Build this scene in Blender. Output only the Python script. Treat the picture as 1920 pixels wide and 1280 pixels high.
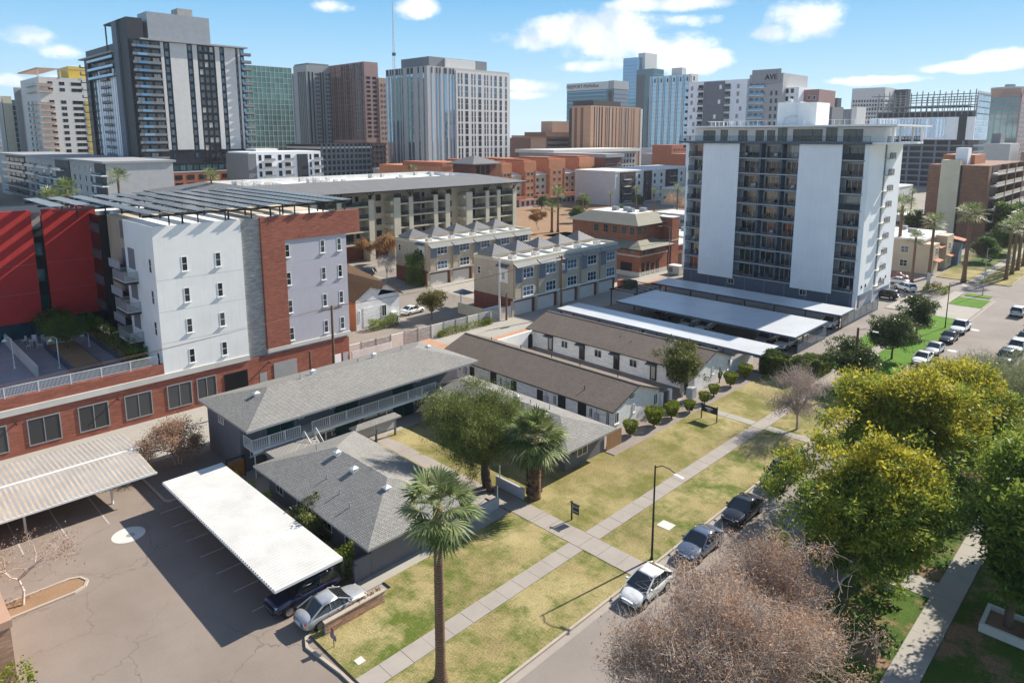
import bpy, math, random
import numpy as np
from mathutils import Vector, Matrix
R = math.radians
for o in list(bpy.data.objects): bpy.data.objects.remove(o)
scene = bpy.context.scene
COL = scene.collection
# ---------------------------------------------------------------- camera
cd = bpy.data.cameras.new('camera'); cam = bpy.data.objects.new('camera', cd); COL.objects.link(cam)
cam.location = (0, 0, 30)
cam.rotation_euler = (R(90 - 9.9755), 0, R(44.707))
cd.lens = 36 * 1292.7 / 1920; cd.sensor_width = 36; cd.shift_y = -(640 - 481.4) / 1920
cd.clip_start = .5; cd.clip_end = 8000
scene.camera = cam
# ---------------------------------------------------------------- light
SUN_EL = R(35.4); SUN_AZ = math.atan(.165)          # from +Y towards +X
sd = bpy.data.lights.new('sun', 'SUN'); sun = bpy.data.objects.new('sun', sd); COL.objects.link(sun)
sd.energy = 5; sd.angle = R(.53); sd.color = (1, .93, .82)
sv = Vector((math.sin(SUN_AZ) * math.cos(SUN_EL), math.cos(SUN_AZ) * math.cos(SUN_EL), math.sin(SUN_EL)))
sun.rotation_euler = (-sv).to_track_quat('-Z', 'Y').to_euler(); sun.location = (0, 0, 200)
scene.view_settings.view_transform = 'Standard'; scene.view_settings.look = 'None'
scene.view_settings.gamma = 1; scene.view_settings.exposure = .84
world = bpy.data.worlds.new('World'); scene.world = world; world.use_nodes = True
def build_world():
    nt = world.node_tree; N = nt.nodes; L = nt.links; N.clear()
    out = N.new('ShaderNodeOutputWorld'); bg = N.new('ShaderNodeBackground'); bg.inputs[1].default_value = .15
    sky = N.new('ShaderNodeTexSky'); sky.sky_type = 'NISHITA'; sky.sun_disc = False
    sky.sun_elevation = SUN_EL; sky.sun_rotation = SUN_AZ; sky.altitude = 300; sky.air_density = 1.05; sky.dust_density = .1; sky.ozone_density = 2.2
    def math_(op, a, b=None, c=None):
        n = N.new('ShaderNodeMath'); n.operation = op
        for i, v in enumerate((a, b, c)):
            if v is None: continue
            if isinstance(v, (int, float)): n.inputs[i].default_value = v
            else: L.new(v, n.inputs[i])
        return n.outputs[0]
    tc = N.new('ShaderNodeTexCoord'); sep = N.new('ShaderNodeSeparateXYZ'); L.new(tc.outputs['Generated'], sep.inputs[0])
    x, y, z = sep.outputs
    az = math_('ARCTAN2', x, y); el = math_('ARCSINE', z)
    # cumulus: soft blobs with azimuth / elevation centres and radii (radians), broken up by noise
    noi = N.new('ShaderNodeTexNoise'); noi.inputs['Scale'].default_value = 11; noi.inputs['Detail'].default_value = 9; noi.inputs['Roughness'].default_value = .62
    mp = N.new('ShaderNodeMapping'); mp.inputs['Scale'].default_value = (1, 1, 1.7); L.new(tc.outputs['Generated'], mp.inputs[0]); L.new(mp.outputs[0], noi.inputs[0])
    blobs = CLOUDS
    acc = None; shade = None
    for (a, e, ra, re) in blobs:
        u = math_('MULTIPLY', math_('SUBTRACT', az, a), 1 / ra); v = math_('MULTIPLY', math_('SUBTRACT', el, e), 1 / re)
        d = math_('SUBTRACT', 1, math_('ADD', math_('MULTIPLY', u, u), math_('MULTIPLY', v, v)))
        acc = d if acc is None else math_('SMOOTH_MAX', acc, d, .3)
    # the rest of the sky carries scattered cloud of the same kind
    n2 = N.new('ShaderNodeTexNoise'); n2.inputs['Scale'].default_value = 3.2; n2.inputs['Detail'].default_value = 3
    mp2 = N.new('ShaderNodeMapping'); mp2.inputs['Scale'].default_value = (1, 1, 3.2); mp2.inputs['Location'].default_value = (7.3, 2.2, 0); L.new(tc.outputs['Generated'], mp2.inputs[0]); L.new(mp2.outputs[0], n2.inputs[0])
    gen = math_('MULTIPLY_ADD', n2.outputs[0], 9, -6.1)
    acc = math_('MAXIMUM', math_('MAXIMUM', acc, gen), -1.5)
    den = math_('ADD', acc, math_('MULTIPLY_ADD', noi.outputs[0], 5.2, -2.5))
    cov = N.new('ShaderNodeMapRange'); cov.interpolation_type = 'SMOOTHSTEP'; L.new(den, cov.inputs[0]); cov.inputs[1].default_value = -.15; cov.inputs[2].default_value = 1.15; cov.inputs[4].default_value = .93
    cov2 = math_('MULTIPLY', cov.outputs[0], math_('GREATER_THAN', z, .004))
    # cloud colour: white tops, grey-blue thick undersides
    n3 = N.new('ShaderNodeTexNoise'); n3.inputs['Scale'].default_value = 17; n3.inputs['Detail'].default_value = 6
    mp3 = N.new('ShaderNodeMapping'); mp3.inputs['Location'].default_value = (0, 0, .03); L.new(tc.outputs['Generated'], mp3.inputs[0]); L.new(mp3.outputs[0], n3.inputs[0])
    cr = N.new('ShaderNodeValToRGB'); L.new(n3.outputs[0], cr.inputs[0])
    cr.color_ramp.elements[0].position = .36; cr.color_ramp.elements[0].color = (2.9, 3.3, 3.8, 1); cr.color_ramp.elements[1].position = .6; cr.color_ramp.elements[1].color = (5.2, 5.2, 5.2, 1)
    # the low sky in view: pale at the horizon, clear blue above, going over into the Nishita sky higher up
    gr = N.new('ShaderNodeValToRGB'); L.new(z, gr.inputs[0]); e = gr.color_ramp.elements; e[0].position = 0; e[0].color = (2.6, 3.45, 3.85, 1); e[1].position = .3; e[1].color = (.9, 2.0, 3.3, 1)
    for p_, c_ in ((.045, (2.25, 3.25, 3.8, 1)), (.11, (1.5, 2.7, 3.7, 1)), (.18, (.85, 2.1, 3.45, 1))): q = e.new(p_); q.color = c_
    tint = N.new('ShaderNodeMix'); tint.data_type = 'RGBA'; tint.blend_type = 'MULTIPLY'; tint.inputs[0].default_value = 1; L.new(sky.outputs[0], tint.inputs[6]); tint.inputs[7].default_value = SKY_TINT
    hz = N.new('ShaderNodeMapRange'); L.new(z, hz.inputs[0]); hz.inputs[1].default_value = .17; hz.inputs[2].default_value = .42; hz.interpolation_type = 'SMOOTHSTEP'
    m0 = N.new('ShaderNodeMix'); m0.data_type = 'RGBA'; L.new(hz.outputs[0], m0.inputs[0]); L.new(gr.outputs[0], m0.inputs[6]); L.new(tint.outputs[2], m0.inputs[7])
    m1 = N.new('ShaderNodeMix'); m1.data_type = 'RGBA'; L.new(cov2, m1.inputs[0]); L.new(m0.outputs[2], m1.inputs[6]); L.new(cr.outputs[0], m1.inputs[7])
    L.new(m1.outputs[2], bg.inputs[0]); L.new(bg.outputs[0], out.inputs[0])
SKY_TINT = (.74, .68, .63, 1)
CLOUDS = [(-0.721, 0.139, 0.095, 0.024), (-0.633, 0.131, 0.107, 0.034), (-0.582, 0.118, 0.064, 0.021), (-0.668, 0.094, 0.051, 0.010), (-0.393, 0.145, 0.053, 0.027), (-0.431, 0.133, 0.032, 0.012), (-0.538, 0.097, 0.056, 0.018), (-0.548, 0.174, 0.095, 0.012), (-1.375, 0.110, 0.047, 0.015), (-1.345, 0.100, 0.033, 0.011), (-1.016, 0.169, 0.030, 0.011), (-0.911, 0.171, 0.029, 0.014), (-0.750, 0.068, 0.045, 0.010), (-0.761, 0.056, 0.038, 0.007), (-0.296, 0.068, 0.063, 0.006), (-0.218, 0.079, 0.047, 0.008), (-0.178, 0.086, 0.030, 0.013), (-1.398, 0.063, 0.018, 0.008), (-0.533, 0.150, 0.048, 0.009)]
build_world()
# ---------------------------------------------------------------- materials
MATS = {}
def nodes(name):
    m = bpy.data.materials.new(name); m.use_nodes = True; nt = m.node_tree; nt.nodes.clear()
    o = nt.nodes.new('ShaderNodeOutputMaterial'); b = nt.nodes.new('ShaderNodeBsdfPrincipled'); nt.links.new(b.outputs[0], o.inputs[0])
    MATS[name] = m; return m, nt, b
def link(nt, a, b): nt.links.new(a, b)
def pos(nt, scale=(1, 1, 1)):
    g = nt.nodes.new('ShaderNodeNewGeometry'); m = nt.nodes.new('ShaderNodeMapping'); m.inputs['Scale'].default_value = scale
    link(nt, g.outputs['Position'], m.inputs[0]); return m.outputs[0]
def noise(nt, vec, scale, detail=4, rough=.55):
    n = nt.nodes.new('ShaderNodeTexNoise'); n.inputs['Scale'].default_value = scale; n.inputs['Detail'].default_value = detail; n.inputs['Roughness'].default_value = rough
    link(nt, vec, n.inputs[0]); return n.outputs[0]
def ramp(nt, fac, stops):
    r = nt.nodes.new('ShaderNodeValToRGB'); e = r.color_ramp.elements
    while len(e) < len(stops): e.new(.5)
    for i, (p, c) in enumerate(stops): e[i].position = p; e[i].color = (*c, 1) if len(c) == 3 else c
    link(nt, fac, r.inputs[0]); return r.outputs[0]
def mix(nt, fac, a, b, mode='MIX'):
    n = nt.nodes.new('ShaderNodeMix'); n.data_type = 'RGBA'; n.blend_type = mode
    for i, v in ((0, fac), (6, a), (7, b)):
        if isinstance(v, (int, float)): n.inputs[i].default_value = v
        elif isinstance(v, tuple): n.inputs[i].default_value = (*v, 1) if len(v) == 3 else v
        else: link(nt, v, n.inputs[i])
    return n.outputs[2]
def bump(nt, b, h, strength=.3, dist=.02):
    n = nt.nodes.new('ShaderNodeBump'); n.inputs['Strength'].default_value = strength; n.inputs['Distance'].default_value = dist
    link(nt, h, n.inputs['Height']); link(nt, n.outputs[0], b.inputs['Normal'])
def mul(c, k): return tuple(min(1, v * k) for v in c)
def mat(name, c, rough=.8, var=.18, scale=.6, metal=0, fine=0, spec=.3, bumpd=0, streak=0):
    """painted / plastered / metal surface with large soft stains, fine grain and optional rain streaks"""
    m, nt, b = nodes(name); v = pos(nt)
    f = noise(nt, v, scale, 6, .6)
    col = ramp(nt, f, [(.3, mul(c, 1 - var)), (.7, mul(c, 1 + var * .6))])
    if streak:
        s = noise(nt, pos(nt, (2.2, 2.2, .12)), 1.6, 5)
        col = mix(nt, ramp(nt, s, [(.5, (0, 0, 0)), (.75, (streak,) * 3)]), col, mul(c, .55))
    if fine:
        g = noise(nt, v, 28, 3); col = mix(nt, fine, col, ramp(nt, g, [(.35, mul(c, .55)), (.65, mul(c, 1.35))]))
        if bumpd: bump(nt, b, g, .5, bumpd)
    link(nt, col, b.inputs['Base Color']); b.inputs['Roughness'].default_value = rough; b.inputs['Metallic'].default_value = metal
    b.inputs['Specular IOR Level'].default_value = spec; return m
def uvz(nt, ku, kv):
    """wall coordinates for axis aligned walls: u = x + y, v = z"""
    g = nt.nodes.new('ShaderNodeNewGeometry'); s = nt.nodes.new('ShaderNodeSeparateXYZ'); link(nt, g.outputs['Position'], s.inputs[0])
    a = nt.nodes.new('ShaderNodeMath'); a.operation = 'ADD'; link(nt, s.outputs[0], a.inputs[0]); link(nt, s.outputs[1], a.inputs[1])
    c = nt.nodes.new('ShaderNodeCombineXYZ'); mu = nt.nodes.new('ShaderNodeMath'); mu.operation = 'MULTIPLY'; mu.inputs[1].default_value = ku; link(nt, a.outputs[0], mu.inputs[0]); link(nt, mu.outputs[0], c.inputs[0])
    mv = nt.nodes.new('ShaderNodeMath'); mv.operation = 'MULTIPLY'; mv.inputs[1].default_value = kv; link(nt, s.outputs[2], mv.inputs[0]); link(nt, mv.outputs[0], c.inputs[1]); return c.outputs[0]
def brickmat(name, c1, c2, mortar, bw=.22, bh=.075, rough=.85, ms=.012, kz=1.0):
    m, nt, b = nodes(name); v = uvz(nt, 1, kz)
    t = nt.nodes.new('ShaderNodeTexBrick'); link(nt, v, t.inputs[0]); t.inputs['Scale'].default_value = 1; t.inputs['Brick Width'].default_value = bw; t.inputs['Row Height'].default_value = bh
    t.inputs['Mortar Size'].default_value = ms; t.inputs['Mortar Smooth'].default_value = .3; t.inputs['Bias'].default_value = -.1
    for i, c in ((1, c1), (2, c2), (3, mortar)): t.inputs[i].default_value = (*c, 1)
    f = noise(nt, pos(nt), .5, 5); col = mix(nt, .4, t.outputs[0], ramp(nt, f, [(.3, mul(c1, .72)), (.7, mul(c2, 1.25))])); cz = noise(nt, pos(nt, (.9, .9, 7)), 1.3, 5, .7); col = mix(nt, .55, col, ramp(nt, cz, [(.32, mul(c1, .55)), (.5, mul(c1, 1.05)), (.68, mul(c2, 1.45))]))
    link(nt, col, b.inputs['Base Color']); b.inputs['Roughness'].default_value = rough; b.inputs['Specular IOR Level'].default_value = .2
    bump(nt, b, t.outputs[1], -.35, .008); return m
def shingle(name, c, kz, row=.16, w=.45):
    """asphalt shingles: courses follow constant height, tabs staggered"""
    m, nt, b = nodes(name); v = uvz(nt, 1, kz)
    t = nt.nodes.new('ShaderNodeTexBrick'); link(nt, v, t.inputs[0]); t.inputs['Scale'].default_value = 1; t.inputs['Brick Width'].default_value = w; t.inputs['Row Height'].default_value = row
    t.inputs['Mortar Size'].default_value = .035; t.inputs['Mortar Smooth'].default_value = .1; t.inputs['Bias'].default_value = 0
    for i, cc in ((1, mul(c, .74)), (2, mul(c, 1.28)), (3, mul(c, .2))): t.inputs[i].default_value = (*cc, 1)
    f = noise(nt, pos(nt), .35, 5); f2 = noise(nt, pos(nt), 14, 3)
    col = mix(nt, .28, t.outputs[0], ramp(nt, f, [(.3, mul(c, .7)), (.7, mul(c, 1.25))]))
    col = mix(nt, .36, col, ramp(nt, f2, [(.38, mul(c, .5)), (.62, mul(c, 1.5))]))
    link(nt, col, b.inputs['Base Color']); b.inputs['Roughness'].default_value = .92; b.inputs['Specular IOR Level'].default_value = .15
    bump(nt, b, t.outputs[1], -.6, .03); return m
def glassmat(name, dark, light, rough=.06, metal=0, spec=.9, lo=.0, hi=1.0, lit=None):
    """window glass over a dim room: each pane its own darkness, reflects the sky"""
    m, nt, b = nodes(name); oi = nt.nodes.new('ShaderNodeObjectInfo')
    isl = nt.nodes.new('ShaderNodeNewGeometry')
    a = nt.nodes.new('ShaderNodeMath'); a.operation = 'ADD'; link(nt, oi.outputs['Random'], a.inputs[0]); link(nt, isl.outputs['Random Per Island'], a.inputs[1])
    fr = nt.nodes.new('ShaderNodeMath'); fr.operation = 'FRACT'; link(nt, a.outputs[0], fr.inputs[0])
    st = [(lo, dark), (hi, light)]
    if lit: st = [(lo, dark), (.78, light), (.8, lit), (1, lit)]
    col = ramp(nt, fr.outputs[0], st)
    link(nt, col, b.inputs['Base Color']); b.inputs['Roughness'].default_value = rough; b.inputs['Metallic'].default_value = metal; b.inputs['Specular IOR Level'].default_value = spec
    w = noise(nt, pos(nt), .35, 2); bump(nt, b, w, .05, .2); return m
def leafmat(name, stops, trans=.35, rough=.55, scale=.5):
    """leaves: each leaf and each clump its own tone, light passes through"""
    m, nt, b = nodes(name); g = nt.nodes.new('ShaderNodeNewGeometry')
    n = noise(nt, pos(nt), scale, 3)
    f = nt.nodes.new('ShaderNodeMath'); f.operation = 'MULTIPLY_ADD'; link(nt, g.outputs['Random Per Island'], f.inputs[0]); f.inputs[1].default_value = .55
    s = nt.nodes.new('ShaderNodeMath'); s.operation = 'MULTIPLY_ADD'; link(nt, n, s.inputs[0]); s.inputs[1].default_value = 1.5; s.inputs[2].default_value = -.53; link(nt, s.outputs[0], f.inputs[2])
    col = ramp(nt, f.outputs[0], stops)
    link(nt, col, b.inputs['Base Color']); b.inputs['Roughness'].default_value = rough; b.inputs['Specular IOR Level'].default_value = .25
    tr = nt.nodes.new('ShaderNodeBsdfTranslucent'); link(nt, col, tr.inputs[0]); mx = nt.nodes.new('ShaderNodeMixShader'); mx.inputs[0].default_value = trans
    link(nt, b.outputs[0], mx.inputs[1]); link(nt, tr.outputs[0], mx.inputs[2]); link(nt, mx.outputs[0], [x for x in nt.nodes if x.type == 'OUTPUT_MATERIAL'][0].inputs[0]); return m
def paint(name, c, rough=.25, metal=0, coat=.6):
    m, nt, b = nodes(name); n = noise(nt, pos(nt), 3, 3); col = ramp(nt, n, [(.3, mul(c, .9)), (.7, mul(c, 1.08))])
    link(nt, col, b.inputs['Base Color']); b.inputs['Roughness'].default_value = rough; b.inputs['Metallic'].default_value = metal; b.inputs['Coat Weight'].default_value = coat; b.inputs['Coat Roughness'].default_value = .05; return m
def groundmat(name, stops, s1=.25, s2=6, w2=.5, rough=.95, bumpd=.02, cracks=None, s3=None, stops3=None, thr3=(.48, .62)):
    m, nt, b = nodes(name); v = pos(nt, (1, 1, 0))
    n1 = noise(nt, v, s1, 8, .65); n2 = noise(nt, v, s2, 5, .7)
    a = nt.nodes.new('ShaderNodeMix'); a.inputs[0].default_value = w2; link(nt, n1, a.inputs[2]); link(nt, n2, a.inputs[3])
    col = ramp(nt, a.outputs[0], stops)
    if s3:
        n3 = noise(nt, v, s3, 9, .72); col = mix(nt, ramp(nt, n3, [(thr3[0], (0, 0, 0)), (thr3[1], (1, 1, 1))]), col, ramp(nt, n2, stops3))
    if cracks:
        vo = nt.nodes.new('ShaderNodeTexVoronoi'); vo.feature = 'DISTANCE_TO_EDGE'; vo.inputs['Scale'].default_value = cracks[0]
        wv = nt.nodes.new('ShaderNodeVectorMath'); wv.operation = 'ADD'; nn = nt.nodes.new('ShaderNodeTexNoise'); nn.inputs['Scale'].default_value = 1.1; nn.inputs['Detail'].default_value = 5; link(nt, v, nn.inputs[0])
        sc = nt.nodes.new('ShaderNodeVectorMath'); sc.operation = 'SCALE'; sc.inputs['Scale'].default_value = 1.4; link(nt, nn.outputs[1], sc.inputs[0]); link(nt, v, wv.inputs[0]); link(nt, sc.outputs[0], wv.inputs[1]); link(nt, wv.outputs[0], vo.inputs[0])
        k = noise(nt, v, .09, 2)
        e = ramp(nt, vo.outputs[0], [(0, (1, 1, 1)), (cracks[1], (0, 0, 0))]); e = mix(nt, 1, e, ramp(nt, k, [(.42, (.15,) * 3), (.6, (1, 1, 1))]), 'MULTIPLY')
        col = mix(nt, e, col, cracks[2])
    link(nt, col, b.inputs['Base Color']); b.inputs['Roughness'].default_value = rough; b.inputs['Specular IOR Level'].default_value = .15
    if bumpd: bump(nt, b, n2, .6, bumpd)
    return m
# ---------------------------------------------------------------- mesh helpers
class MB:
    """collects faces in world (or local) metres, then becomes one mesh object"""
    def __init__(s): s.v = []; s.f = []; s.m = []
    def add(s, vs, fs, m=0):
        o = len(s.v); s.v += [tuple(p) for p in vs]
        for f in fs: s.f.append(tuple(i + o for i in f)); s.m.append(m)
        return s
    def box(s, x0, y0, z0, x1, y1, z1, m=0):
        if x0 > x1: x0, x1 = x1, x0
        if y0 > y1: y0, y1 = y1, y0
        return s.add([(x0, y0, z0), (x1, y0, z0), (x1, y1, z0), (x0, y1, z0), (x0, y0, z1), (x1, y0, z1), (x1, y1, z1), (x0, y1, z1)],
                     [(0, 3, 2, 1), (4, 5, 6, 7), (0, 1, 5, 4), (1, 2, 6, 5), (2, 3, 7, 6), (3, 0, 4, 7)], m)
    def poly(s, pts, m=0): return s.add(pts, [tuple(range(len(pts)))], m)
    def prism(s, pts, z0, z1, m=0, mt=None):
        """vertical prism over a ccw outline"""
        n = len(pts); vs = [(p[0], p[1], z0) for p in pts] + [(p[0], p[1], z1) for p in pts]
        s.add(vs, [(i, (i + 1) % n, n + (i + 1) % n, n + i) for i in range(n)] + [tuple(range(n - 1, -1, -1))], m)
        return s.add([(p[0], p[1], z1) for p in pts], [tuple(range(n))], m if mt is None else mt)
    def tube(s, pts, r, n=6, m=0, cap=True):
        pts = [Vector(p) for p in pts]; k = len(pts); rs = r if isinstance(r, (list, tuple)) else [r] * k; vs = []
        for i, p in enumerate(pts):
            d = (pts[min(i + 1, k - 1)] - pts[max(i - 1, 0)]).normalized(); a = d.orthogonal().normalized() if abs(d.z) < .99 else Vector((1, 0, 0)); a = (a - d * a.dot(d)).normalized(); b = d.cross(a)
            vs += [p + (a * math.cos(2 * math.pi * j / n) + b * math.sin(2 * math.pi * j / n)) * rs[i] for j in range(n)]
        fs = [(i * n + j, i * n + (j + 1) % n, (i + 1) * n + (j + 1) % n, (i + 1) * n + j) for i in range(k - 1) for j in range(n)]
        if cap: fs += [tuple(range(n - 1, -1, -1)), tuple(range((k - 1) * n, k * n))]
        return s.add(vs, fs, m)
    def beam(s, a, b, w, h, m=0):
        """square bar between two points"""
        a = Vector(a); b = Vector(b); d = (b - a).normalized(); u = d.cross(Vector((0, 0, 1)))
        u = Vector((1, 0, 0)) if u.length < 1e-4 else u.normalized(); v = u.cross(d)
        c = [(-1, -1), (1, -1), (1, 1), (-1, 1)]; vs = [p + u * i * w / 2 + v * j * h / 2 for p in (a, b) for i, j in c]
        return s.add(vs, [(3, 2, 1, 0), (4, 5, 6, 7), (0, 1, 5, 4), (1, 2, 6, 5), (2, 3, 7, 6), (3, 0, 4, 7)], m)
    def hip(s, x0, y0, x1, y1, z, zr, m=0, t=.18, mf=None, gable=False, ends=None):
        """hip (or gable) roof, ridge along the longer side; t = fascia depth"""
        mf = m if mf is None else mf
        s.box(x0, y0, z - t, x1, y1, z, mf)
        lx, ly = x1 - x0, y1 - y0
        if lx >= ly:
            k = 0 if gable else ly / 2; yc = (y0 + y1) / 2; e0 = x0 + k; e1 = x1 - k
            if ends: e0, e1 = ends
            P = [(x0, y0, z + .003), (x1, y0, z + .003), (x1, y1, z + .003), (x0, y1, z + .003), (e0, yc, zr), (e1, yc, zr)]
            F = [(0, 1, 5, 4), (2, 3, 4, 5), (1, 2, 5), (3, 0, 4)]
        else:
            k = 0 if gable else lx / 2; xc = (x0 + x1) / 2; e0 = y0 + k; e1 = y1 - k
            if ends: e0, e1 = ends
            P = [(x0, y0, z + .003), (x1, y0, z + .003), (x1, y1, z + .003), (x0, y1, z + .003), (xc, e0, zr), (xc, e1, zr)]
            F = [(1, 2, 5, 4), (3, 0, 4, 5), (0, 1, 4), (2, 3, 5)]
        return s.add(P, F, m)
    def mesh(s, name, mats, smooth=False):
        me = bpy.data.meshes.new(name); me.from_pydata(s.v, [], s.f)
        for mm in (mats if isinstance(mats, (list, tuple)) else [mats]): me.materials.append(MATS[mm])
        me.polygons.foreach_set('material_index', s.m)
        if smooth: me.polygons.foreach_set('use_smooth', [True] * len(s.f))
        me.update(); return me
    def obj(s, name, mats, parent=None, smooth=False, loc=None): return new(name, s.mesh(name, mats, smooth), parent, loc)
def wl(o):
    v = Vector(o.location)
    while o.parent: o = o.parent; v += Vector(o.location)
    return v
def new(name, me, parent=None, loc=None, rz=0):
    """links mesh data as an object; loc None = data is in world metres"""
    o = bpy.data.objects.new(name, me); COL.objects.link(o)
    if parent is not None:
        o.parent = parent; base = WL.get(parent.name) or wl(parent)
        o.location = -base if loc is None else Vector(loc) - base
    elif loc is not None: o.location = loc
    o.rotation_euler = (0, 0, rz); WL[o.name] = Vector(loc) if loc is not None else Vector((0, 0, 0))
    return o
WL = {}
def thing(name, label, cat, loc=(0, 0, 0), rz=0, group=None):
    o = bpy.data.objects.new(name, None); COL.objects.link(o); o.location = loc; o.rotation_euler = (0, 0, rz); o.empty_display_size = .2
    o['label'] = label; o['category'] = cat; WL[o.name] = Vector(loc)
    if group: o['group'] = group
    return o
def tag(o, label, cat, group=None):
    o['label'] = label; o['category'] = cat
    if group: o['group'] = group
    return o
def struct(o): o['kind'] = 'structure'; return o
def stuff(o): o['kind'] = 'stuff'; return o
def copy_tree(o, parent=None):
    c = o.copy(); COL.objects.link(c); c.parent = parent
    for ch in o.children: copy_tree(ch, c)
    return c
def place(proto, loc, rz=0, label=None, group=None, scale=1, first=[]):
    """first use moves the prototype itself, later uses copy it with its parts"""
    o = proto if proto.name not in first else copy_tree(proto)
    if proto.name not in first: first.append(proto.name)
    o.location = loc; o.rotation_euler = (0, 0, rz); o.scale = (scale,) * 3 if isinstance(scale, (int, float)) else scale
    if label: o['label'] = label
    if group: o['group'] = group
    return o
def np_mesh(name, V, F, mats, smooth=False, midx=None):
    """fast mesh from arrays: V (n,3), F (m,k)"""
    me = bpy.data.meshes.new(name); V = np.asarray(V, np.float32); F = np.asarray(F, np.int32); k = F.shape[1]
    me.vertices.add(len(V)); me.vertices.foreach_set('co', V.ravel()); me.loops.add(F.size); me.loops.foreach_set('vertex_index', F.ravel())
    me.polygons.add(len(F)); me.polygons.foreach_set('loop_start', np.arange(0, F.size, k, dtype=np.int32)); me.polygons.foreach_set('loop_total', np.full(len(F), k, np.int32))
    for mm in (mats if isinstance(mats, (list, tuple)) else [mats]): me.materials.append(MATS[mm])
    if midx is not None: me.polygons.foreach_set('material_index', np.asarray(midx, np.int32))
    if smooth: me.polygons.foreach_set('use_smooth', np.ones(len(F), bool))
    me.update(calc_edges=True); return me
def text_obj(name, txt, size, mname, parent, loc, rot, depth=.02, align='CENTER'):
    c = bpy.data.curves.new(name, 'FONT'); c.body = txt; c.size = size; c.extrude = depth; c.align_x = align; c.align_y = 'CENTER'
    t = bpy.data.objects.new('tmp', c); COL.objects.link(t); dg = bpy.context.evaluated_depsgraph_get()
    me = bpy.data.meshes.new_from_object(t.evaluated_get(dg)); bpy.data.objects.remove(t); me.name = name
    me.materials.clear(); me.materials.append(MATS[mname]); o = new(name, me, parent, loc); o.rotation_euler = rot; return o
# facing: local window faces -Y; rotations for the wall it sits on
FACE = {'-Y': 0, '+X': R(90), '+Y': R(180), '-X': R(-90)}
WCACHE = {}
def window(parent, p, w, h, face='-Y', fm='frame_white', gm='glass', mull=(1, 0), fw=.07, name='window', sill=False, single=False, d=.06):
    """p = bottom centre on the wall plane; frame with mullions stands proud, pane is a sub-part"""
    key = (round(w, 2), round(h, 2), fm, gm, mull, fw, sill, single, d)
    if key not in WCACHE:
        a = MB(); x0, x1 = -w / 2, w / 2
        a.box(x0, -d, 0, x0 + fw, .02, h); a.box(x1 - fw, -d, 0, x1, .02, h); a.box(x0 + fw, -d, 0, x1 - fw, .02, fw); a.box(x0 + fw, -d, h - fw, x1 - fw, .02, h)
        for i in range(mull[0]): xx = x0 + w * (i + 1) / (mull[0] + 1); a.box(xx - fw * .35, -d * .8, fw, xx + fw * .35, .01, h - fw)
        for i in range(mull[1]): zz = h * (i + 1) / (mull[1] + 1); a.box(x0 + fw, -d * .75, zz - fw * .35, x1 - fw, .012, zz + fw * .35)
        if sill: a.box(x0 - .08, -.14, -.09, x1 + .08, .02, -.002)
        g = a if single else MB()
        g.box(x0 + fw, -d * .35, fw, x1 - fw, .005, h - fw, 1 if single else 0)
        WCACHE[key] = (a.mesh('window', [fm, gm] if single else fm), None if single else g.mesh('pane', gm))
    fr, pn = WCACHE[key]; o = new(name, fr, parent, p, FACE[face])
    if pn is not None:
        c = bpy.data.objects.new('pane', pn); COL.objects.link(c); c.parent = o
    return o
def rail_mesh(L, h=1.0, step=.13, pr=.012, post=1.8, m='metal_white', name='railing', flat=.018):
    """railing along +X from the origin: posts, two rails, balusters"""
    a = MB(); a.box(0, -.025, h - .05, L, .025, h); a.box(0, -.02, .09, L, .02, .13)
    n = max(1, round(L / post))
    for i in range(n + 1): x = L * i / n; a.box(x - .03, -.03, 0, x + .03, .03, h + .01)
    k = int(L / step)
    for i in range(1, k): x = L * i / k; a.box(x - pr, -pr, .13, x + pr, pr, h - .05)
    return a.mesh(name, m)
def rail(parent, p0, p1, h=1.0, m='metal_white', step=.13, name='railing', pr=.012):
    p0 = Vector(p0); p1 = Vector(p1); d = p1 - p0; o = new(name, rail_mesh(d.length, h, step, pr, m=m, name=name), parent, p0)
    o.rotation_euler = (0, -math.asin(d.z / d.length), math.atan2(d.y, d.x)); return o
# ---------------------------------------------------------------- material library
mat('frame_white', (.78, .78, .76), .5, .06); mat('frame_dark', (.03, .032, .036), .4, .2); mat('frame_grey', (.3, .31, .32), .4, .1)
mat('metal_white', (.72, .72, .7), .45, .08); mat('metal_grey', (.35, .36, .37), .45, .1, metal=.3); mat('metal_dark', (.03, .03, .033), .5, .2)
mat('steel', (.45, .46, .47), .4, .15, metal=.7)
glassmat('glass', (.012, .015, .018), (.07, .08, .085)); glassmat('glass_blue', (.02, .045, .075), (.1, .17, .24), lo=.1); glassmat('glass_dark', (.008, .009, .011), (.03, .033, .037), rough=.1, spec=.6)
glassmat('glass_curtain', (.02, .022, .025), (.1, .1, .1), lit=(.42, .4, .36)); glassmat('glass_copper', (.02, .022, .025), (.09, .085, .08), lit=(.33, .11, .05))
glassmat('glass_screen', (.055, .055, .055), (.1, .1, .1), rough=.5, spec=.25); glassmat('glass_mirror', (.2, .3, .4), (.4, .52, .62), rough=.03, metal=.75, spec=.9)
glassmat('glass_green', (.06, .165, .135), (.14, .27, .22), rough=.12, metal=.35, spec=.8); glassmat('glass_teal', (.03, .1, .12), (.1, .21, .24), rough=.08, metal=.3); glassmat('glass_sky', (.1, .2, .32), (.25, .4, .55), rough=.04, metal=.55)
mat('stucco_white', (.84, .83, .79), .9, .07, .4, fine=.12, bumpd=.004, streak=.16); mat('stucco_cream', (.6, .55, .42), .9, .1, .4, fine=.12, streak=.12); mat('stucco_beige', (.56, .465, .34), .9, .1, .4, fine=.12)
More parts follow.
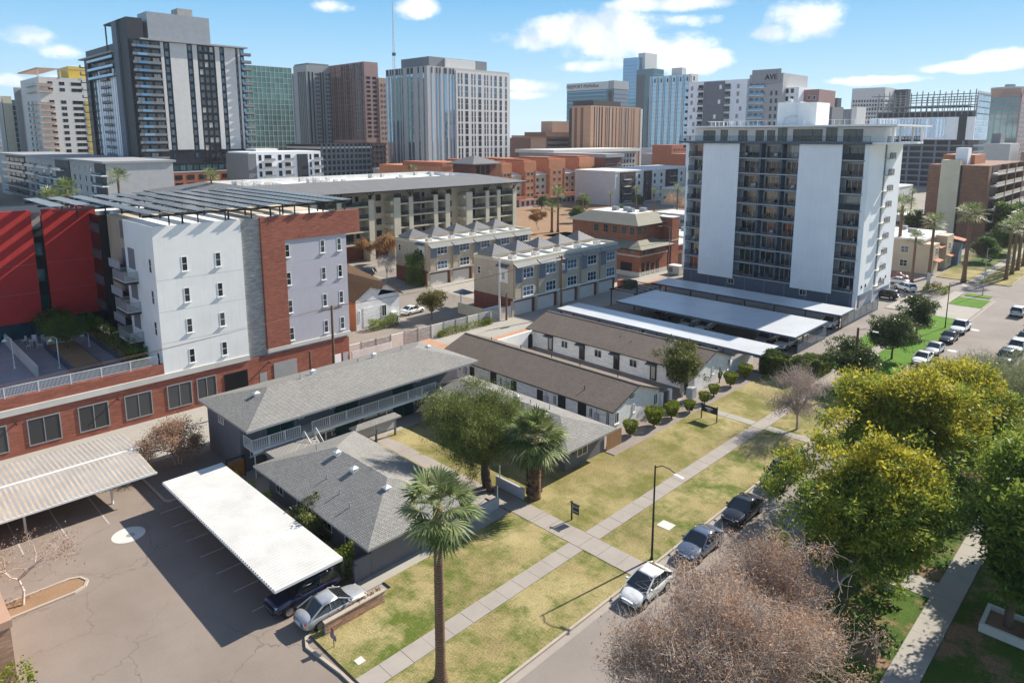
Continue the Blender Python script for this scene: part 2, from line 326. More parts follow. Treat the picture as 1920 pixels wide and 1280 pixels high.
mat('stucco_tan', (.5, .43, .325), .9, .12, .5, fine=.15, streak=.15); mat('stucco_lav', (.5, .49, .53), .9, .08, .5, fine=.12, bumpd=.004, streak=.1); mat('stucco_grey', (.17, .165, .175), .9, .12, .5, fine=.15, streak=.15)
mat('stucco_greylight', (.42, .43, .45), .85, .08, .5, fine=.1); mat('panel_white', (.9, .9, .91), .6, .05, .3, streak=.06); mat('panel_black', (.02, .021, .025), .45, .2); mat('panel_bluegrey', (.1, .125, .16), .6, .12)
mat('panel_red', (.5, .045, .04), .7, .12, .5, fine=.08, streak=.1); mat('panel_charcoal', (.035, .037, .042), .6, .15); mat('panel_tan', (.47, .29, .2), .7, .1); mat('panel_grey', (.34, .345, .35), .7, .08); mat('panel_midgrey', (.2, .205, .215), .7, .08)
mat('panel_pink', (.36, .22, .2), .7, .1); mat('panel_lightgrey', (.45, .445, .435), .7, .08); mat('panel_yellow', (.62, .43, .06), .7, .08); mat('panel_offwhite', (.62, .6, .57), .7, .06); mat('concrete', (.42, .4, .37), .9, .2, .35, fine=.2, bumpd=.006, streak=.25); mat('concrete_light', (.6, .58, .53), .9, .14, .4, fine=.15)
mat('panel_terracotta', (.38, .125, .065), .8, .14); mat('panel_orange', (.47, .2, .1), .8, .12); mat('panel_copper', (.47, .27, .165), .55, .1); mat('panel_brown', (.2, .1, .065), .8, .12); mat('panel_darkbrown', (.055, .035, .03), .7, .15)
mat('door_teal', (.012, .06, .06), .55, .25, 2); mat('door_dark', (.022, .02, .02), .45, .2); mat('door_garage', (.62, .6, .56), .7, .06, .8); mat('slate_blue', (.17, .21, .26), .8, .1)
mat('wood', (.33, .19, .09), .8, .25, 2.5, fine=.3); mat('wood_pole', (.17, .1, .06), .9, .25, 2, fine=.3); mat('wood_gate', (.36, .17, .05), .7, .2, 2)
mat('roof_metal_white', (.56, .55, .52), .55, .16, .5, fine=.14, streak=.0); mat('roof_metal_rust', (.6, .575, .535), .65, .2, .6, fine=.18, spec=.2); mat('rust_stripe', (.34, .275, .215), .8, .3, .8, fine=.3); mat('roof_membrane', (.72, .71, .68), .9, .14, .4, fine=.1); mat('canopy_top', (.53, .55, .57), .35, .1, .3, fine=.05, spec=.5); mat('canopy_blue', (.075, .1, .14), .5, .12)
mat('metal_seam', (.27, .275, .27), .55, .1); mat('metal_seam_dark', (.15, .15, .16), .6, .1); mat('roof_greenish', (.26, .25, .2), .9, .12, .5, fine=.15); mat('roof_dark', (.075, .08, .09), .85, .12)
mat('roof_grey', (.16, .16, .165), .85, .12, .5, fine=.1)
shingle('shingle_grey', (.28, .27, .25), 3.3); shingle('shingle_brown', (.21, .17, .14), 2.9); shingle('shingle_wood', (.16, .1, .06), 2.0, .25, .2)
brickmat('brick_red', (.27, .085, .055), (.36, .135, .09), (.33, .22, .17)); brickmat('brick_office', (.27, .1, .06), (.35, .14, .085), (.36, .24, .17)); brickmat('brick_brown', (.2, .105, .07), (.27, .15, .1), (.25, .18, .14)); brickmat('brick_dark', (.16, .055, .045), (.22, .08, .06), (.2, .12, .1)); brickmat('brick_garden', (.35, .19, .12), (.48, .3, .2), (.46, .4, .33), .3, .1, ms=.02)
brickmat('siding_white', (.75, .75, .73), (.78, .77, .75), (.62, .62, .61), 40, .2, ms=.012); brickmat('block_concrete', (.3, .29, .28), (.5, .48, .44), (.3, .29, .27), 3.0, .24, ms=.012)
brickmat('board_batten', (.74, .735, .71), (.78, .77, .75), (.6, .6, .58), .3, 60, ms=.012)
G_TAN = [(.37, (.135, .108, .045)), (.5, (.295, .242, .108)), (.62, (.43, .36, .18))]
groundmat('lawn_dry', G_TAN, .16, 9, .55, bumpd=.05, s3=.2, stops3=[(.35, (.095, .1, .022)), (.65, (.2, .19, .05))], thr3=(.45, .6))
groundmat('lawn_mixed', G_TAN, .2, 9, .55, bumpd=.05, s3=.28, stops3=[(.35, (.055, .085, .014)), (.65, (.14, .17, .03))], thr3=(.46, .6))
groundmat('lawn_green', [(.35, (.045, .12, .008)), (.65, (.12, .24, .02))], .3, 9, .6, bumpd=.05)
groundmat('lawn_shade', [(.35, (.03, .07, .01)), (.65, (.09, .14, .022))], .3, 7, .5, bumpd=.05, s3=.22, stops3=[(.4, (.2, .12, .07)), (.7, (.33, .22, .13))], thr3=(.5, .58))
groundmat('asphalt_old', [(.36, (.196, .159, .132)), (.7, (.301, .251, .214))], .12, 12, .4, cracks=(.2, .01, (.15, .125, .108)), bumpd=.008)
groundmat('asphalt_street', [(.3, (.198, .173, .154)), (.7, (.318, .282, .253))], .15, 14, .4, cracks=(.2, .006, (.12, .11, .1)), bumpd=.008)
groundmat('asphalt_lot', [(.3, (.190, .166, .142)), (.7, (.285, .252, .218))], .15, 12, .4, cracks=(.12, .007, (.12, .1, .09)), bumpd=.008)
groundmat('paving', [(.3, (.288, .252, .219)), (.7, (.380, .341, .302))], .5, 16, .4, bumpd=.004); groundmat('paving_light', [(.3, (.310, .285, .248)), (.7, (.396, .372, .329))], .4, 14, .4, bumpd=.004)
groundmat('kerb', [(.3, (.340, .289, .238)), (.7, (.476, .416, .348))], .7, 14, .4); groundmat('gravel', [(.3, (.16, .13, .11)), (.7, (.36, .31, .27))], .5, 22, .7, bumpd=.03); groundmat('earth_red', [(.3, (.38, .2, .12)), (.7, (.52, .3, .19))], .3, 8, .4, bumpd=.01)
groundmat('earth', [(.3, (.2, .12, .07)), (.7, (.36, .24, .15))], .3, 9, .5, bumpd=.03); groundmat('city_ground', [(.3, (.2, .18, .155)), (.7, (.34, .31, .27))], .02, 1.2, .4, bumpd=0); groundmat('paint_white', [(.35, (.25, .23, .2)), (.6, (.55, .53, .5))], 2, 12, .6, bumpd=0)
groundmat('deck_tile', [(.3, (.25, .25, .27)), (.7, (.36, .36, .38))], .5, 10, .4, bumpd=0)
# ---------------------------------------------------------------- ground, roads, lawns
def sheet(name, x0, y0, x1, y1, z, m, nx=1, ny=1):
    a = MB(); a.poly([(x0, y0, z), (x1, y0, z), (x1, y1, z), (x0, y1, z)]); return struct(a.obj(name, m))
sheet('ground', -3500, -700, 2500, 4500, -.02, 'city_ground')
KX = -24.0                                                 # street kerb line
sheet('street', KX + .45, -60, -14.0, 900, .004, 'asphalt_street')
sheet('gutter', KX + .0, -60, KX + .45, 150.6, .008, 'paving')
sheet('cross_street', -140, 154.2, KX + .45, 165.6, .003, 'asphalt_street')
def kerb(x0, y0, x1, y1, name='kerb', z=.13):
    a = MB(); a.box(x0, y0, -.01, x1, y1, z); return struct(a.obj(name, 'kerb'))
kerb(KX - .17, 17.9, KX, 130.2); kerb(KX - .17, 141.2, KX, 150.5); kerb(KX - .17, 168, KX, 420); kerb(-14.0, -40, -13.83, 420)
# parkway strip, lawns and bare ground (each a slightly raised sheet)
sheet('lawn', -28.68, 17.9, KX - .17, 80.5, .10, 'lawn_mixed'); sheet('lawn', -36.1, 24.0, -30.04, 36.4, .101, 'lawn_mixed'); sheet('lawn', -35.2, 17.9, -30.04, 24.0, .101, 'lawn_mixed'); sheet('lawn', -36.1, 38.3, -30.04, 82, .102, 'lawn_dry')
sheet('lawn', -55.4, 33.2, -40.2, 43.6, .06, 'lawn_dry'); sheet('lawn', -40.2, 38.3, -36.1, 50.2, .1, 'lawn_dry')
sheet('lawn', -33, 91.0, KX - .17, 130.4, .1, 'lawn_green'); sheet('lawn', -29.2, 141.6, KX - .17, 149.4, .1, 'lawn_green'); sheet('lawn', -28.9, 151.5, -24.8, 153.9, .09, 'lawn_green')
sheet('gravel_bed', -41, 50.4, -36.1, 82, .09, 'gravel'); sheet('lawn', -28.4, 80.5, KX - .17, 91.0, .1, 'lawn_green')
sheet('lawn', -37.5, 167.6, -31.2, 182, .1, 'lawn_dry'); sheet('lawn', -29.6, 167, KX - .17, 330, .1, 'lawn_dry'); sheet('lawn', -40, 182, -31.2, 330, .1, 'lawn_shade'); sheet('paving', -31.2, 166.4, -29.6, 330, .104, 'paving_light')
sheet('parkway', -13.83, -20, -9.17, 330, .1, 'lawn_shade'); sheet('lawn', -7.5, -20, 30, 200, .1, 'lawn_shade'); sheet('paving', -10.95, 48.2, -9.1, 50.4, .106, 'paving_light')
# parking lot on the left, alley, courtyard paving, forecourts
sheet('parking_lot', -77, -40, -30.1, 22.6, .0, 'asphalt_old'); sheet('alley', -76.6, -40, -66, 30, .005, 'paving_light'); sheet('alley', -66, 22.6, -58, 60, .004, 'asphalt_lot')
sheet('courtyard_paving', -58.5, 22.6, -36.1, 56, .03, 'paving_light'); sheet('alley', -79.0, 46, -66, 124, .006, 'earth_red'); sheet('alley', -78.9, 62, -72.5, 116, .011, 'paving_light')
sheet('car_park', -72, 80, -33.4, 128, .008, 'asphalt_lot'); sheet('drive', -37, 83, -33, 150, .012, 'asphalt_street'); sheet('drive', -36.5, 130.4, KX, 141.4, .1, 'paving_light'); sheet('courtyard_paving', -66, 62.6, -39, 71.2, .05, 'gravel')
sheet('yard', -112, 47, -79.0, 84, .004, 'asphalt_lot'); sheet('forecourt', -112, 84, -79, 160, .005, 'paving_light'); sheet('forecourt', -45, 142, -33, 153.5, .014, 'asphalt_lot')
sheet('waste_ground', -200, 148, -118, 240, .003, 'earth'); sheet('side_street', -128, 84, -118.6, 240, .007, 'asphalt_lot'); sheet('side_street', -200, 240.5, -60, 252, .006, 'asphalt_lot')
sheet('sidewalk', -31.0, 131, -29.3, 154, .107, 'paving_light')
# sidewalk slabs: each slab its own piece with open joints
def slabs(name, x0, x1, y0, y1, step, z, m='paving', along='y'):
    base = MB(); base.poly([(x0, y0, z - .045), (x1, y0, z - .045), (x1, y1, z - .045), (x0, y1, z - .045)]); b = struct(base.obj(name, 'earth'))
    n = int(round(((y1 - y0) if along == 'y' else (x1 - x0)) / step)); rnd = random.Random(4)
    L = ((y1 - y0) if along == 'y' else (x1 - x0)) / n; me = {}
    for i in range(n):
        a = MB(); g = .012
        lo = L * i; xa, xb, ya, yb = (x0 + g, x1 - g, y0 + lo + g, y0 + lo + L - g) if along == 'y' else (x0 + lo + g, x0 + lo + L - g, y0 + g, y1 - g)
        k = ((xb - xa) / 2, (yb - ya) / 2); key = (round(k[0], 3), round(k[1], 3))
        if key not in me: a.box(-k[0], -k[1], -.06, k[0], k[1], 0); me[key] = a.mesh('slab', m)
        o = new('slab', me[key], b, ((xa + xb) / 2, (ya + yb) / 2, z + rnd.uniform(-.006, .006))); o.rotation_euler = (rnd.uniform(-.003, .003), rnd.uniform(-.003, .003), 0)
    return b
slabs('sidewalk', -30.04, -28.68, 17.9, 36.37, 1.52, .125); slabs('sidewalk', -30.04, -28.68, 38.3, 128, 1.52, .125); slabs('sidewalk', -9.15, -7.55, 20, 110, 1.6, .12, 'paving_light')
slabs('footpath', -39.2, KX - .17, 36.4, 38.27, 1.72, .127, along='x'); slabs('footpath', -39.4, -30.06, 66.1, 67.3, 1.5, .126, 'paving_light', 'x'); slabs('footpath', -28.66, -24.2, 66.0, 67.2, 1.5, .126, 'paving_light', 'x')
slabs('footpath', -58.0, -56.2, 23.8, 48.4, 1.7, .05, 'paving_light'); slabs('footpath', -56.2, -40, 36.2, 37.8, 1.7, .066, 'paving', 'x')
# parking lot lines, drain apron, kerbs and planted island
for i in range(7): a = MB(); a.box(-56.2 + i * 2.75, 16.4, .004, -56.1 + i * 2.75, 22, .01); struct(a.obj('parking_line', 'paint_white'))
for i in range(4): a = MB(); a.box(-63.6, 7.6 + i * 2.8 - 3, .004, -57.4, 7.7 + i * 2.8 - 3, .01); struct(a.obj('parking_line', 'paint_white'))
def disc(name, c, r, z, m, n=28, ry=None):
    a = MB(); a.poly([(c[0] + r * math.cos(2 * math.pi * i / n), c[1] + (ry or r) * math.sin(2 * math.pi * i / n), z) for i in range(n)]); return struct(a.obj(name, m))
def round_kerb(pts, w=.17, z=.14, name='kerb'):
    a = MB(); P = [Vector((*p, 0)) for p in pts]
    for i in range(len(P) - 1):
        d = (P[i + 1] - P[i]).normalized(); n = Vector((-d.y, d.x, 0)) * w / 2; e = d * .02
        q = [P[i] - n - e, P[i + 1] - n + e, P[i + 1] + n + e, P[i] + n - e]; a.prism([(v.x, v.y) for v in q], -.01, z + .0007 * (i % 2))
    return struct(a.obj(name, 'kerb'))
disc('drain_apron', (-54.7, 13.64), 1.15, .006, 'concrete_light'); disc('drain_cover', (-54.55, 13.75), .3, .012, 'metal_grey')
for c in ((-21.7, 110.5), (-21.9, 125.2), (-18.5, 58)): disc('street_cover', c, .62, .012, 'concrete_light')
a = MB(); a.box(-26.7, 43.0, .1, -25.6, 44.0, .125); struct(a.obj('utility_cover', 'concrete_light')); a = MB(); a.box(-31.3, 18.6, .1, -30.8, 19.1, .12); struct(a.obj('utility_cover', 'concrete_light'))
round_kerb([(-63.6, 17.3), (-57.9, 17.35), (-57.5, 17.6), (-57.5, 18.3), (-57.5, 22.4)])
isl = [(-51.6, -6), (-51.6, 9.0), (-51.3, 9.6), (-50.6, 9.85), (-50.0, 9.55), (-49.75, 8.9), (-49.7, -6)]
def island():
    a = MB(); a.poly([(x, y, .09) for x, y in reversed(isl)]); struct(a.obj('planting_bed', 'earth'))
island()
round_kerb(isl)
round_kerb([(-24.2, 17.75), (-31, 17.6), (-34.2, 17.25), (-34.95, 17.6), (-35.25, 18.4), (-35.3, 23.6)])
# ================================================================ grey courtyard apartments
def vents(parent, pts, m='metal_white'):
    for (x, y, z) in pts: a = MB(); a.box(x - .22, y - .22, z - .1, x + .22, y + .22, z + .22); a.add([(x - .28, y - .28, z + .22), (x + .28, y - .28, z + .22), (x + .28, y + .28, z + .22), (x - .28, y + .28, z + .22), (x, y, z + .38)], [(3, 2, 1, 0), (0, 1, 4), (1, 2, 4), (2, 3, 4), (3, 0, 4)]); a.obj('roof_vent', m, parent)
def pipes(parent, pts, m='metal_grey', h=.45):
    for (x, y, z) in pts: a = MB(); a.tube([(x, y, z - .1), (x, y, z + h)], .05, 6); a.obj('vent_pipe', m, parent)
def two_storey():
    t = thing('apartment_building', 'two-storey grey apartment block with grey shingle hip roof and long white-railed gallery', 'building', (-61, 36, 0))
    MB().box(-65.0, 24.0, 0, -58.0, 49.6, 4.98).obj('wall', 'stucco_grey', t)
    r = MB().hip(-65.6, 23.4, -55.0, 50.2, 5.1, 6.55, 0, .2, 1, ends=(28.0, 45.4)).obj('roof', ['shingle_grey', 'metal_grey'], t)
    vents(r, [(-60.0, 26.7, 6.15), (-60.9, 33, 6.55), (-61.2, 40.5, 6.5), (-60.6, 47.5, 5.95)]); pipes(r, [(-60.2, 31.3, 6.5), (-60.4, 38, 6.5), (-61, 44, 6.45)])
    MB().box(-57.98, 24.3, 2.52, -56.1, 46.6, 2.7).obj('gallery_floor', 'concrete_light', t)
    MB().box(-56.12, 24.3, 2.36, -56.02, 46.6, 2.56).obj('gallery_beam', 'metal_white', t)
    segs = [(24.35, 28.9), (30.1, 44.9)]
    for y0, y1 in segs: rail(t, (-56.15, y0, 2.7), (-56.15, y1, 2.7), .95, 'metal_white', .2, pr=.016)
    rail(t, (-57.95, 24.33, 2.7), (-56.15, 24.33, 2.7), .95, 'metal_white', .2, pr=.016)
    for y in (24.5, 31.5, 38.5, 45.5): MB().tube([(-56.2, y, 0), (-56.2, y, 2.52)], .05, 8).obj('gallery_post', 'metal_white', t)
    for i, yb in enumerate((24.6, 31.6, 38.6)):
        for z in (0.0, 2.7):
            window(t, (-58.0, yb + 1.0, z + 1.35), 1.5, .8, '+X', mull=(1, 0), sill=True); window(t, (-58.0, yb + 6.1, z + 1.35), 1.5, .8, '+X', mull=(1, 0), sill=True)
            window(t, (-58.0, yb + 1.8 if i % 2 else yb + 5.4, z + .7), .55, .6, '+X', mull=(0, 0))
            for k in (0, 1): a = MB(); y = yb + 2.6 + k * 1.35; a.box(-58.0, y - .62, z + .03, -57.94, y + .62, z + 2.1); a.box(-57.94, y + .42, z + 1.0, -57.9, y + .48, z + 1.06); a.obj('door', 'door_teal', t)
            for s in (-.75, .75): MB().box(-58.0, yb + 3.28 + s * 2 - .08, z + .02, -57.93, yb + 3.28 + s * 2 + .08, z + 2.2).obj('door_trim', 'slate_blue', t)
    for y, z in ((26.5, 3.6), (31.5, 3.6), (44, 3.6)): window(t, (-61.8, 24.0, z), 1.1, .8, '-Y', mull=(1, 0)) if y == 26.5 else None
    for y in (28.9, 44.9):          # two flights of stairs off the gallery
        st = MB(); n = 13
        for i in range(n): st.box(-56.1 + i * .28, y + .05, 2.7 - (i + 1) * .2 - .05, -55.78 + i * .28, y + 1.15, 2.7 - (i + 1) * .2)
        for yy in (y + .02, y + 1.18): st.beam((-56.1, yy, 2.5), (-56.1 + n * .28, yy, 0.02), .05, .22)
        st.obj('stairs', 'concrete_light', t)
        rail(t, (-56.0, y + .02, 2.62), (-52.5, y + .02, .12), .9, 'metal_white', .2, pr=.016); rail(t, (-56.0, y + 1.18, 2.62), (-52.5, y + 1.18, .12), .9, 'metal_white', .2, pr=.016)
two_storey()
def hip_bungalow():
    t = thing('bungalow', 'single-storey grey bungalow under a broad grey shingle hip roof beside the white carport', 'building', (-44.7, 28, 0))
    MB().box(-52.4, 23.9, 0, -37.3, 31.9, 2.7).obj('wall', 'stucco_grey', t)
    r = MB().hip(-53.3, 23.0, -36.3, 32.8, 2.78, 4.5, 0, .16, 1, ends=(-48.2, -40.9)).obj('roof', ['shingle_grey', 'metal_grey'], t)
    MB().box(-56.0, 25.2, 2.2, -53.32, 29.4, 2.5).obj('flat_roof', 'shingle_grey', t); MB().box(-55.8, 25.4, 0, -53.32, 29.2, 2.2).obj('wall', 'stucco_grey', t)
    vents(r, [(-47.2, 27.4, 4.4), (-44.1, 27.0, 4.22), (-40.0, 27.2, 4.1)]); pipes(r, [(-50.2, 27.2, 3.9), (-49.8, 25.6, 3.3), (-45.5, 25.4, 3.55), (-43.0, 25.0, 3.45), (-41.0, 24.6, 3.3)])
    for i, x in enumerate((-50.5, -47, -43, -40)): window(t, (x, 23.9, .95), 1.2, 1.1, '-Y')
    window(t, (-37.3, 29.6, 1.0), 1.5, 1.1, '+X', sill=True)
    w = thing('garden_wall', 'rounded grey rendered wall joining the bungalow corner to the carport', 'wall', (-38, 22.8, 0))
    a = MB(); a.prism([(-37.45, 22.6), (-37.3, 22.6), (-37.3, 23.88), (-37.45, 23.88)], 0, 1.7); a.prism([(-37.52, 22.5), (-37.23, 22.5), (-37.23, 22.75), (-37.52, 22.75)], 0, 1.35); a.obj('wall_panel', 'stucco_grey', w)
    w = thing('garden_wall', 'low grey wall with planter between the bungalow and the footpath', 'wall', (-37.4, 34.5, 0)); MB().box(-37.5, 33.0, 0, -37.3, 36.2, 1.0).obj('wall_panel', 'stucco_greylight', w); MB().tube([(-37.4, 36.1, 0), (-37.4, 36.1, 2.0)], .05, 8).obj('gate_post', 'metal_white', w)
    w = thing('garden_wall', 'low white-grey wall between the footpath and the shaggy fan palm', 'wall', (-38.4, 38.3, 0)); MB().box(-40.0, 38.4, 0, -36.7, 38.6, 1.05).obj('wall_panel', 'stucco_greylight', w); MB().tube([(-39.6, 38.5, 0), (-39.6, 38.5, 2.1)], .05, 8).obj('gate_post', 'metal_white', w)
hip_bungalow()
def hip_east():
    t = thing('bungalow', 'long grey bungalow with pale shingle hip roof behind the shaggy fan palm', 'building', (-47, 47, 0))
    MB().box(-56.6, 44.6, 0, -37.4, 50.4, 2.5).obj('wall', 'stucco_grey', t)
    r = MB().hip(-57.4, 43.7, -36.3, 50.9, 2.6, 3.75, 0, .16, 1, ends=(-54.5, -40.4)).obj('roof', ['shingle_grey', 'metal_grey'], t)
    vents(r, [(-46.6, 47.9, 3.65), (-41.5, 46.5, 3.6)]); pipes(r, [(-52, 47.6, 3.6), (-48.5, 47.8, 3.65), (-44.6, 47.7, 3.65), (-42.6, 48.3, 3.5)])
    for x in (-53, -49, -45, -41): window(t, (x, 44.6, .9), 1.4, 1.1, '-Y')
    window(t, (-37.4, 47, .9), 1.5, 1.1, '+X')
    f = thing('wood_fence', 'weathered vertical board fence beside the grey bungalow end', 'fence', (-37, 51.7, 0))
    for i in range(16): MB().box(-37.3, 50.6 + i * .15, .05, -37.26, 50.6 + i * .15 + .135, 1.75 + (i * 7 % 5) * .012).obj('board', 'wood', f)
    MB().box(-37.38, 50.6, .4, -37.31, 53, .5).obj('rail', 'wood', f)
hip_east()
def mail_shelter():
    t = thing('notice_shelter', 'grey notice board shelter with small shingled roof on courtyard lawn edge', 'shelter', (-54.6, 36, 0))
    for y in (33.9, 36.2, 38.5): MB().box(-54.9, y - .07, 0, -54.7, y + .07, 2.1).obj('post', 'stucco_grey', t)
    MB().box(-54.86, 33.95, .9, -54.72, 38.45, 2.05).obj('board', 'stucco_greylight', t)
    MB().hip(-55.4, 33.5, -54.2, 38.9, 2.15, 2.5, 0, .14).obj('roof', 'shingle_grey', t)
    text_obj('number', '821', .42, 'metal_white', t, (-54.70, 36.2, 1.55), (R(90), 0, R(90)))
mail_shelter()
# ================================================================ white bungalows with brown roofs
def white_long(label, y0, y1, x1, x0, zr, doors, wins, front):
    t = thing('bungalow', label, 'building', ((x0 + x1) / 2, (y0 + y1) / 2, 0)); yc = (y0 + y1) / 2
    a = MB(); a.box(x0, y0 + .15, 0, x1, y1 - .15, 2.5)
    for x in (x0, x1): a.add([(x, y0 + .15, 2.5), (x, y1 - .15, 2.5), (x, yc, zr - .16)], [(0, 1, 2) if x == x1 else (2, 1, 0)])
    a.obj('wall', 'board_batten', t)
    r = MB(); e = .35; t_ = .14
    for s, ya in ((-1, y0 - .2), (1, y1 + .2)):
        P = [(x0 - e, ya, 2.55), (x1 + e, ya, 2.55), (x1 + e, yc, zr), (x0 - e, yc, zr)]; Q = [(p[0], p[1], p[2] - t_) for p in P]
        if s > 0: P = P[::-1]; Q = Q[::-1]
        n = 4; r.add(P + Q, [(0, 1, 2, 3)], 0); r.add(P + Q, [(7, 6, 5, 4), (0, 4, 5, 1), (1, 5, 6, 2), (3, 7, 4, 0)], 1)
    rr = r.obj('roof', ['shingle_brown', 'frame_dark'], t)
    MB().box(x0 - e, yc - .12, zr - .03, x1 + e, yc + .12, zr + .03).obj('ridge_cap', 'shingle_brown', rr)
    for (x, w, h, z, nm) in doors: 
        a = MB(); a.box(x - w / 2, y0 + .09, z, x + w / 2, y0 + .149, z + h); d = a.obj('door', 'door_dark', t)
        if nm: MB().box(x - w / 2 + .2, y0 + .07, z + .2, x + w / 2 - .2, y0 + .089, z + h - .2).obj('pane', 'glass_curtain', d)
    for (x, w, h, z, fm, gm) in wins: window(t, (x, y0 + .15, z), w, h, '-Y', fm, gm)
    for (y, w, h, z) in front: window(t, (x1, y, z), w, h, '+X', 'frame_white', 'glass', sill=True)
    return t, rr
WX0, WX1 = -66.2, -39.3
dk = [(-64.6 + k, .95, 2.0, .1, False) for k in (0, 3.6, 7.7, 11.1, 18.6, 21.5)]; dk = [(-63.9, .9, 2.0, .15, 0), (-60.5, .8, 1.75, .3, 0), (-56.7, 1.0, 2.1, .15, 0), (-53.3, .85, 1.8, .3, 0), (-49.2, .85, 1.8, .3, 0), (-46.0, 1.05, 2.1, .15, 0), (-43.2, 1.1, 2.1, .15, 0)]
wk = [(-62.8, .5, 1.1, 1.0, 'frame_white', 'glass'), (-55.4, .5, 1.1, 1.0, 'frame_white', 'glass'), (-47.0, .5, 1.1, 1.0, 'frame_white', 'glass'), (-42.0, .5, 1.1, 1.0, 'frame_white', 'glass'), (-39.8, .5, 1.5, .8, 'frame_white', 'glass')]
t1, r1 = white_long('white bungalow with brown shingle gable roof and house number on its end wall', 54.0, 62.9, WX1, WX0, 4.25, dk, wk, [(54.9, .75, 1.2, .95), (57.9, .35, .9, 1.3), (62.0, .7, 1.3, .9)])
text_obj('house_number', '821', .62, 'frame_dark', t1, (WX1 + .02, 57.6, 3.15), (R(90), 0, R(90)))
for x in (-61.7, -54.4, -48.2, -41.2):
    a = MB(); a.box(x - .25, 53.9, .9, x + .25, 54.15, 1.7); a.tube([(x, 54.02, 1.7), (x, 54.02, 2.45)], .03, 6); a.obj('meter_box', 'stucco_greylight', t1)
pipes(r1, [(-62, 58.9, 4.1), (-57, 59.1, 4.1), (-52.0, 59.2, 4.05), (-47.5, 59.0, 4.1), (-42.5, 59.4, 4.0), (-44, 55.5, 3.2)], 'frame_dark', .4)
dd = [(-62.0, .95, 2.15, .12, 1), (-56.3, .95, 2.15, .12, 1), (-50.6, .95, 2.15, .12, 1), (-45.0, .95, 2.15, .12, 1), (-40.6, .95, 2.15, .12, 1)]
ww = [(-59.4, 1.2, 1.05, 1.05, 'frame_white', 'glass'), (-53.6, 1.2, 1.05, 1.05, 'frame_white', 'glass'), (-48.0, 1.2, 1.05, 1.05, 'frame_white', 'glass'), (-42.6, 1.2, 1.05, 1.05, 'frame_white', 'glass')]
t2, r2 = white_long('white bungalow with brown shingle gable roof and row of dark glazed doors with small awnings', 70.2, 79.4, WX1, WX0, 4.25, dd, ww, [(74.6, .35, .9, 1.3), (78.6, .7, 1.3, .9)])
for x, *_ in dd: a = MB(); a.add([(x - .75, 70.35, 2.5), (x + .75, 70.35, 2.5), (x + .75, 69.5, 2.25), (x - .75, 69.5, 2.25), (x - .75, 70.35, 2.42), (x + .75, 70.35, 2.42), (x + .75, 69.5, 2.17), (x - .75, 69.5, 2.17)], [(3, 2, 1, 0), (4, 5, 6, 7), (2, 3, 7, 6), (0, 3, 7, 4), (1, 2, 6, 5)]); a.obj('awning', 'panel_charcoal', t2)
pipes(r2, [(-60, 75.4, 4.1), (-52, 73, 3.4), (-50, 72.6, 3.3), (-45, 75.6, 4.1)], 'frame_dark', .35)
w = thing('garden_wall', 'white courtyard end wall with dark arched doorway linking the two white bungalows', 'wall', (-65.2, 66.6, 0))
MB().box(-65.4, 62.9, 0, -65.1, 70.3, 2.5).obj('wall_panel', 'stucco_white', w)
a = MB(); pts = [(-65.08, 69.0, .05), (-65.08, 69.95, .05)] + [(-65.08, 69.475 + .475 * math.cos(k * math.pi / 10), 1.65 + .475 * math.sin(k * math.pi / 10)) for k in range(11)]; a.poly(pts); a.obj('arched_door', 'door_dark', w)
w = thing('garden_wall', 'white garden wall from the white bungalow to the clipped hedge', 'wall', (-39.4, 82.5, 0)); MB().box(-39.5, 79.5, 0, -39.3, 85.5, 1.75).obj('wall_panel', 'stucco_white', w)
w = thing('garden_gate', 'dark iron gate between white posts at the courtyard entrance', 'gate', (-39.4, 64.2, 0))
for y in (63.3, 65.1): MB().box(-39.6, y - .2, 0, -39.2, y + .2, 1.9).obj('post', 'stucco_white', w)
g_ = MB()
for i in range(11): g_.box(-39.42, 63.55 + i * .135, .1, -39.38, 63.58 + i * .135, 1.75)
g_.box(-39.43, 63.5, .1, -39.37, 64.9, .16); g_.box(-39.43, 63.5, 1.7, -39.37, 64.9, 1.76); g_.obj('gate_leaf', 'metal_dark', w)
w = thing('utility_box', 'grey mailbox cabinet on the path by the olive tree', 'cabinet', (-38.2, 68, 0)); MB().box(-38.7, 67.5, .35, -37.9, 68.4, 1.6).obj('body', 'stucco_greylight', w); MB().box(-38.4, 67.8, 0, -38.2, 68.1, .35).obj('pedestal', 'metal_grey', w)
# ================================================================ carports
def corrugated(x0, y0, x1, y1, zf, along, n, amp=.03):
    """ribbed sheet; ribs run across `along` axis direction; zf(x,y) gives height"""
    V = []; F = []
    if along == 'x':      # ribs repeat along x
        for i in range(n * 2 + 1):
            x = x0 + (x1 - x0) * i / (n * 2); dz = amp * (1 if i % 2 else -1)
            V += [(x, y0, zf(x, y0) + dz), (x, y1, zf(x, y1) + dz)]
    else:
        for i in range(n * 2 + 1):
            y = y0 + (y1 - y0) * i / (n * 2); dz = amp * (1 if i % 2 else -1)
            V += [(x0, y, zf(x0, y) + dz), (x1, y, zf(x1, y) + dz)]
    F = [(2 * i, 2 * i + 2, 2 * i + 3, 2 * i + 1) if along == 'x' else (2 * i, 2 * i + 1, 2 * i + 3, 2 * i + 2) for i in range(n * 2)]
    return V, F
t = thing('carport', 'long flat white ribbed metal carport roof over parking bays by the bungalow', 'carport', (-47, 19.3, 0))
V, F = corrugated(-56.6, 16.95, -37.4, 21.7, lambda x, y: 2.33 + (y - 16.95) * .012, 'x', 64, .03); MB().add(V, F).obj('roof_sheet', 'roof_metal_white', t)
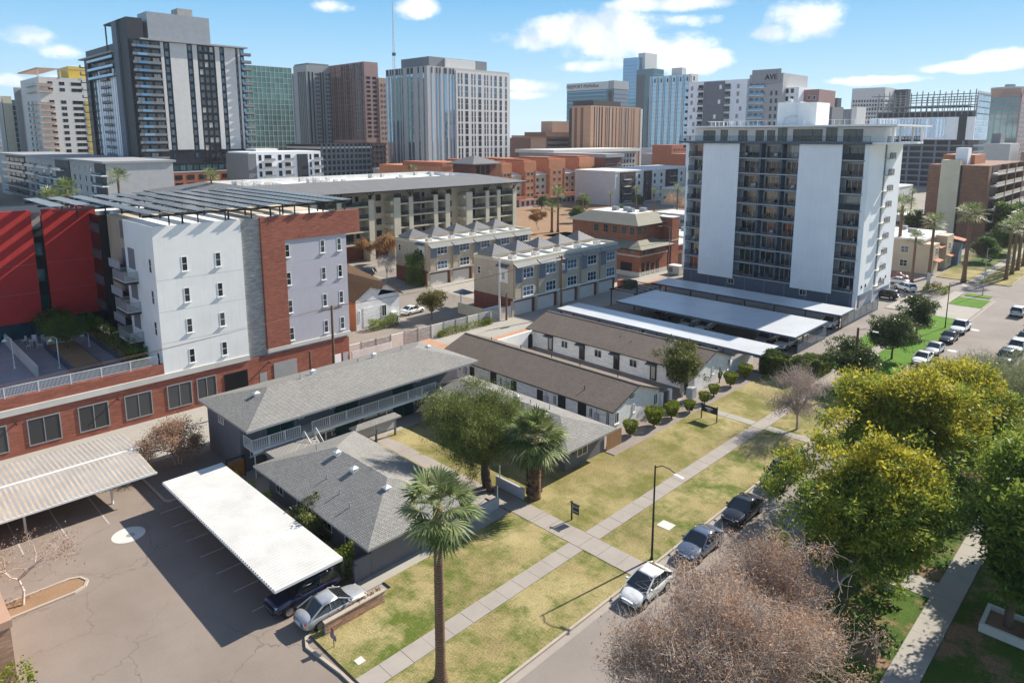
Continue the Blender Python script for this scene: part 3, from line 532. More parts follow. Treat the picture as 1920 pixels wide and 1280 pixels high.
a = MB(); a.box(-56.62, 16.9, 2.16, -37.38, 16.98, 2.3); a.box(-56.62, 21.66, 2.2, -37.38, 21.74, 2.36); a.box(-37.44, 16.95, 2.14, -37.36, 21.7, 2.33); a.box(-56.64, 16.95, 2.14, -56.56, 21.7, 2.33); a.obj('fascia', 'metal_white', t)
for i in range(4):
    x = -54.6 + i * 5.3; MB().box(x - .07, 20.6, 0, x + .07, 20.75, 2.2).obj('post', 'metal_grey', t); MB().box(x - .06, 17.1, 2.12, x + .06, 21.6, 2.26).obj('rafter', 'metal_grey', t)
t = thing('carport', 'shallow-gabled rust-streaked corrugated metal carport against the brick building alley', 'carport', (-64, 10, 0))
def RS(V, F):
    a = MB(); a.add(V, [f[::-1] for f in F]); a.m = [i % 2 for i in range(len(F))]; a.obj('roof_sheet', ['roof_metal_rust', 'rust_stripe'], t)
V, F = corrugated(-58.8, -12, -63.9, 17.2, lambda x, y: 2.36 + (-58.8 - x) * .07, 'y', 80, .035); RS(V, F)
V, F = corrugated(-63.9, -12, -69.2, 17.6, lambda x, y: 2.72 - (-63.9 - x) * .06, 'y', 80, .035); RS(V, F)
a = MB(); a.box(-64.05, -12, 2.7, -63.75, 17.5, 2.78); a.obj('ridge_cap', 'metal_white', t); MB().box(-58.84, -12, 2.2, -58.74, 17.25, 2.36).obj('fascia', 'metal_white', t)
for y in (-3, 3.4, 8.2, 14.2): MB().tube([(-60.6, y, 0), (-60.6, y, 2.4)], .09, 8).obj('post', 'metal_white', t); MB().tube([(-67.5, y, 0), (-67.5, y, 2.4)], .09, 8).obj('post', 'metal_white', t); MB().box(-69, y - .07, 2.2, -59, y + .07, 2.34).obj('rafter', 'metal_grey', t)
# wall behind carport, brick planter wall, corner brick building
w = thing('garden_wall', 'low tan block wall with creepers behind the white carport', 'wall', (-47, 22.2, 0)); MB().box(-57.4, 22.1, 0, -38.3, 22.35, 1.5).obj('wall_panel', 'concrete', w)
w = thing('garden_gate', 'orange timber gate in dark frame beside the grey apartment block', 'gate', (-57.3, 23.2, 0))
for i in range(8): MB().box(-57.32, 22.45 + i * .19, .1, -57.27, 22.45 + i * .19 + .17, 1.7).obj('board', 'wood_gate', w)
MB().box(-57.36, 22.38, 0, -57.24, 22.46, 2.1).obj('post', 'metal_dark', w); MB().box(-57.36, 23.98, 0, -57.24, 24.04, 2.1).obj('post', 'metal_dark', w); MB().box(-57.34, 22.46, 1.98, -57.26, 23.98, 2.06).obj('lintel', 'metal_dark', w)
def planter_wall():
    w = thing('planter_wall', 'low tan brick planter wall beside the silver sedan', 'wall', (-34.6, 20.5, 0)); rnd = random.Random(2)
    W0, W1, Lx, H_ = 18.55, 22.9, -34.5, .85; bl, bh = .3, .105; me = MB().box(0, -bl / 2 + .006, 0, .2, bl / 2 - .006, bh - .012).mesh('brick', 'brick_garden')
    MB().box(Lx + .02, W0 + .02, 0, Lx + .18, W1 - .02, H_).obj('core', 'concrete', w)
    for r_ in range(8):
        y = W0 + (.15 if r_ % 2 else 0)
        while y + bl <= W1 + .01: o = new('brick', me, w, (Lx + rnd.uniform(-.006, .006), y + bl / 2, r_ * bh + .01)); y += bl
    MB().box(Lx - .05, W0 - .04, H_ + .005, Lx + .25, W1 + .04, H_ + .075).obj('coping', 'kerb', w)
planter_wall()
t = thing('brick_building', 'flat-roofed brick building corner with peach coping beside the lot island', 'building', (-47, 0, 0))
MB().box(-70, -25, 0, -43.2, 4.6, 3.55).obj('wall', 'brick_garden', t); a = MB(); a.box(-70, 4.2, 3.55, -43.1, 4.7, 4.0); a.box(-43.6, -25, 3.55, -43.1, 4.2, 4.0); a.obj('parapet', 'panel_tan', t); MB().box(-69.9, -24.9, 3.552, -43.6, 4.2, 3.6).obj('roof', 'slate_blue', t)
window(t, (-43.2, 2.6, 1.2), .8, .6, '+X')
# ================================================================ brick, white and red housing block with solar canopy
def housing_block():
    t = thing('housing_block', 'five-storey block of white, grey and brick walls on a brick base under a solar canopy', 'building', (-88, 34, 0)); X = -76.5
    # brick base with big screened openings
    MB().box(X - .4, -30, 0, X, 24.1, 5.8).obj('base_wall', 'brick_red', t); MB().box(-100, 24.1, 0, X, 46.9, 4.1).obj('base_wall', 'brick_red', t)
    MB().box(-120, -30, 4.3, X - .4, 24.1, 4.5).obj('deck', 'deck_tile', t)
    MB().box(X, -30, 4.1, X + .18, 24.1, 4.72).obj('cornice', 'concrete_light', t); MB().box(X - .1, 24.1, 4.1, X + .18, 33.5, 4.72).obj('cornice', 'concrete_light', t); MB().box(X - .1, 35.8, 4.4, X + .2, 47.1, 4.85).obj('cornice', 'concrete_light', t)
    for y0, y1 in ((2.9, 5.7), (7.2, 9.95), (11.5, 14.25), (15.75, 18.5), (19.98, 22.65), (24.17, 26.78), (27.31, 29.5)): window(t, (X, (y0 + y1) / 2, .63), y1 - y0, 2.68, '+X', 'frame_grey', 'glass_screen', (1, 0), .1, sill=False)
    a = MB(); a.box(X - .02, 30.4, .1, X + .03, 33.15, 3.02); g = a.obj('gate_recess', 'panel_black', t); b = MB()
    for i in range(20): b.box(X + .04, 30.45 + i * .138, .1, X + .07, 30.48 + i * .138, 2.95)
    b.obj('bars', 'metal_dark', g)
    MB().box(X + .01, 36.4, .05, X + .06, 39.4, 2.9).obj('garage_door', 'panel_grey', t); MB().box(X + .01, 44.6, .05, X + .05, 45.6, 2.1).obj('door', 'panel_white', t); MB().box(X + .01, 45.9, .05, X + .05, 46.7, 2.1).obj('door', 'stucco_greylight', t); MB().box(X - .02, 34.6, .05, X + .02, 35.5, 2.1).obj('door', 'panel_grey', t)
    for y in (17.2 + 2.1, 10.6, 35.7): MB().box(X, y, 3.2, X + .5, y + .12, 3.32).obj('wall_lamp', 'frame_dark', t)
    # white corner wing with balconies on its side
    MB().box(-86, 24.1, 4.66, X, 33.5, 20.65).obj('white_wing', 'stucco_white', t)
    for i in range(4):
        z = 5.3 + i * 3.43
        for y in (27.1, 30.7): window(t, (X, y, z), .62, 1.6, '+X', mull=(0, 1), sill=True, d=.03)
        MB().box(X, 24.12, z - .72, X + .006, 33.48, z - .69).obj('joint', 'stucco_greylight', t)
        window(t, (-77.8, 24.1, z), .8, 1.55, '-Y', mull=(0, 1))
        MB().box(-85, 24.07, z - .35, -82.8, 24.11, z + 2.0).obj('balcony_door', 'panel_midgrey', t)
        if i < 3:
            bz = 6.9 + i * 3.43; s = MB().box(-86.2, 22.7, bz, -82.2, 24.1, bz + .3).obj('balcony', 'panel_charcoal', t); MB().box(-86.25, 22.65, bz + .3, -82.15, 24.1, bz + .38).obj('balcony_slab', 'concrete_light', s)
            rail(s, (-86.2, 22.72, bz + .38), (-82.2, 22.72, bz + .38), 1.0, 'metal_grey', .12, pr=.02); rail(s, (-82.22, 22.75, bz + .38), (-82.22, 24.08, bz + .38), 1.0, 'metal_grey', .12, pr=.02); rail(s, (-86.18, 22.75, bz + .38), (-86.18, 24.08, bz + .38), 1.0, 'metal_grey', .12, pr=.02)
    # grey rear wing of the court
    MB().box(-99, 26.0, 4.5, -86.01, 48, 20.0).obj('grey_wing', 'stucco_tan', t)
    for i in range(4):
        bz = 6.9 + i * 3.43; MB().box(-94, 25.97, bz + .35, -91.5, 26.01, bz + 2.5).obj('balcony_door', 'panel_midgrey', t); window(t, (-88.6, 26.0, bz + .9), .8, 1.5, '-Y', mull=(0, 1))
        if i < 3: s = MB().box(-95, 24.7, bz, -90.8, 25.98, bz + .3).obj('balcony', 'panel_charcoal', t); MB().box(-95, 24.65, bz + .3, -90.8, 24.75, bz + 1.3).obj('balcony_front', 'stucco_greylight', s)
    MB().box(-104.5, 25.0, 4.5, -99.01, 48, 20.0).obj('glass_link', 'glass_dark', t)
    for i in range(4): MB().box(-104.4, 24.9, 7.4 + i * 3.43, -99.2, 25.0, 8.6 + i * 3.43).obj('spandrel', 'glass_teal', t)
    # concrete shaft, brick frame, lavender infill
    MB().box(-99, 33.5, 0, X - .25, 35.8, 20.6).obj('concrete_shaft', 'block_concrete', t)
    MB().box(-99, 35.8, 4.1, X - .15, 46.9, 17.7).obj('core', 'stucco_lav', t); MB().box(-98.9, 38.72, 4.86, X - .02, 47.1, 17.7).obj('lavender_wall', 'stucco_lav', t)
    MB().box(X - .4, 35.8, 4.86, X + .12, 38.7, 20.65).obj('brick_leg', 'brick_red', t); MB().box(X - .4, 38.7, 17.7, X + .12, 49.1, 20.65).obj('brick_band', 'brick_red', t); MB().box(-98.8, 35.8, 17.7, X - .4, 48.8, 19.9).obj('roof_deck', 'roof_membrane', t)
    for i in range(4):
        z = 5.3 + i * 3.43
        for y in (39.0, 43.7, 46.05): window(t, (X - .02, y, z), .6, 1.6, '+X', mull=(0, 1), sill=True, d=.03)
        MB().box(X - .02, 38.75, z - .72, X - .014, 47.08, z - .69).obj('joint', 'stucco_greylight', t)
    # red sun walls with slots of glass between
    for (y0, y1) in ((-20, 11), (11.2, 18.6), (19.75, 25.75)):
        r = MB().box(-103.4, y0, 6.75, -103.0, y1, 20.8).obj('red_wall', 'panel_red', t)
        for z in (10.4, 14.0): MB().box(-103.0, y0, z, -102.99, y1, z + .035).obj('joint', 'panel_pink', r)
    MB().box(-120, -20, 4.5, -104.2, 25, 20).obj('rear_wing', 'panel_charcoal', t)
    for i, z in enumerate((6.8, 10.2, 13.6, 17)): MB().box(-104.2, 18.62, z + 1.3, -104.15, 19.73, z + 2.9).obj('slot_pane', 'glass_teal', t)
    MB().box(-104.2, 18.65, 18.6, -103.9, 19.72, 20.4).obj('slot_head', 'concrete', t)
    g = MB()
    for i in range(14): y = -3 + i * 2.05; g.box(-104.2, y + .05, 4.55, -104.1, y + 2.0, 6.7)
    g.obj('court_glazing', 'glass_teal', t)
    # railing on the base wall
    y = 23.6
    while y > -8: rail(t, (X - .2, y - 2.65, 5.8), (X - .2, y, 5.8), 1.05, 'metal_white', .11, pr=.014); y -= 2.7
    return t
hb = housing_block()
def solar():
    t = thing('solar_canopy', 'rooftop canopy of tilted solar panel rows on dark steel posts', 'solar canopy', (-90, 34, 20.65)); rnd = random.Random(3)
    mat('solar_back', (.62, .63, .62), .5, .1); glassmat('solar_face', (.05, .065, .085), (.12, .14, .17), rough=.18, spec=1)
    k = 0
    for i in range(12):
        y = 19.3 + i * 2.52; x0 = -106; x1 = -92 if i < 2 else (-75.9 if i > 1 else -76)
        a = MB(); w = 1.02; c = .97
        P = [(x0, y - .72, 22.08), (x1, y - .72, 22.08), (x1, y + .72, 22.1), (x0, y + .72, 22.1)]; Q = [(p[0], p[1], p[2] - .05) for p in P]
        a.add(P + Q, [(0, 1, 2, 3)], 0); a.add(P + Q, [(7, 6, 5, 4), (0, 4, 5, 1), (1, 5, 6, 2), (2, 6, 7, 3), (3, 7, 4, 0)], 1)
        n = int((x1 - x0) / 1.05)
        for j in range(1, n): xx = x0 + (x1 - x0) * j / n; a.beam((xx, y - .72, 22.09), (xx, y + .72, 22.11), .05, .02, 1)
        a.box(x0, y - .06, 21.75, x1, y + .06, 21.9, 2); a.obj('panel_row', ['solar_face', 'solar_back', 'metal_dark'], t)
    for x in (-105, -98, -91, -84, -77.2):
        for i in range(6):
            y = 22.5 + i * 5
            if x < -91 or i > 0: MB().box(x - .08, y - .08, 19.8, x + .08, y + .08, 21.7).obj('post', 'metal_dark', t)
        MB().box(x - .1, 18.5 if x < -90 else 23.5, 21.55, x + .1, 48.2, 21.75).obj('beam', 'metal_dark', t)
    for y in (26, 29, 32, 35, 38.5, 40.4, 42.3, 44.2, 46): MB().box(-76.9, y - .06, 20.4, -76.78, y + .06, 21.7).obj('post', 'metal_dark', t)
solar()
def court():
    z = 4.5
    w = thing('ramp_wall', 'pale concrete ramp wall in the shaded roof court beside the lamp', 'wall', (-92, 14.6, z)); a = MB(); a.box(-103, 14.3, z, -86, 14.55, z + 1.2); a.obj('wall_panel', 'concrete_light', w)
    w = thing('planter', 'dark raised planter bed holding the palo verde in the roof court', 'planter', (-92, 18.5, z)); MB().box(-97, 17.3, z, -84, 20.2, z + .7).obj('planter_box', 'panel_bluegrey', w); MB().box(-96.8, 17.5, z + .7, -84.2, 20.0, z + .72).obj('soil', 'earth', w)
    w = thing('planter', 'raised planter of shrubs along the white wing of the roof court', 'planter', (-90, 22.5, z)); MB().box(-102, 22.3, z, -80, 24.0, z + .6).obj('planter_box', 'panel_bluegrey', w); MB().box(-101.8, 22.4, z + .6, -80.1, 23.95, z + .63).obj('soil', 'earth', w)
    w = thing('mural_panel', 'long low panel painted in coloured patches on the court planter', 'mural', (-95.5, 18.3, z)); MB().box(-95.9, 17.35, z + .75, -95.8, 20.1, z + 1.75).obj('panel', 'concrete_light', w)
    for i, (m, y) in enumerate((('panel_yellow', 17.5), ('slate_blue', 18.2), ('door_teal', 18.8), ('panel_red', 19.3))): MB().box(-95.8, y, z + .85, -95.79, y + .55, z + 1.6).obj('patch', m, w)
    def chair():
        t = thing('court_chair', 'white metal chair at the table in the roof court', 'chair', (0, 0, 0), 0, 'white chairs in the roof court')
        MB().box(-.25, -.25, .42, .25, .25, .46).obj('seat', 'metal_white', t, loc=(0, 0, 0)); b = MB().box(-.25, .22, .46, .25, .26, .95); b.obj('backrest', 'metal_white', t, loc=(0, 0, 0))
        for x in (-.22, .22):
            for y in (-.22, .22): MB().box(x - .025, y - .025, 0, x + .025, y + .025, .42).obj('leg', 'metal_white', t, loc=(0, 0, 0))
        return t
    c = chair()
    for i, (x, y, r, lb) in enumerate(((-101.2, 16.0, .3, 'white metal court chair by the ramp wall glazing'), (-100.9, 17.0, 1.2, 'white metal court chair between two others along the glazing'), (-100.3, 18.0, 2.0, 'white metal court chair beside the palo verde planter'), (-98.2, 16.0, -.6, 'white metal court chair on the ramp side of the round table'), (-97.8, 17.0, 2.6, 'white metal court chair at the table, its back to the mural'))): place(c, (x, y, z), r, lb)
    def table():
        t = thing('court_table', 'round white pedestal table in the shaded roof court', 'table', (-99.4, 16.6, z)); a = MB(); a.tube([(-99.4, 16.6, z + .7), (-99.4, 16.6, z + .74)], .5, 16); a.obj('table_top', 'metal_white', t); MB().tube([(-99.4, 16.6, z), (-99.4, 16.6, z + .7)], .05, 8).obj('pedestal', 'metal_white', t)
    table()
    for (x, y, lb) in ((-91.0, 13.25, 'pale gooseneck lamp standing beside the court ramp wall'), (-87.5, 16.8, 'pale gooseneck lamp standing behind the railing by the mural planter'), (-94.2, 21.4, 'small pale court lamp beside the shrub planter')):
        t = thing('court_lamp', lb, 'lamp', (x, y, z)); h = 3.4 if 'small' not in lb else 1.6
        MB().tube([(x, y, z), (x, y, z + .15), (x, y, z + h)], [.16, .06, .05], 8).obj('pole', 'metal_white', t); a = MB(); a.tube([(x, y, z + h), (x, y - .25, z + h + .25), (x, y - .55, z + h + .2), (x, y - .6, z + h)], .03, 6); a.obj('arm', 'metal_white', t)
        MB().tube([(x, y - .6, z + h + .05), (x, y - .6, z + h - .15)], [.08, .28], 10).obj('shade', 'metal_white', t)
court()
# ================================================================ townhouse rows
def townhouses(label, X, Y0, n, uw, back, top):
    t = thing('townhouse_row', label, 'townhouses', ((X + back) / 2, Y0 + n * uw / 2, 0)); Y1 = Y0 + n * uw
    MB().box(back, Y0, 3.0, X, Y1, top - .5).obj('wall', 'stucco_tan', t); MB().box(back + .1, Y0 + .1, 0, X - .35, Y1 - .1, 3.0).obj('ground_floor', 'brick_dark', t)
    a = MB(); a.box(X - .35, Y0 - .08, top - .5, X + .08, Y1 + .08, top + .12); a.box(back - .08, Y0 - .08, top - .5, back + .3, Y1 + .08, top + .12); a.box(back + .3, Y0 - .08, top - .5, X - .35, Y0 + .25, top + .12); a.box(back + .3, Y1 - .25, top - .5, X - .35, Y1 + .08, top + .12); a.obj('parapet', 'stucco_cream', t)
    MB().box(back + .3, Y0 + .25, top - .5, X - .35, Y1 - .25, top - .3).obj('flat_roof', 'roof_membrane', t); MB().box(X, Y0, 2.72, X + .12, Y1, 3.02).obj('string_course', 'stucco_white', t)
    xm = (X + back) / 2
    for i in range(n):
        y = Y0 + i * uw
        MB().box(X - .02, y + .25, 3.05, X + .3, y + uw - .55, top - 1.0).obj('bay', 'stucco_tan', t); MB().box(X + .3, y + .3, 5.7, X + .34, y + 1.95, top - 1.0).obj('bay_cladding', 'slate_blue', t)
        a = MB(); P = [(X, y + .02, top - .35), (X, y + uw - .35, top - .35), (X + 1.15, y + uw - .35, top - 1.0), (X + 1.15, y + .02, top - 1.0)]; Q = [(p[0], p[1], p[2] - .07) for p in P]; a.add(P + Q, [(3, 2, 1, 0), (4, 5, 6, 7), (2, 3, 7, 6), (0, 3, 7, 4), (1, 2, 6, 5)])
        for k in range(1, 12): yy = y + .02 + (uw - .37) * k / 12; a.beam((X, yy, top - .33), (X + 1.15, yy, top - .98), .03, .05)
        a.obj('awning', 'metal_seam', t)
        for z in (3.2, 6.3): window(t, (X + .3, y + 3.35, z), 2.7, 1.75, '+X', 'frame_white', 'glass_blue', (2, 1), .1, sill=True)
        g = MB(); g.box(X - .35, y + .6, .02, X - .29, y + uw - .9, 2.3)
        for k in range(1, 4): g.box(X - .289, y + .65, .02 + k * .57 - .02, X - .28, y + uw - .95, .02 + k * .57 + .01)
        g.obj('garage_door', 'door_garage', t); MB().box(X - .35, y - .2, 0, X - .02, y + .3, 2.7).obj('pier', 'stucco_tan', t)
        r = MB(); yc = y + uw / 2 - .3; x0, x1 = back + .4, back + 4.6; r.box(x0 + .3, y + .3, top - .3, x1 - .3, y + uw - .9, top + .35, 1); pk = (.5 * (x0 + x1), yc, top + 1.9); q = [(x0, y + .05, top + .36), (x1, y + .05, top + .36), (x1, y + uw - .65, top + .36), (x0, y + uw - .65, top + .36)]
        r.add(q + [pk], [(3, 2, 1, 0), (0, 1, 4), (1, 2, 4), (2, 3, 4), (3, 0, 4)])
        for s in range(4):          # standing seams
            A = Vector(q[s]); B = Vector(q[(s + 1) % 4]); Pk = Vector(pk)
            for k in range(1, 9):
                f = k / 9; e = A.lerp(B, f); w = 1 - abs(2 * f - 1); m_ = (A + B) / 2; r.beam(e + Vector((0, 0, .02)), e + (Pk - m_) * w * .96 + Vector((0, 0, .03)), .03, .05)
        r.obj('pyramid_roof', ['metal_seam_dark', 'stucco_tan'], t)
        c = MB().box(X - 2.3, y + 1.0, top - .3, X - 1.2, y + 2.1, top + .55).obj('air_unit', 'panel_offwhite', t); MB().tube([(X - 1.75, y + 1.55, top + .55), (X - 1.75, y + 1.55, top + .6)], .4, 12).obj('fan', 'metal_grey', c)
        MB().box(back + 5, y - .12, top - .3, X - .5, y + .12, top + .1).obj('fire_wall', 'roof_membrane', t)
    # end wall
    f = MB(); f.box(X - 3.1, Y0 - .1, 5.6, X - 1.2, Y0, 8.0); f.obj('window_bay', 'stucco_white', t); window(t, (X - 2.15, Y0 - .1, 6.1), .8, 1.2, '-Y', mull=(0, 1))
    a = MB(); a.add([(X - 3.5, Y0, 8.75), (X - .8, Y0, 8.75), (X - .8, Y0 - .8, 8.4), (X - 3.5, Y0 - .8, 8.4), (X - 3.5, Y0, 8.68), (X - .8, Y0, 8.68), (X - .8, Y0 - .8, 8.33), (X - 3.5, Y0 - .8, 8.33)], [(3, 2, 1, 0), (4, 5, 6, 7), (2, 3, 7, 6), (0, 3, 7, 4), (1, 2, 6, 5)]); a.obj('canopy', 'panel_bluegrey', t)
    for x, z, w, h in ((back + 1.4, 6.3, .8, 1.3), (back + 4.2, 6.6, .5, .6), (X - 1.4, 3.7, .5, .6)): window(t, (x, Y0, z), w, h, '-Y', mull=(0, 1))
    MB().box(back, Y0 - .06, 0, X - .3, Y0 + .05, 3.1).obj('brick_skirt', 'brick_dark', t)
townhouses('row of five tan townhouses with pyramid metal roofs beside the alley power pole', -78.85, 79.9, 5, 5.78, -88.5, 9.5)
townhouses('row of five tan townhouses with pyramid metal roofs behind the ivy-clad brick corner', -107.5, 84.8, 5, 6.0, -118.4, 8.9)
def porch():
    t = thing('porch_canopy', 'small blue-roofed entry porch on a white post at the townhouse end', 'porch', (-89.5, 79, 0)); MB().tube([(-90.4, 78.4, 0), (-90.4, 78.4, 2.6)], .1, 8).obj('post', 'stucco_white', t); MB().hip(-91.6, 77.6, -88.6, 80.0, 2.65, 3.2, 0, .12).obj('roof', 'panel_bluegrey', t)
porch()
def gable_house():
    t = thing('gabled_house', 'white two-gabled house with brown wood shingle roof beside the brick block', 'house', (-96, 61, 0)); X = -90.3
    a = MB(); a.box(-103, 56.8, 0, X, 65.0, 5.0)
    for (y0, y1, yp, zp) in ((56.8, 60.9, 59.4, 6.6), (60.9, 65.0, 62.3, 6.75)): a.add([(X, y0, 5.0), (X, y1, 5.0 if y1 > 62 else 6.05), (X, yp, zp)], [(0, 1, 2)])
    a.add([(X, 56.8, 5), (X, 65, 5), (X, 60.9, 6.05)], [(0, 1, 2)]); a.obj('wall', 'board_batten', t)
    r = MB(); x1 = X + .4
    pr = [(56.3, 4.75), (59.4, 6.75), (60.9, 6.15), (62.3, 6.9), (65.6, 4.7)]
    for (ya, za), (yb, zb) in zip(pr, pr[1:]): P = [(-103, ya, za), (x1, ya, za), (x1, yb, zb), (-103, yb, zb)]; Q = [(p[0], p[1], p[2] - .15) for p in P]; r.add(P + Q, [(0, 1, 2, 3), (7, 6, 5, 4), (1, 5, 6, 2)])
    r.obj('roof', 'shingle_wood', t)
    window(t, (X, 62.0, 1.4), .9, 1.9, '+X', 'frame_white', 'glass_dark'); window(t, (X, 57.4, 1.2), .01 + .3, 1.9, '+X', 'frame_white')
    MB().box(X + .01, 58.1, .3, X + .06, 60.1, 3.4).obj('garage_door', 'siding_white', t); MB().box(X + .01, 63.3, 0, X + .6, 64.2, 1.9).obj('meter_cabinet', 'stucco_white', t)
    MB().box(-97, 56.7, 0, X - .01, 56.79, 4.9).obj('orange_side', 'panel_orange', t)
    t = thing('brown_roof_house', 'low house under a big brown wood shingle roof behind the white gabled house', 'house', (-110, 67, 0)); MB().box(-115, 62, 0, -104, 70, 4.0).obj('wall', 'stucco_beige', t); MB().hip(-116, 61, -103.3, 70.8, 4.0, 7.4, 0, .2).obj('roof', 'shingle_wood', t)
gable_house()
def alley_walls():
    w = thing('block_wall', 'long grey block wall along the alley beside the yard', 'wall', (-80.5, 65, 0))
    y = 48.0
    for i in range(13): MB().box(-79.2, y, 0, -79.0, y + 2.36, 1.95).obj('wall_panel', 'block_concrete' if i % 3 else 'concrete_light', w); MB().box(-79.25, y + 2.36, 0, -78.95, y + 2.44, 2.05).obj('pier', 'concrete', w); y += 2.44
    w = thing('louvred_fence', 'white horizontal louvred fence at the brick block corner', 'fence', (-76.4, 49, 0))
    for i in range(11): MB().box(-76.4, 47.2, .12 + i * .17, -76.34, 53.5, .12 + i * .17 + .13).obj('slat', 'metal_white', w)
    for y in (47.2, 49.3, 51.4, 53.5): MB().box(-76.46, y - .05, 0, -76.4, y + .05, 2.05).obj('post', 'metal_white', w)
    w = thing('yard_wall', 'white rendered screen walls around the townhouse bin store', 'wall', (-83, 76.5, 0)); MB().box(-87.5, 75.2, 0, -81.2, 75.4, 1.8).obj('wall_panel', 'stucco_cream', w); MB().box(-81.3, 75.4, 0, -81.1, 79.2, 1.8).obj('wall_panel', 'stucco_white', w); MB().box(-80.8, 78.8, 0, -79.4, 78.9, 1.8).obj('gate_leaf', 'steel', w)
alley_walls()
# ================================================================ covered parking
def canopy(label, x0, y0, x1, y1, z=2.8, posts=7):
    t = thing('parking_canopy', label, 'carport', ((x0 + x1) / 2, (y0 + y1) / 2, 0)); yc = (y0 + y1) / 2
    MB().box(x0, y0, z - .06, x1, y1, z).obj('roof_sheet', 'canopy_top', t)
    a = MB(); a.box(x0 - .04, y0 - .06, z - .3, x1 + .04, y0, z - .02); a.box(x0 - .04, y1, z - .3, x1 + .04, y1 + .06, z - .02); a.box(x0 - .05, y0, z - .3, x0, y1, z - .02); a.box(x1, y0, z - .3, x1 + .05, y1, z - .02); a.obj('fascia', 'canopy_blue', t)
    for i in range(posts): x = x0 + 1.2 + (x1 - x0 - 2.4) * i / (posts - 1); MB().box(x - .09, yc - .09, 0, x + .09, yc + .09, z - .3).obj('post', 'canopy_blue', t); MB().box(x - .07, y0 + .1, z - .3, x + .07, y1 - .1, z - .07).obj('rafter', 'canopy_blue', t)
    return t
canopy('narrow white-topped parking canopy behind the white bungalow with awnings', -70.3, 81.2, -36.4, 86.6)
canopy('broad white-topped parking canopy between the two narrower ones', -66.5, 92.0, -36.5, 103.6, posts=6)
canopy('white-topped parking canopy along the high-rise base', -70.5, 108.6, -36.4, 114.6)
def slat_fence(label, x, y0, y1, h=1.95):
    w = thing('slat_fence', label, 'fence', (x, (y0 + y1) / 2, 0)); n = 8
    for i in range(n): MB().box(x - .03, y0, .12 + i * h / n, x + .03, y1, .12 + (i + .62) * h / n).obj('slat', 'panel_bluegrey', w)
    k = max(2, int((y1 - y0) / 2.6))
    for i in range(k + 1): y = y0 + (y1 - y0) * i / k; MB().box(x - .1, y - .05, 0, x - .03, y + .05, h + .15).obj('post', 'panel_bluegrey', w)
slat_fence('blue slatted fence at the end of the broad canopy', -36.75, 93.7, 103.9); slat_fence('long blue slatted fence from the rear canopy to the high-rise', -37.0, 111.0, 128.4); slat_fence('short blue slatted fence behind the clipped hedge', -36.9, 83.5, 86.8)
t = thing('pergola_frame', 'dark steel pergola frame over bins beside the broad canopy', 'pergola', (-69, 103, 0))
for x in (-72, -67): 
    for y in (98, 106): MB().box(x - .08, y - .08, 0, x + .08, y + .08, 3.0).obj('post', 'metal_dark', t)
for y in np.linspace(98, 106, 6): MB().box(-72.3, y - .05, 3.0, -66.8, y + .05, 3.15).obj('beam', 'metal_dark', t)
for x in (-72.3, -66.8): MB().box(x - .05, 97.8, 2.85, x + .05, 106.2, 3.0).obj('beam', 'metal_dark', t)
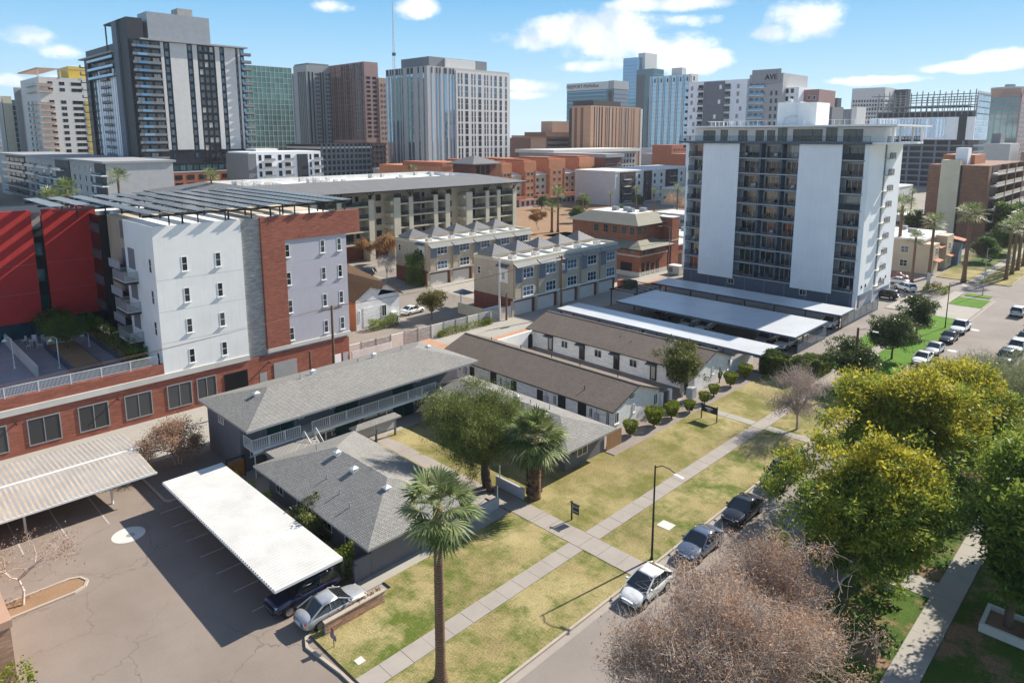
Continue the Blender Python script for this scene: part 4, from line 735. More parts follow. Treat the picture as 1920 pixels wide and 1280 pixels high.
# ================================================================ high-rise with white panels
def highrise():
    t = thing('highrise', 'ten-storey high-rise with two tall blank white panels between balcony bays', 'building', (-57, 134, 0)); Y = 125.4; YB = 127.1
    MB().box(-73.9, YB, 0, -39.75, 143.0, 28.6).obj('core', 'stucco_greylight', t)
    p = MB().box(-73.9, Y + .05, 0, -40.4, YB, 2.75).obj('podium', 'panel_bluegrey', t)
    for k in range(9): x = -72 + k * 3.9; MB().box(x - .1, Y - .01, 0, x + .1, Y + .05, 2.7).obj('podium_rib', 'slate_blue', p)
    for x in (-63.2, -49): window(p, (x, Y + .04, 1.1), 1.3, 1.1, '-Y')
    MB().box(-39.75, Y, 2.5, -39.55, 133.2, 28.5).obj('end_wall', 'panel_white', t); MB().box(-39.75, 134.4, 2.0, -39.55, 143.1, 28.5).obj('end_wall', 'panel_white', t); MB().box(-40.4, Y - .02, 0, -39.75, Y + .6, 28.5).obj('corner_pier', 'panel_white', t); MB().box(-74.2, Y - .02, 2.5, -73.7, YB, 28.5).obj('corner_pier', 'panel_white', t)
    for y in (133.0, 142.7): MB().box(-40.1, y, 0, -39.5, y + .5, 2.5).obj('pillar', 'panel_white', t)
    
    for (xa, xb) in ((-70.42, -62.8), (-51.38, -43.95)):
        q = MB().box(xa + .02, Y - .2, 2.28, xb - .02, Y - .05, 28.42).obj('white_panel', 'panel_lightgrey', t); n_ = 8; w_ = (xb - xa) / n_; me_ = MB().box(.004, 0, 0, w_ - .004, .06, 26.2).mesh('panel_strip', 'panel_white')
        for k in range(n_): new('panel_strip', me_, q, (xa + k * w_, Y - .26 + (k % 3) * .002, 2.25))
    rnd = random.Random(8); bays = [(-73.7, -70.45, 1), (-62.78, -58.9, 2), (-58.5, -54.8, 2), (-54.5, -51.4, 2), (-43.9, -40.42, 2)]
    for x in (-58.7, -54.65): MB().box(x - .2, Y - .03, 2.75, x + .2, YB, 28.5).obj('fin', 'panel_bluegrey', t)
    for i in range(9):
        z = 2.78 + i * 2.86; s = MB().box(-73.9, Y - .1, z, -40.2, YB - .01, z + .2).obj('floor_slab', 'stucco_greylight', t)
        for j, (x0, x1, k) in enumerate(bays):
            w = x1 - x0; window(t, ((x0 + x1) / 2, YB, z + .22), w - .5, 2.25, '-Y', 'frame_white', rnd.choice(['glass_curtain', 'glass_copper', 'glass_copper', 'glass', 'glass_curtain']), (2, 0), .07, 'sliding_window', single=True)
            if j == 4 and i in (8, 5): MB().box(x0, Y - .08, z + .2, x1, Y - .02, z + 1.2).obj('solid_balustrade', 'panel_charcoal', s)
            else: rail(s, (x0, Y - .05, z + .2), (x1, Y - .05, z + .2), 1.0, 'metal_dark', .16, pr=.012)
            for q in range(rnd.randint(1, 3)):     # balcony clutter
                xx = rnd.uniform(x0 + .4, x1 - .6); a = MB(); a.box(xx, Y + .3, z + .6, xx + .5, Y + .75, z + .66); a.box(xx, Y + .7, z + .66, xx + .5, Y + .76, z + 1.1)
                for lx in (xx + .02, xx + .44): a.box(lx, Y + .32, z + .2, lx + .04, Y + .36, z + .6); a.box(lx, Y + .69, z + .2, lx + .04, Y + .73, z + .6)
                a.obj('balcony_chair', rnd.choice(['metal_dark', 'wood', 'metal_white', 'slate_blue']), s)
        b = MB().box(-39.75, 133.25, z + .15, -38.7, 136.6, z + .3).obj('side_balcony', 'concrete_light', t); rail(b, (-38.75, 133.3, z + .3), (-38.75, 136.5, z + .3), 1.0, 'metal_dark', .16); MB().box(-39.78, 133.2, z, -39.7, 134.4, z + 2.86).obj('slot', 'panel_midgrey', t)
        rail(b, (-39.7, 136.5, z + .3), (-38.75, 136.5, z + .3), 1.0, 'metal_dark', .16)
    for i in range(4): window(t, (-39.55, 127 + i * 2 if i < 2 else 131 + i * 3, 3.6), .5, .5, '+X', 'frame_dark', 'glass_dark', (0, 0))
    # penthouse floor and roof
    MB().box(-75.6, Y - .9, 28.5, -39.3, 127.2, 28.88).obj('terrace_slab', 'panel_bluegrey', t); MB().box(-39.75, Y - .2, 28.5, -36.5, 144, 28.85).obj('terrace_slab', 'panel_white', t)
    MB().box(-73.6, 127.4, 28.6, -40.8, 142.6, 31.45).obj('penthouse', 'panel_white', t); rail(t, (-75.5, Y - .85, 28.88), (-39.4, Y - .85, 28.88), 1.0, 'metal_dark', .2); rail(t, (-37, Y - .1, 28.85), (-37, 143.5, 28.85), 1.0, 'metal_dark', .2)
    for x, w, h in ((-70.5, 2.6, 2.0), (-67.3, 1.5, 2.1), (-63.4, 1.7, 2.0), (-60.0, 1.6, 2.0), (-57.8, 1.5, 2.0), (-55.6, 1.7, 2.4), (-51.0, 5.2, 2.1), (-46.8, 1.9, 2.4), (-43.2, 3.2, 2.1)): window(t, (x, 127.4, 28.95), w, h, '-Y', 'frame_dark', 'glass', (2 if w > 2 else 1, 0), .06)
    MB().box(-74.5, Y - 1.3, 31.5, -35.4, 144.2, 31.78).obj('roof_slab', 'panel_white', t)
    for y in (126, 130, 137, 143): MB().box(-36.7, y, 28.85, -36.4, y + .3, 31.45).obj('terrace_post', 'panel_white', t)
    e = MB().box(-59.8, 134, 31.72, -55.4, 139, 36.3).obj('lift_tower', 'stucco_white', t); MB().box(-55.39, 133.2, 31.72, -52.0, 139.5, 36.1).obj('lift_tower', 'stucco_white', t); MB().tube([(-58.2, 136, 36.3), (-58.2, 136, 36.9), (-58.2, 136, 37.0)], [.5, .5, .05], 10).obj('vent_cap', 'metal_white', e)
    MB().tube([(-58.6, 133.9, 31.8), (-58.2, 133.9, 33.3), (-57.2, 133.9, 33.6), (-55.6, 133.9, 33.6)], .09, 6).obj('duct_pipe', 'metal_white', e)
    for (a, b) in (((-72, 129), (-40, 129)), ((-40, 129), (-40, 141)), ((-72, 129), (-72, 141))): rail(t, (*a, 31.72), (*b, 31.72), 1.05, 'metal_white', 1.2)
    MB().tube([(-68.2, Y - .26, 5.6), (-68.2, Y - .4, 5.6)], .32, 16).obj('satellite_dish', 'panel_white', t)
highrise()
# ================================================================ brick office with green-grey hip roofs
def office():
    t = thing('brick_office', 'brick office with stepped pale green hip roofs and a square stair tower', 'building', (-92, 130, 0)); X = -82.6; Y = 122.3
    MB().box(-101, Y, 1.0, X, 133.0, 6.0).obj('wall', 'brick_office', t); MB().box(-101.05, Y - .05, 0, X + .05, 133.0, 1.0).obj('stone_base', 'concrete_light', t); MB().box(-101, Y - .06, 4.35, X + .06, 133.0, 4.6).obj('string_course', 'concrete_light', t)
    MB().hip(-101.8, Y - .9, X + .9, 134.4, 6.05, 9.0, 0, .25, 1).obj('roof', ['roof_greenish', 'frame_dark'], t)
    MB().box(-103, Y + 2.0, 6.0, X - 2.4, 137, 10.75).obj('upper_wall', 'brick_office', t); r = MB(); z0, z1 = 10.8, 12.9
    P = [(-104.2, Y + 1.0, z0), (X - 1.4, Y + 1.0, z0), (X - 1.4, 138, z0), (-104.2, 138, z0), (-100, Y + 5, z1), (X - 5, Y + 5, z1), (X - 5, 134.5, z1), (-100, 134.5, z1)]
    r.add(P, [(0, 1, 5, 4), (1, 2, 6, 5), (2, 3, 7, 6), (3, 0, 4, 7)], 0); r.add(P, [(4, 5, 6, 7)], 1); r.add(P, [(3, 2, 1, 0)], 2); rr = r.obj('upper_roof', ['roof_greenish', 'roof_membrane', 'frame_dark'], t)
    for x, y in ((-96, 130), (-93.5, 131), (-91, 129), (-89.8, 132)): MB().box(x, y, z1, x + 1.4, y + 1.1, z1 + .9).obj('air_unit', 'metal_grey', rr)
    MB().box(-97, 134.4, 0, X + .15, 137.4, 11.8).obj('stair_tower', 'brick_office', t); MB().box(-97.05, 134.35, 6.55, X + .2, 137.45, 6.8).obj('tower_band', 'concrete_light', t); MB().box(-97, 134.4, 11.8, X + .2, 137.45, 11.95).obj('tower_coping', 'roof_membrane', t)
    MB().box(-100, 137.4, 0, X - .3, 146, 5.2).obj('side_wing', 'brick_office', t); MB().box(-100.3, 137.4, 5.2, X, 146.3, 5.5).obj('side_roof', 'roof_membrane', t)
    MB().box(-87.6, Y - .02, .3, -84.6, Y + .05, 2.9).obj('garage_opening', 'panel_black', t)
    for i, y in enumerate((123.6, 125.3, 127.2, 129.2)): window(t, (X, y, .3), 1.0, 2.7, '+X', 'frame_dark', 'glass_dark', (0, 0)); window(t, (X, y + .2, 4.75), 1.2, 1.05, '+X', 'roof_greenish', 'glass', (1, 0))
    for x in (-86.8, -84.4, -91, -95): window(t, (x, Y, 4.75), 1.2, 1.05, '-Y', 'roof_greenish', 'glass', (1, 0))
    for x in (-96, -93.3, -90.8, -88.3, -86.2): window(t, (x, Y + 2, 8.6), 1.3, 1.7, '-Y', 'roof_greenish', 'glass', (1, 1))
    for y in (125.2, 127.2): window(t, (X - 2.4, y, 8.6), 1.3, 1.7, '+X', 'roof_greenish', 'glass', (1, 1))
    for y in (139, 141, 143): window(t, (X - .3, y, .6), 1.0, 2.6, '+X', 'frame_dark', 'glass_dark', (0, 0))
office()
# ================================================================ beige balcony apartments
def beige():
    t = thing('apartment_block', 'five-storey beige apartment block with cream balcony piers and grey overhanging roof', 'building', (-155, 105, 0)); X = -140; XB = -142.8; ZS = (4.5, 7.45, 10.4, 13.4)
    MB().box(-178, 58, 4.4, XB, 144, 16.8).obj('wall', 'stucco_beige', t); MB().box(-177, 59, 0, XB - .3, 143.5, 4.4).obj('ground_floor', 'brick_dark', t)
    r = MB(); z0, z1 = 16.9, 18.2
    z1 = 19.0; P = [(-181, 56, z0), (-138.2, 56, z0), (-138.2, 146.3, z0), (-181, 146.3, z0), (-171, 67, z1), (-149, 67, z1), (-149, 136, z1), (-171, 136, z1)]
    r.add(P, [(0, 1, 5, 4), (1, 2, 6, 5), (2, 3, 7, 6), (3, 0, 4, 7)], 0); r.add([(p[0], p[1], z0 - .3) for p in P[:4]] + P[:4], [(3, 2, 1, 0), (0, 1, 5, 4), (1, 2, 6, 5)], 2); r.add([(p[0], p[1], z1 - 1.0) for p in P[4:]], [(0, 1, 2, 3)], 1); r.add(P[4:] + [(p[0], p[1], z1 - 1.0) for p in P[4:]], [(4, 5, 1, 0), (5, 6, 2, 1), (6, 7, 3, 2), (7, 4, 0, 3)], 1); rr = r.obj('roof', ['roof_grey', 'roof_membrane', 'frame_dark'], t)
    rnd = random.Random(5)
    for i in range(46): x = rnd.uniform(-170, -152); y = rnd.choice([70, 74, 90, 94, 112, 116, 130]) + rnd.uniform(-2, 2); MB().box(x, y, z1 - 1, x + 1, y + .9, z1 + .1).obj('air_unit', 'panel_offwhite', rr)
    bays = [(77.5, 94.1, [(77.5, 79), (84, 85.2), (92.6, 94.1)]), (99.9, 117.9, [(99.9, 101.9), (104.5, 105.8), (112.5, 113.8), (116.4, 117.9)]), (123.7, 143.0, [(123.7, 125.9), (130.9, 132.2), (135.3, 136.6), (141.6, 143.0)])]
    for (y0, y1, ps) in bays:
        for (a, b) in ps: MB().box(XB, a, 0, X + .25, b, 14.9).obj('pier', 'stucco_cream', t)
        for z in ZS:
            s = MB().box(XB, y0, z - .35, X, y1, z).obj('balcony_slab', 'stucco_cream', t)
            for (a, b), (c, d) in zip(ps, ps[1:]):
                rail(s, (X - .1, b, z), (X - .1, c, z), 1.0, 'metal_dark', .12, pr=.02); window(t, (XB, (b + c) / 2, z + .1), min(2.2, c - b - .4), 2.1, '+X', 'frame_dark', 'glass', (2, 0), single=True)
                window(t, (XB, (b + c) / 2 + (c - b) * .32, z + .9), .9, 1.2, '+X', 'frame_dark', 'glass_dark', (0, 0), single=True) if c - b > 5 else None
        for (a, b) in ps[1:]: 
            q = MB(); ym = (a + b) / 2; q.beam((X - .1, ym, 14.9), (X - .1, ym, 16.7), .2, .2); q.beam((X - .1, ym, 15.2), (X - .1, ym - 1.2, 16.6), .14, .14); q.beam((X - .1, ym, 15.2), (X - .1, ym + 1.2, 16.6), .14, .14); q.beam((X - .1, ym, 15.2), (X + 1.2, ym, 16.6), .14, .14); q.obj('roof_bracket', 'frame_dark', t)
    for (y0, y1) in ((94.1, 99.9), (117.9, 123.7)):
        for z in ZS:
            for y in ((y0 + .9, y0 + 3.3) if y0 < 100 else (y0 + 2.3,)): window(t, (XB, y, z + .75), 1.5 if y > y0 + 1 else .9, 1.55, '+X', 'frame_dark', 'glass_dark', (1, 0), single=True)
            if z < 13.6: MB().box(XB, y1 - .9, z - .25, X + .1, y1, z + .75).obj('side_balcony', 'stucco_cream', t)
    MB().box(XB, 94.1, 4.0, X - .5, 100, 4.45).obj('entry_slab', 'concrete_light', t)
    tw = thing('corner_tower', 'square red-brown tower with grey pyramid roof behind the beige apartments', 'building', (-170, 160, 0)); MB().box(-176, 150, 0, -166, 160, 21).obj('wall', 'brick_dark', tw); MB().hip(-177.5, 148.5, -164.5, 161.5, 21, 23.6, 0, .3).obj('roof', 'roof_grey', tw)
    for y in (152, 154.2, 156.4): window(tw, (-166, y, 17.4), 1.6, 3, '+X', 'frame_dark', 'glass_dark', single=True)
beige()
# ================================================================ terracotta apartments
def terracotta():
    t = thing('terracotta_apartments', 'stepped terracotta and cream apartment row with tall orange gable towers', 'building', (-215, 240, 0)); X = -204
    MB().box(-232, 200, 0, X - 1.5, 268, 13).obj('cream_wall', 'stucco_cream', t); MB().box(X - 2, 209, 0, X + 1.5, 262, 3.0).obj('garage_base', 'panel_pink', t)
    for i in range(17): y = 210.5 + i * 3; MB().box(X + 1.5, y, .5, X + 1.56, y + 1.5, 2.4).obj('garage_opening', 'panel_black', t)
    r = MB(); r.hip(-233, 199, X - .8, 269, 13.2, 16.5, 0, .3); r.obj('roof', 'panel_offwhite', t)
    for (a, b, z) in ((200, 206, 18.6), (213.5, 221, 19.1), (229.2, 240.4, 19.7), (250.2, 261.5, 19.9)):
        tw = MB().box(-226, a, 3, X, b, z).obj('tower', 'panel_orange', t); MB().box(-224, a + 1.5, z, X - 2, b - 1.5, z + .7).obj('tower_cap', 'panel_terracotta', tw)
        MB().box(X, a + .3, 3, X + .15, a + 1.0, z - 4).obj('pilaster', 'panel_terracotta', tw); MB().box(X, b - 1.0, 3, X + .15, b - .3, z - 4).obj('pilaster', 'panel_terracotta', tw)
        for zz in (4, 7, 10, 13):
            for y in (a + (b - a) * .34, a + (b - a) * .66): window(t, (X, y, zz), 1.6, 1.5, '+X', 'stucco_cream', 'glass_dark', single=True)
    for (a, b) in ((206, 213.5), (221, 229.2), (240.4, 250.2), (261.5, 267)):
        for zz in (4, 7, 10):
            for y in (a + (b - a) * .3, a + (b - a) * .72): window(t, (X - 1.5, y, zz), 1.6, 1.5, '+X', 'stucco_beige', 'glass_dark', single=True)
        MB().box(X - 1.5, a, 3, X + .8, b, 4.4).obj('balcony', 'panel_terracotta', t)
    t = thing('terracotta_rear_block', 'long low orange-red stepped rooftops before the grey office tower', 'building', (-262, 230, 0))
    MB().box(-300, 206, 0, -250, 262, 15.5).obj('wall', 'panel_orange', t)
    for i, (a, b, z, m) in enumerate(((206, 214, 17.6, 'panel_terracotta'), (220, 229, 17.2, 'panel_orange'), (234, 240, 18, 'panel_terracotta'), (246, 254, 17.4, 'panel_terracotta'), (256, 264, 18.3, 'panel_orange'))): MB().box(-280, a, 15.5, -249.5, b, z).obj('parapet_block', m, t)
    t = thing('brown_corner_block', 'dark brown banded corner block with grey cornice beside the terracotta row', 'building', (-212, 276, 0)); MB().box(-240, 268.5, 0, -203, 282, 19.5).obj('wall', 'panel_brown', t); MB().box(-241, 268, 19.5, -202, 283, 21.2).obj('cornice', 'panel_grey', t)
    for z in (3, 6.3, 9.6, 12.9, 16.2): MB().box(-203, 268.5, z, -202.9, 282, z + .35).obj('band', 'panel_pink', t)
terracotta()
def dark_apts():
    t = thing('apartment_block', 'low apartment block in dark brown and white panels behind the palms', 'building', (-185, 270, 0)); X = -177.7
    MB().box(-200, 242.5, 0, X, 310, 14.3).obj('wall', 'panel_offwhite', t); MB().box(-200.2, 242.3, 14.3, X + .2, 310.2, 14.9).obj('roof', 'roof_membrane', t)
    for (a, b) in ((246, 257), (264, 270), (282, 292), (300, 310)): MB().box(X, a, 1, X + .5, b, 14.2).obj('dark_bay', 'panel_darkbrown', t)
    for z in (1.8, 5.0, 8.2, 11.2):
        for y in (248, 251, 254.5, 260.5, 266, 273, 278.5, 285, 289, 296, 303, 307): dk = any(a <= y <= b for a, b in ((246, 257), (264, 270), (282, 292), (300, 310))); window(t, (X + (.5 if dk else 0), y, z), 1.5, 1.7, '+X', 'frame_grey', 'glass_dark', single=True)
        for y in (250, 287): b = MB().box(X + .5, y - 2, z - .3, X + 1.5, y + 3, z - .1).obj('balcony', 'concrete_light', t)
dark_apts()
# ================================================================ skyline
def fpt(face, plane, u, z): return (plane, u, z) if face in ('+X', '-X') else (u, plane, z)
def grid(parent, face, plane, u0, u1, z0, z1, nc, nr, wf=.6, hf=.6, fm='frame_dark', gm='glass_dark', joined=True, name='windows', proud=.12, skip=None, frame=False):
    """windows on a facade; joined = too small to pick apart, one part of real panes; else each window an object"""
    du = (u1 - u0) / nc; dz = (z1 - z0) / nr; w = abs(du) * wf; h = dz * hf; a = MB()
    for i in range(nc):
        for j in range(nr):
            if skip and skip(i, j): continue
            u = u0 + (i + .5) * du; z = z0 + j * dz + (dz - h) / 2
            if not joined: window(parent, fpt(face, plane, u, z), w, h, face, fm, gm, (1, 0) if w > 2.2 else (0, 0), min(.12, w * .08), single=True, d=.1); continue
            if face == '+X': a.box(plane, u - w / 2, z, plane + proud, u + w / 2, z + h)
            else: a.box(u - w / 2, plane - proud, z, u + w / 2, plane, z + h)
    if joined: return stuff(a.obj(name, gm, parent))
def strip(parent, face, plane, us, z0, z1, m, name='strip', proud=.3, depth=0):
    for (u, w) in us:
        a = MB()
        if face == '+X': a.box(plane - depth, u, z0, plane + proud, u + w, z1)
        else: a.box(u, plane - proud, z0, u + w, plane + depth, z1)
        a.obj(name, m, parent)
def block(t, x0, y0, x1, y1, z0, z1, m, name='wall'): return MB().box(x0, y0, z0, x1, y1, z1).obj(name, m, t)
def tw(name, label, x, y): return thing(name, label, 'tower', (x, y, 0))
def slabs_bal(t, face, plane, u0, u1, zs, out=1.6, m='panel_charcoal', rm='panel_midgrey'):
    for z in zs:
        a = MB()
        if face == '+X': a.box(plane, u0, z, plane + out, u1, z + .25, 0); a.box(plane + out - .06, u0, z + .25, plane + out, u1, z + 1.25, 1)
        else: a.box(u0, plane - out, z, u1, plane, z + .25, 0); a.box(u0, plane - out, z + .25, u1, plane - out + .06, z + 1.25, 1)
        a.obj('balcony', [m, rm], t)
# --- dark tower with white fins
def dark_tower():
    t = tw('apartment_tower', 'tall dark apartment tower with white vertical fins and stacked glass balconies', -330, 118); X, Y = -309.8, 94.4; XL, YR = -372, 142.5; Z = 68.0; zs = [20 + i * 3.2 for i in range(15)]
    block(t, XL, Y + 1.5, X, YR, 18, Z, 'panel_black', 'core'); block(t, XL - 1, Y - 1, X + 1.6, Y + 6, Z, Z + .7, 'panel_offwhite', 'roof_slab') if 0 else None
    block(t, X - 14, Y + 5, X + 1.8, YR + 1.2, Z, Z + .6, 'panel_grey', 'roof_slab'); block(t, XL - 3, Y - 1.2, X - 16, Y + 14, Z - 4, Z - 3.5, 'panel_grey', 'roof_slab')
    block(t, X - 17, Y + 1, X - .6, Y + 7, 4, 76.5, 'panel_charcoal', 'slab_tower'); block(t, X - 17.2, Y + .2, X - 11, Y + 1.0, 8, 76, 'panel_bluegrey', 'slab_fin')
    p = block(t, X - 30, Y + 1, X - 8, Y + 10, 75.9, 76.5, 'panel_charcoal', 'crown_canopy'); block(t, X - 29.5, Y + 1.2, X - 29, Y + 1.7, 65, 75.9, 'panel_bluegrey', 'crown_post')
    s = block(t, X - 12, Y + 9, X - 1, YR - 14, Z + .6, Z + 11.5, 'metal_grey', 'roof_screen'); block(t, X - 10, Y + 22, X - 3, YR - 20, Z + 11.5, Z + 14.5, 'concrete', 'plant_room')
    # street side facade, lit by the sun
    for (a, w, m) in ((107.2, 1.2, 'panel_offwhite'), (110.9, 6.8, 'panel_offwhite'), (120.0, 1.9, 'panel_offwhite'), (129.5, 2.0, 'panel_offwhite'), (133.6, 4.8, 'panel_offwhite'), (139.6, .9, 'panel_offwhite')): block(t, X, a, X + .35, a + w, 24, Z - .2, m, 'fin')
    for (a, b) in ((108.7, 110.6), (118.0, 119.8), (131.7, 133.3), (138.6, 139.5)): grid(t, '+X', X, a, b, 20, Z, 1, 15, .8, .72, gm='glass_blue', joined=False)
    grid(t, '+X', X, 122.2, 129.2, 20, Z, 3, 15, .72, .74, gm='glass_curtain', joined=False)
    for i in range(15): block(t, X, 122, X + .3, 129.4, 20 + i * 3.2 - .15, 20 + i * 3.2 + .1, 'panel_black', 'floor_line')
    grid(t, '+X', X, Y + 2.2, 107, 20, Z, 3, 15, .8, .78, gm='glass_curtain', joined=False); slabs_bal(t, '+X', X, Y + 1.6, 106.8, zs, 1.8); grid(t, '+X', X, 140.6, YR, 20, Z, 1, 15, .8, .78, gm='glass_sky', joined=False); slabs_bal(t, '+X', X, 140.6, YR + 2.5, zs, 1.8)
    for z in zs: block(t, X + 1.74, Y + 3.4, X + 1.86, Y + 7.2, z + .25, z + 1.25, 'glass_sky', 'balcony_glass')
    # shaded side facade
    block(t, XL - .5, Y + .6, XL + 5, Y + 1.5, 17, Z - 3.6, 'panel_black', 'edge_fin')
    for k in range(9): block(t, XL + 14 + k * 3.3, Y + 1.2, XL + 16.2 + k * 3.3, Y + 1.5, 17, 56 + (k % 2) * 2, 'panel_white', 'fin')
    grid(t, '-Y', Y + 1.5, XL + 6, X - 18, 18, Z - 4, 8, 14, .55, .7, gm='glass_mirror', joined=False); slabs_bal(t, '-Y', Y + 1.4, XL + 24, XL + 34, [18 + i * 3.2 for i in range(14)], 1.6, 'panel_charcoal', 'panel_midgrey'); slabs_bal(t, '-Y', Y + 1.4, XL + 7, X - 18, [54.5, 58.2, 61.9], 1.8, 'panel_charcoal', 'glass_sky'); slabs_bal(t, '-Y', Y + 1, XL - 3, XL - .5, [20 + i * 3.4 for i in range(13)], 2, 'panel_charcoal', 'panel_midgrey')
    for i in range(6): MB().tube([(XL + 22 + i * 6, Y + 3, Z - 3.5), (XL + 22 + i * 6, Y + 3, Z - 1)], [.9, .1], 6).obj('roof_shrub', 'leaf_dark', t)
    # podium
    block(t, XL + 2, Y + 2.2, X - .1, YR - .3, 14.8, 18, 'glass_dark', 'glass_storey'); block(t, XL, Y + 1, X + 2.5, YR + 2, 14.3, 14.8, 'panel_grey', 'terrace'); block(t, XL, Y + 2, X + 2.4, YR + 1, 0, 14.3, 'panel_terracotta', 'brick_podium'); block(t, XL, Y - 2, X - 18, Y + 2, 0, 14, 'panel_white', 'white_wall')
    grid(t, '+X', X + 2.4, 97, 142, 1, 14, 9, 4, .62, .62, gm='glass_dark', joined=False); grid(t, '+X', X - .1, Y + 3, YR - 1, 14.9, 17.9, 16, 1, .85, .8, gm='glass_teal', joined=False)
mat('leaf_dark', (.03, .06, .02), .8, .3)
dark_tower()
# --- white and yellow tower
def yellow_tower():
    t = tw('apartment_tower', 'pale tower with yellow stripe, yellow rooftop box and open roof frame', -470, 110); X, Y = -447.6, 91.7
    block(t, -492, Y, X, 135, 0, 61, 'panel_offwhite'); block(t, -506, Y + 2, -492, 120, 0, 57, 'stucco_tan', 'side_slab'); block(t, -507.5, Y - 1, -505.9, Y + 14, 0, 58, 'panel_grey', 'end_fin')
    for i in range(14):
        z = 14 + i * 3.3
        if i == 11: continue
        for (a, w) in ((95.6, 2.4), (101, 2.6), (106.6, 5.2), (115.5, 5)): window(t, (X, a + w / 2, z), w, 1.9, '+X', 'frame_grey', 'glass_dark', (1, 0), .1, single=True)
        if i < 11: block(t, X, 112.4, X + .2, 114.8, z - .4, z + 2.0, 'panel_yellow', 'yellow_panel')
        b = MB(); b.box(X - 1, Y - 1.6, z - .6, X + 1.8, 97.5, z - .35); b.box(X + 1.74, Y - 1.6, z - .35, X + 1.8, 97.5, z + .7, 1); b.obj('balcony', ['panel_offwhite', 'panel_tan'], t)
        for x in (X - 12, X - 20, X - 30): window(t, (x, Y, z), 4, 1.9, '-Y', 'frame_grey', 'glass_dark', (1, 0), .1, single=True)
        b = MB(); b.box(X - 26, Y - 1.6, z - .6, X - 5, Y, z - .35); b.obj('balcony', 'panel_grey', t)
    for (a, b) in (((X, Y), (X, 132)), ((X, Y), (-494, Y))): MB().beam((*a, 65.4), (*b, 65.4), .9, .6).obj('roof_frame', 'panel_tan', t)
    for y in (Y, 102, 112, 122, 132): MB().beam((X, y, 61), (X, y, 65.4), .5, .5).obj('roof_frame', 'panel_offwhite', t)
    for k in range(9): MB().beam((X - 5 - k * 5, Y, 65.2), (X - 5 - k * 5, Y + 9, 65.2), .5, .4).obj('roof_frame', 'panel_tan', t)
    block(t, -480, 108, -456, 128, 61, 68, 'panel_yellow', 'roof_box')
yellow_tower()
def fin_tower():
    t = tw('apartment_tower', 'far pale tower edge with cream fin and green-tinted glass bays', -520, 88); block(t, -545, 84, -511, 93.5, 0, 51, 'glass_teal'); block(t, -513, 82.5, -509.5, 84.6, 0, 53, 'panel_offwhite', 'fin'); block(t, -511.4, 85, -509.6, 89.6, 0, 53, 'stucco_cream', 'fin')
    for i in range(14): block(t, -511, 89.7, -509.4, 94.5, 6 + i * 3.2, 6.5 + i * 3.2, 'panel_grey', 'balcony'); block(t, -545, 82.6, -513.2, 84, 6 + i * 3.2, 6.5 + i * 3.2, 'panel_grey', 'balcony')
fin_tower()
def green_glass():
    t = tw('office_tower', 'green glass office slab with a fine white grid of mullions', -420, 202); X = -408.7; block(t, -430, 178, X, 217.6, 20, 71, 'glass_green', 'glass_wall'); block(t, -430, 176, X, 219, 0, 20, 'panel_charcoal', 'base')
    grid(t, '+X', X, 178, 217.6, 20, 71, 14, 16, .9, .86, gm='glass_green', joined=True, name='panes', proud=.25)
    for i in range(15): block(t, X, 178 + i * 2.83 - .09, X + .4, 178 + i * 2.83 + .09, 20, 71.2, 'panel_offwhite', 'mullion')
    for i in range(17): block(t, X, 178, X + .38, 217.7, 20 + i * 3.19 - .1, 20 + i * 3.19 + .1, 'panel_offwhite', 'transom')
green_glass()
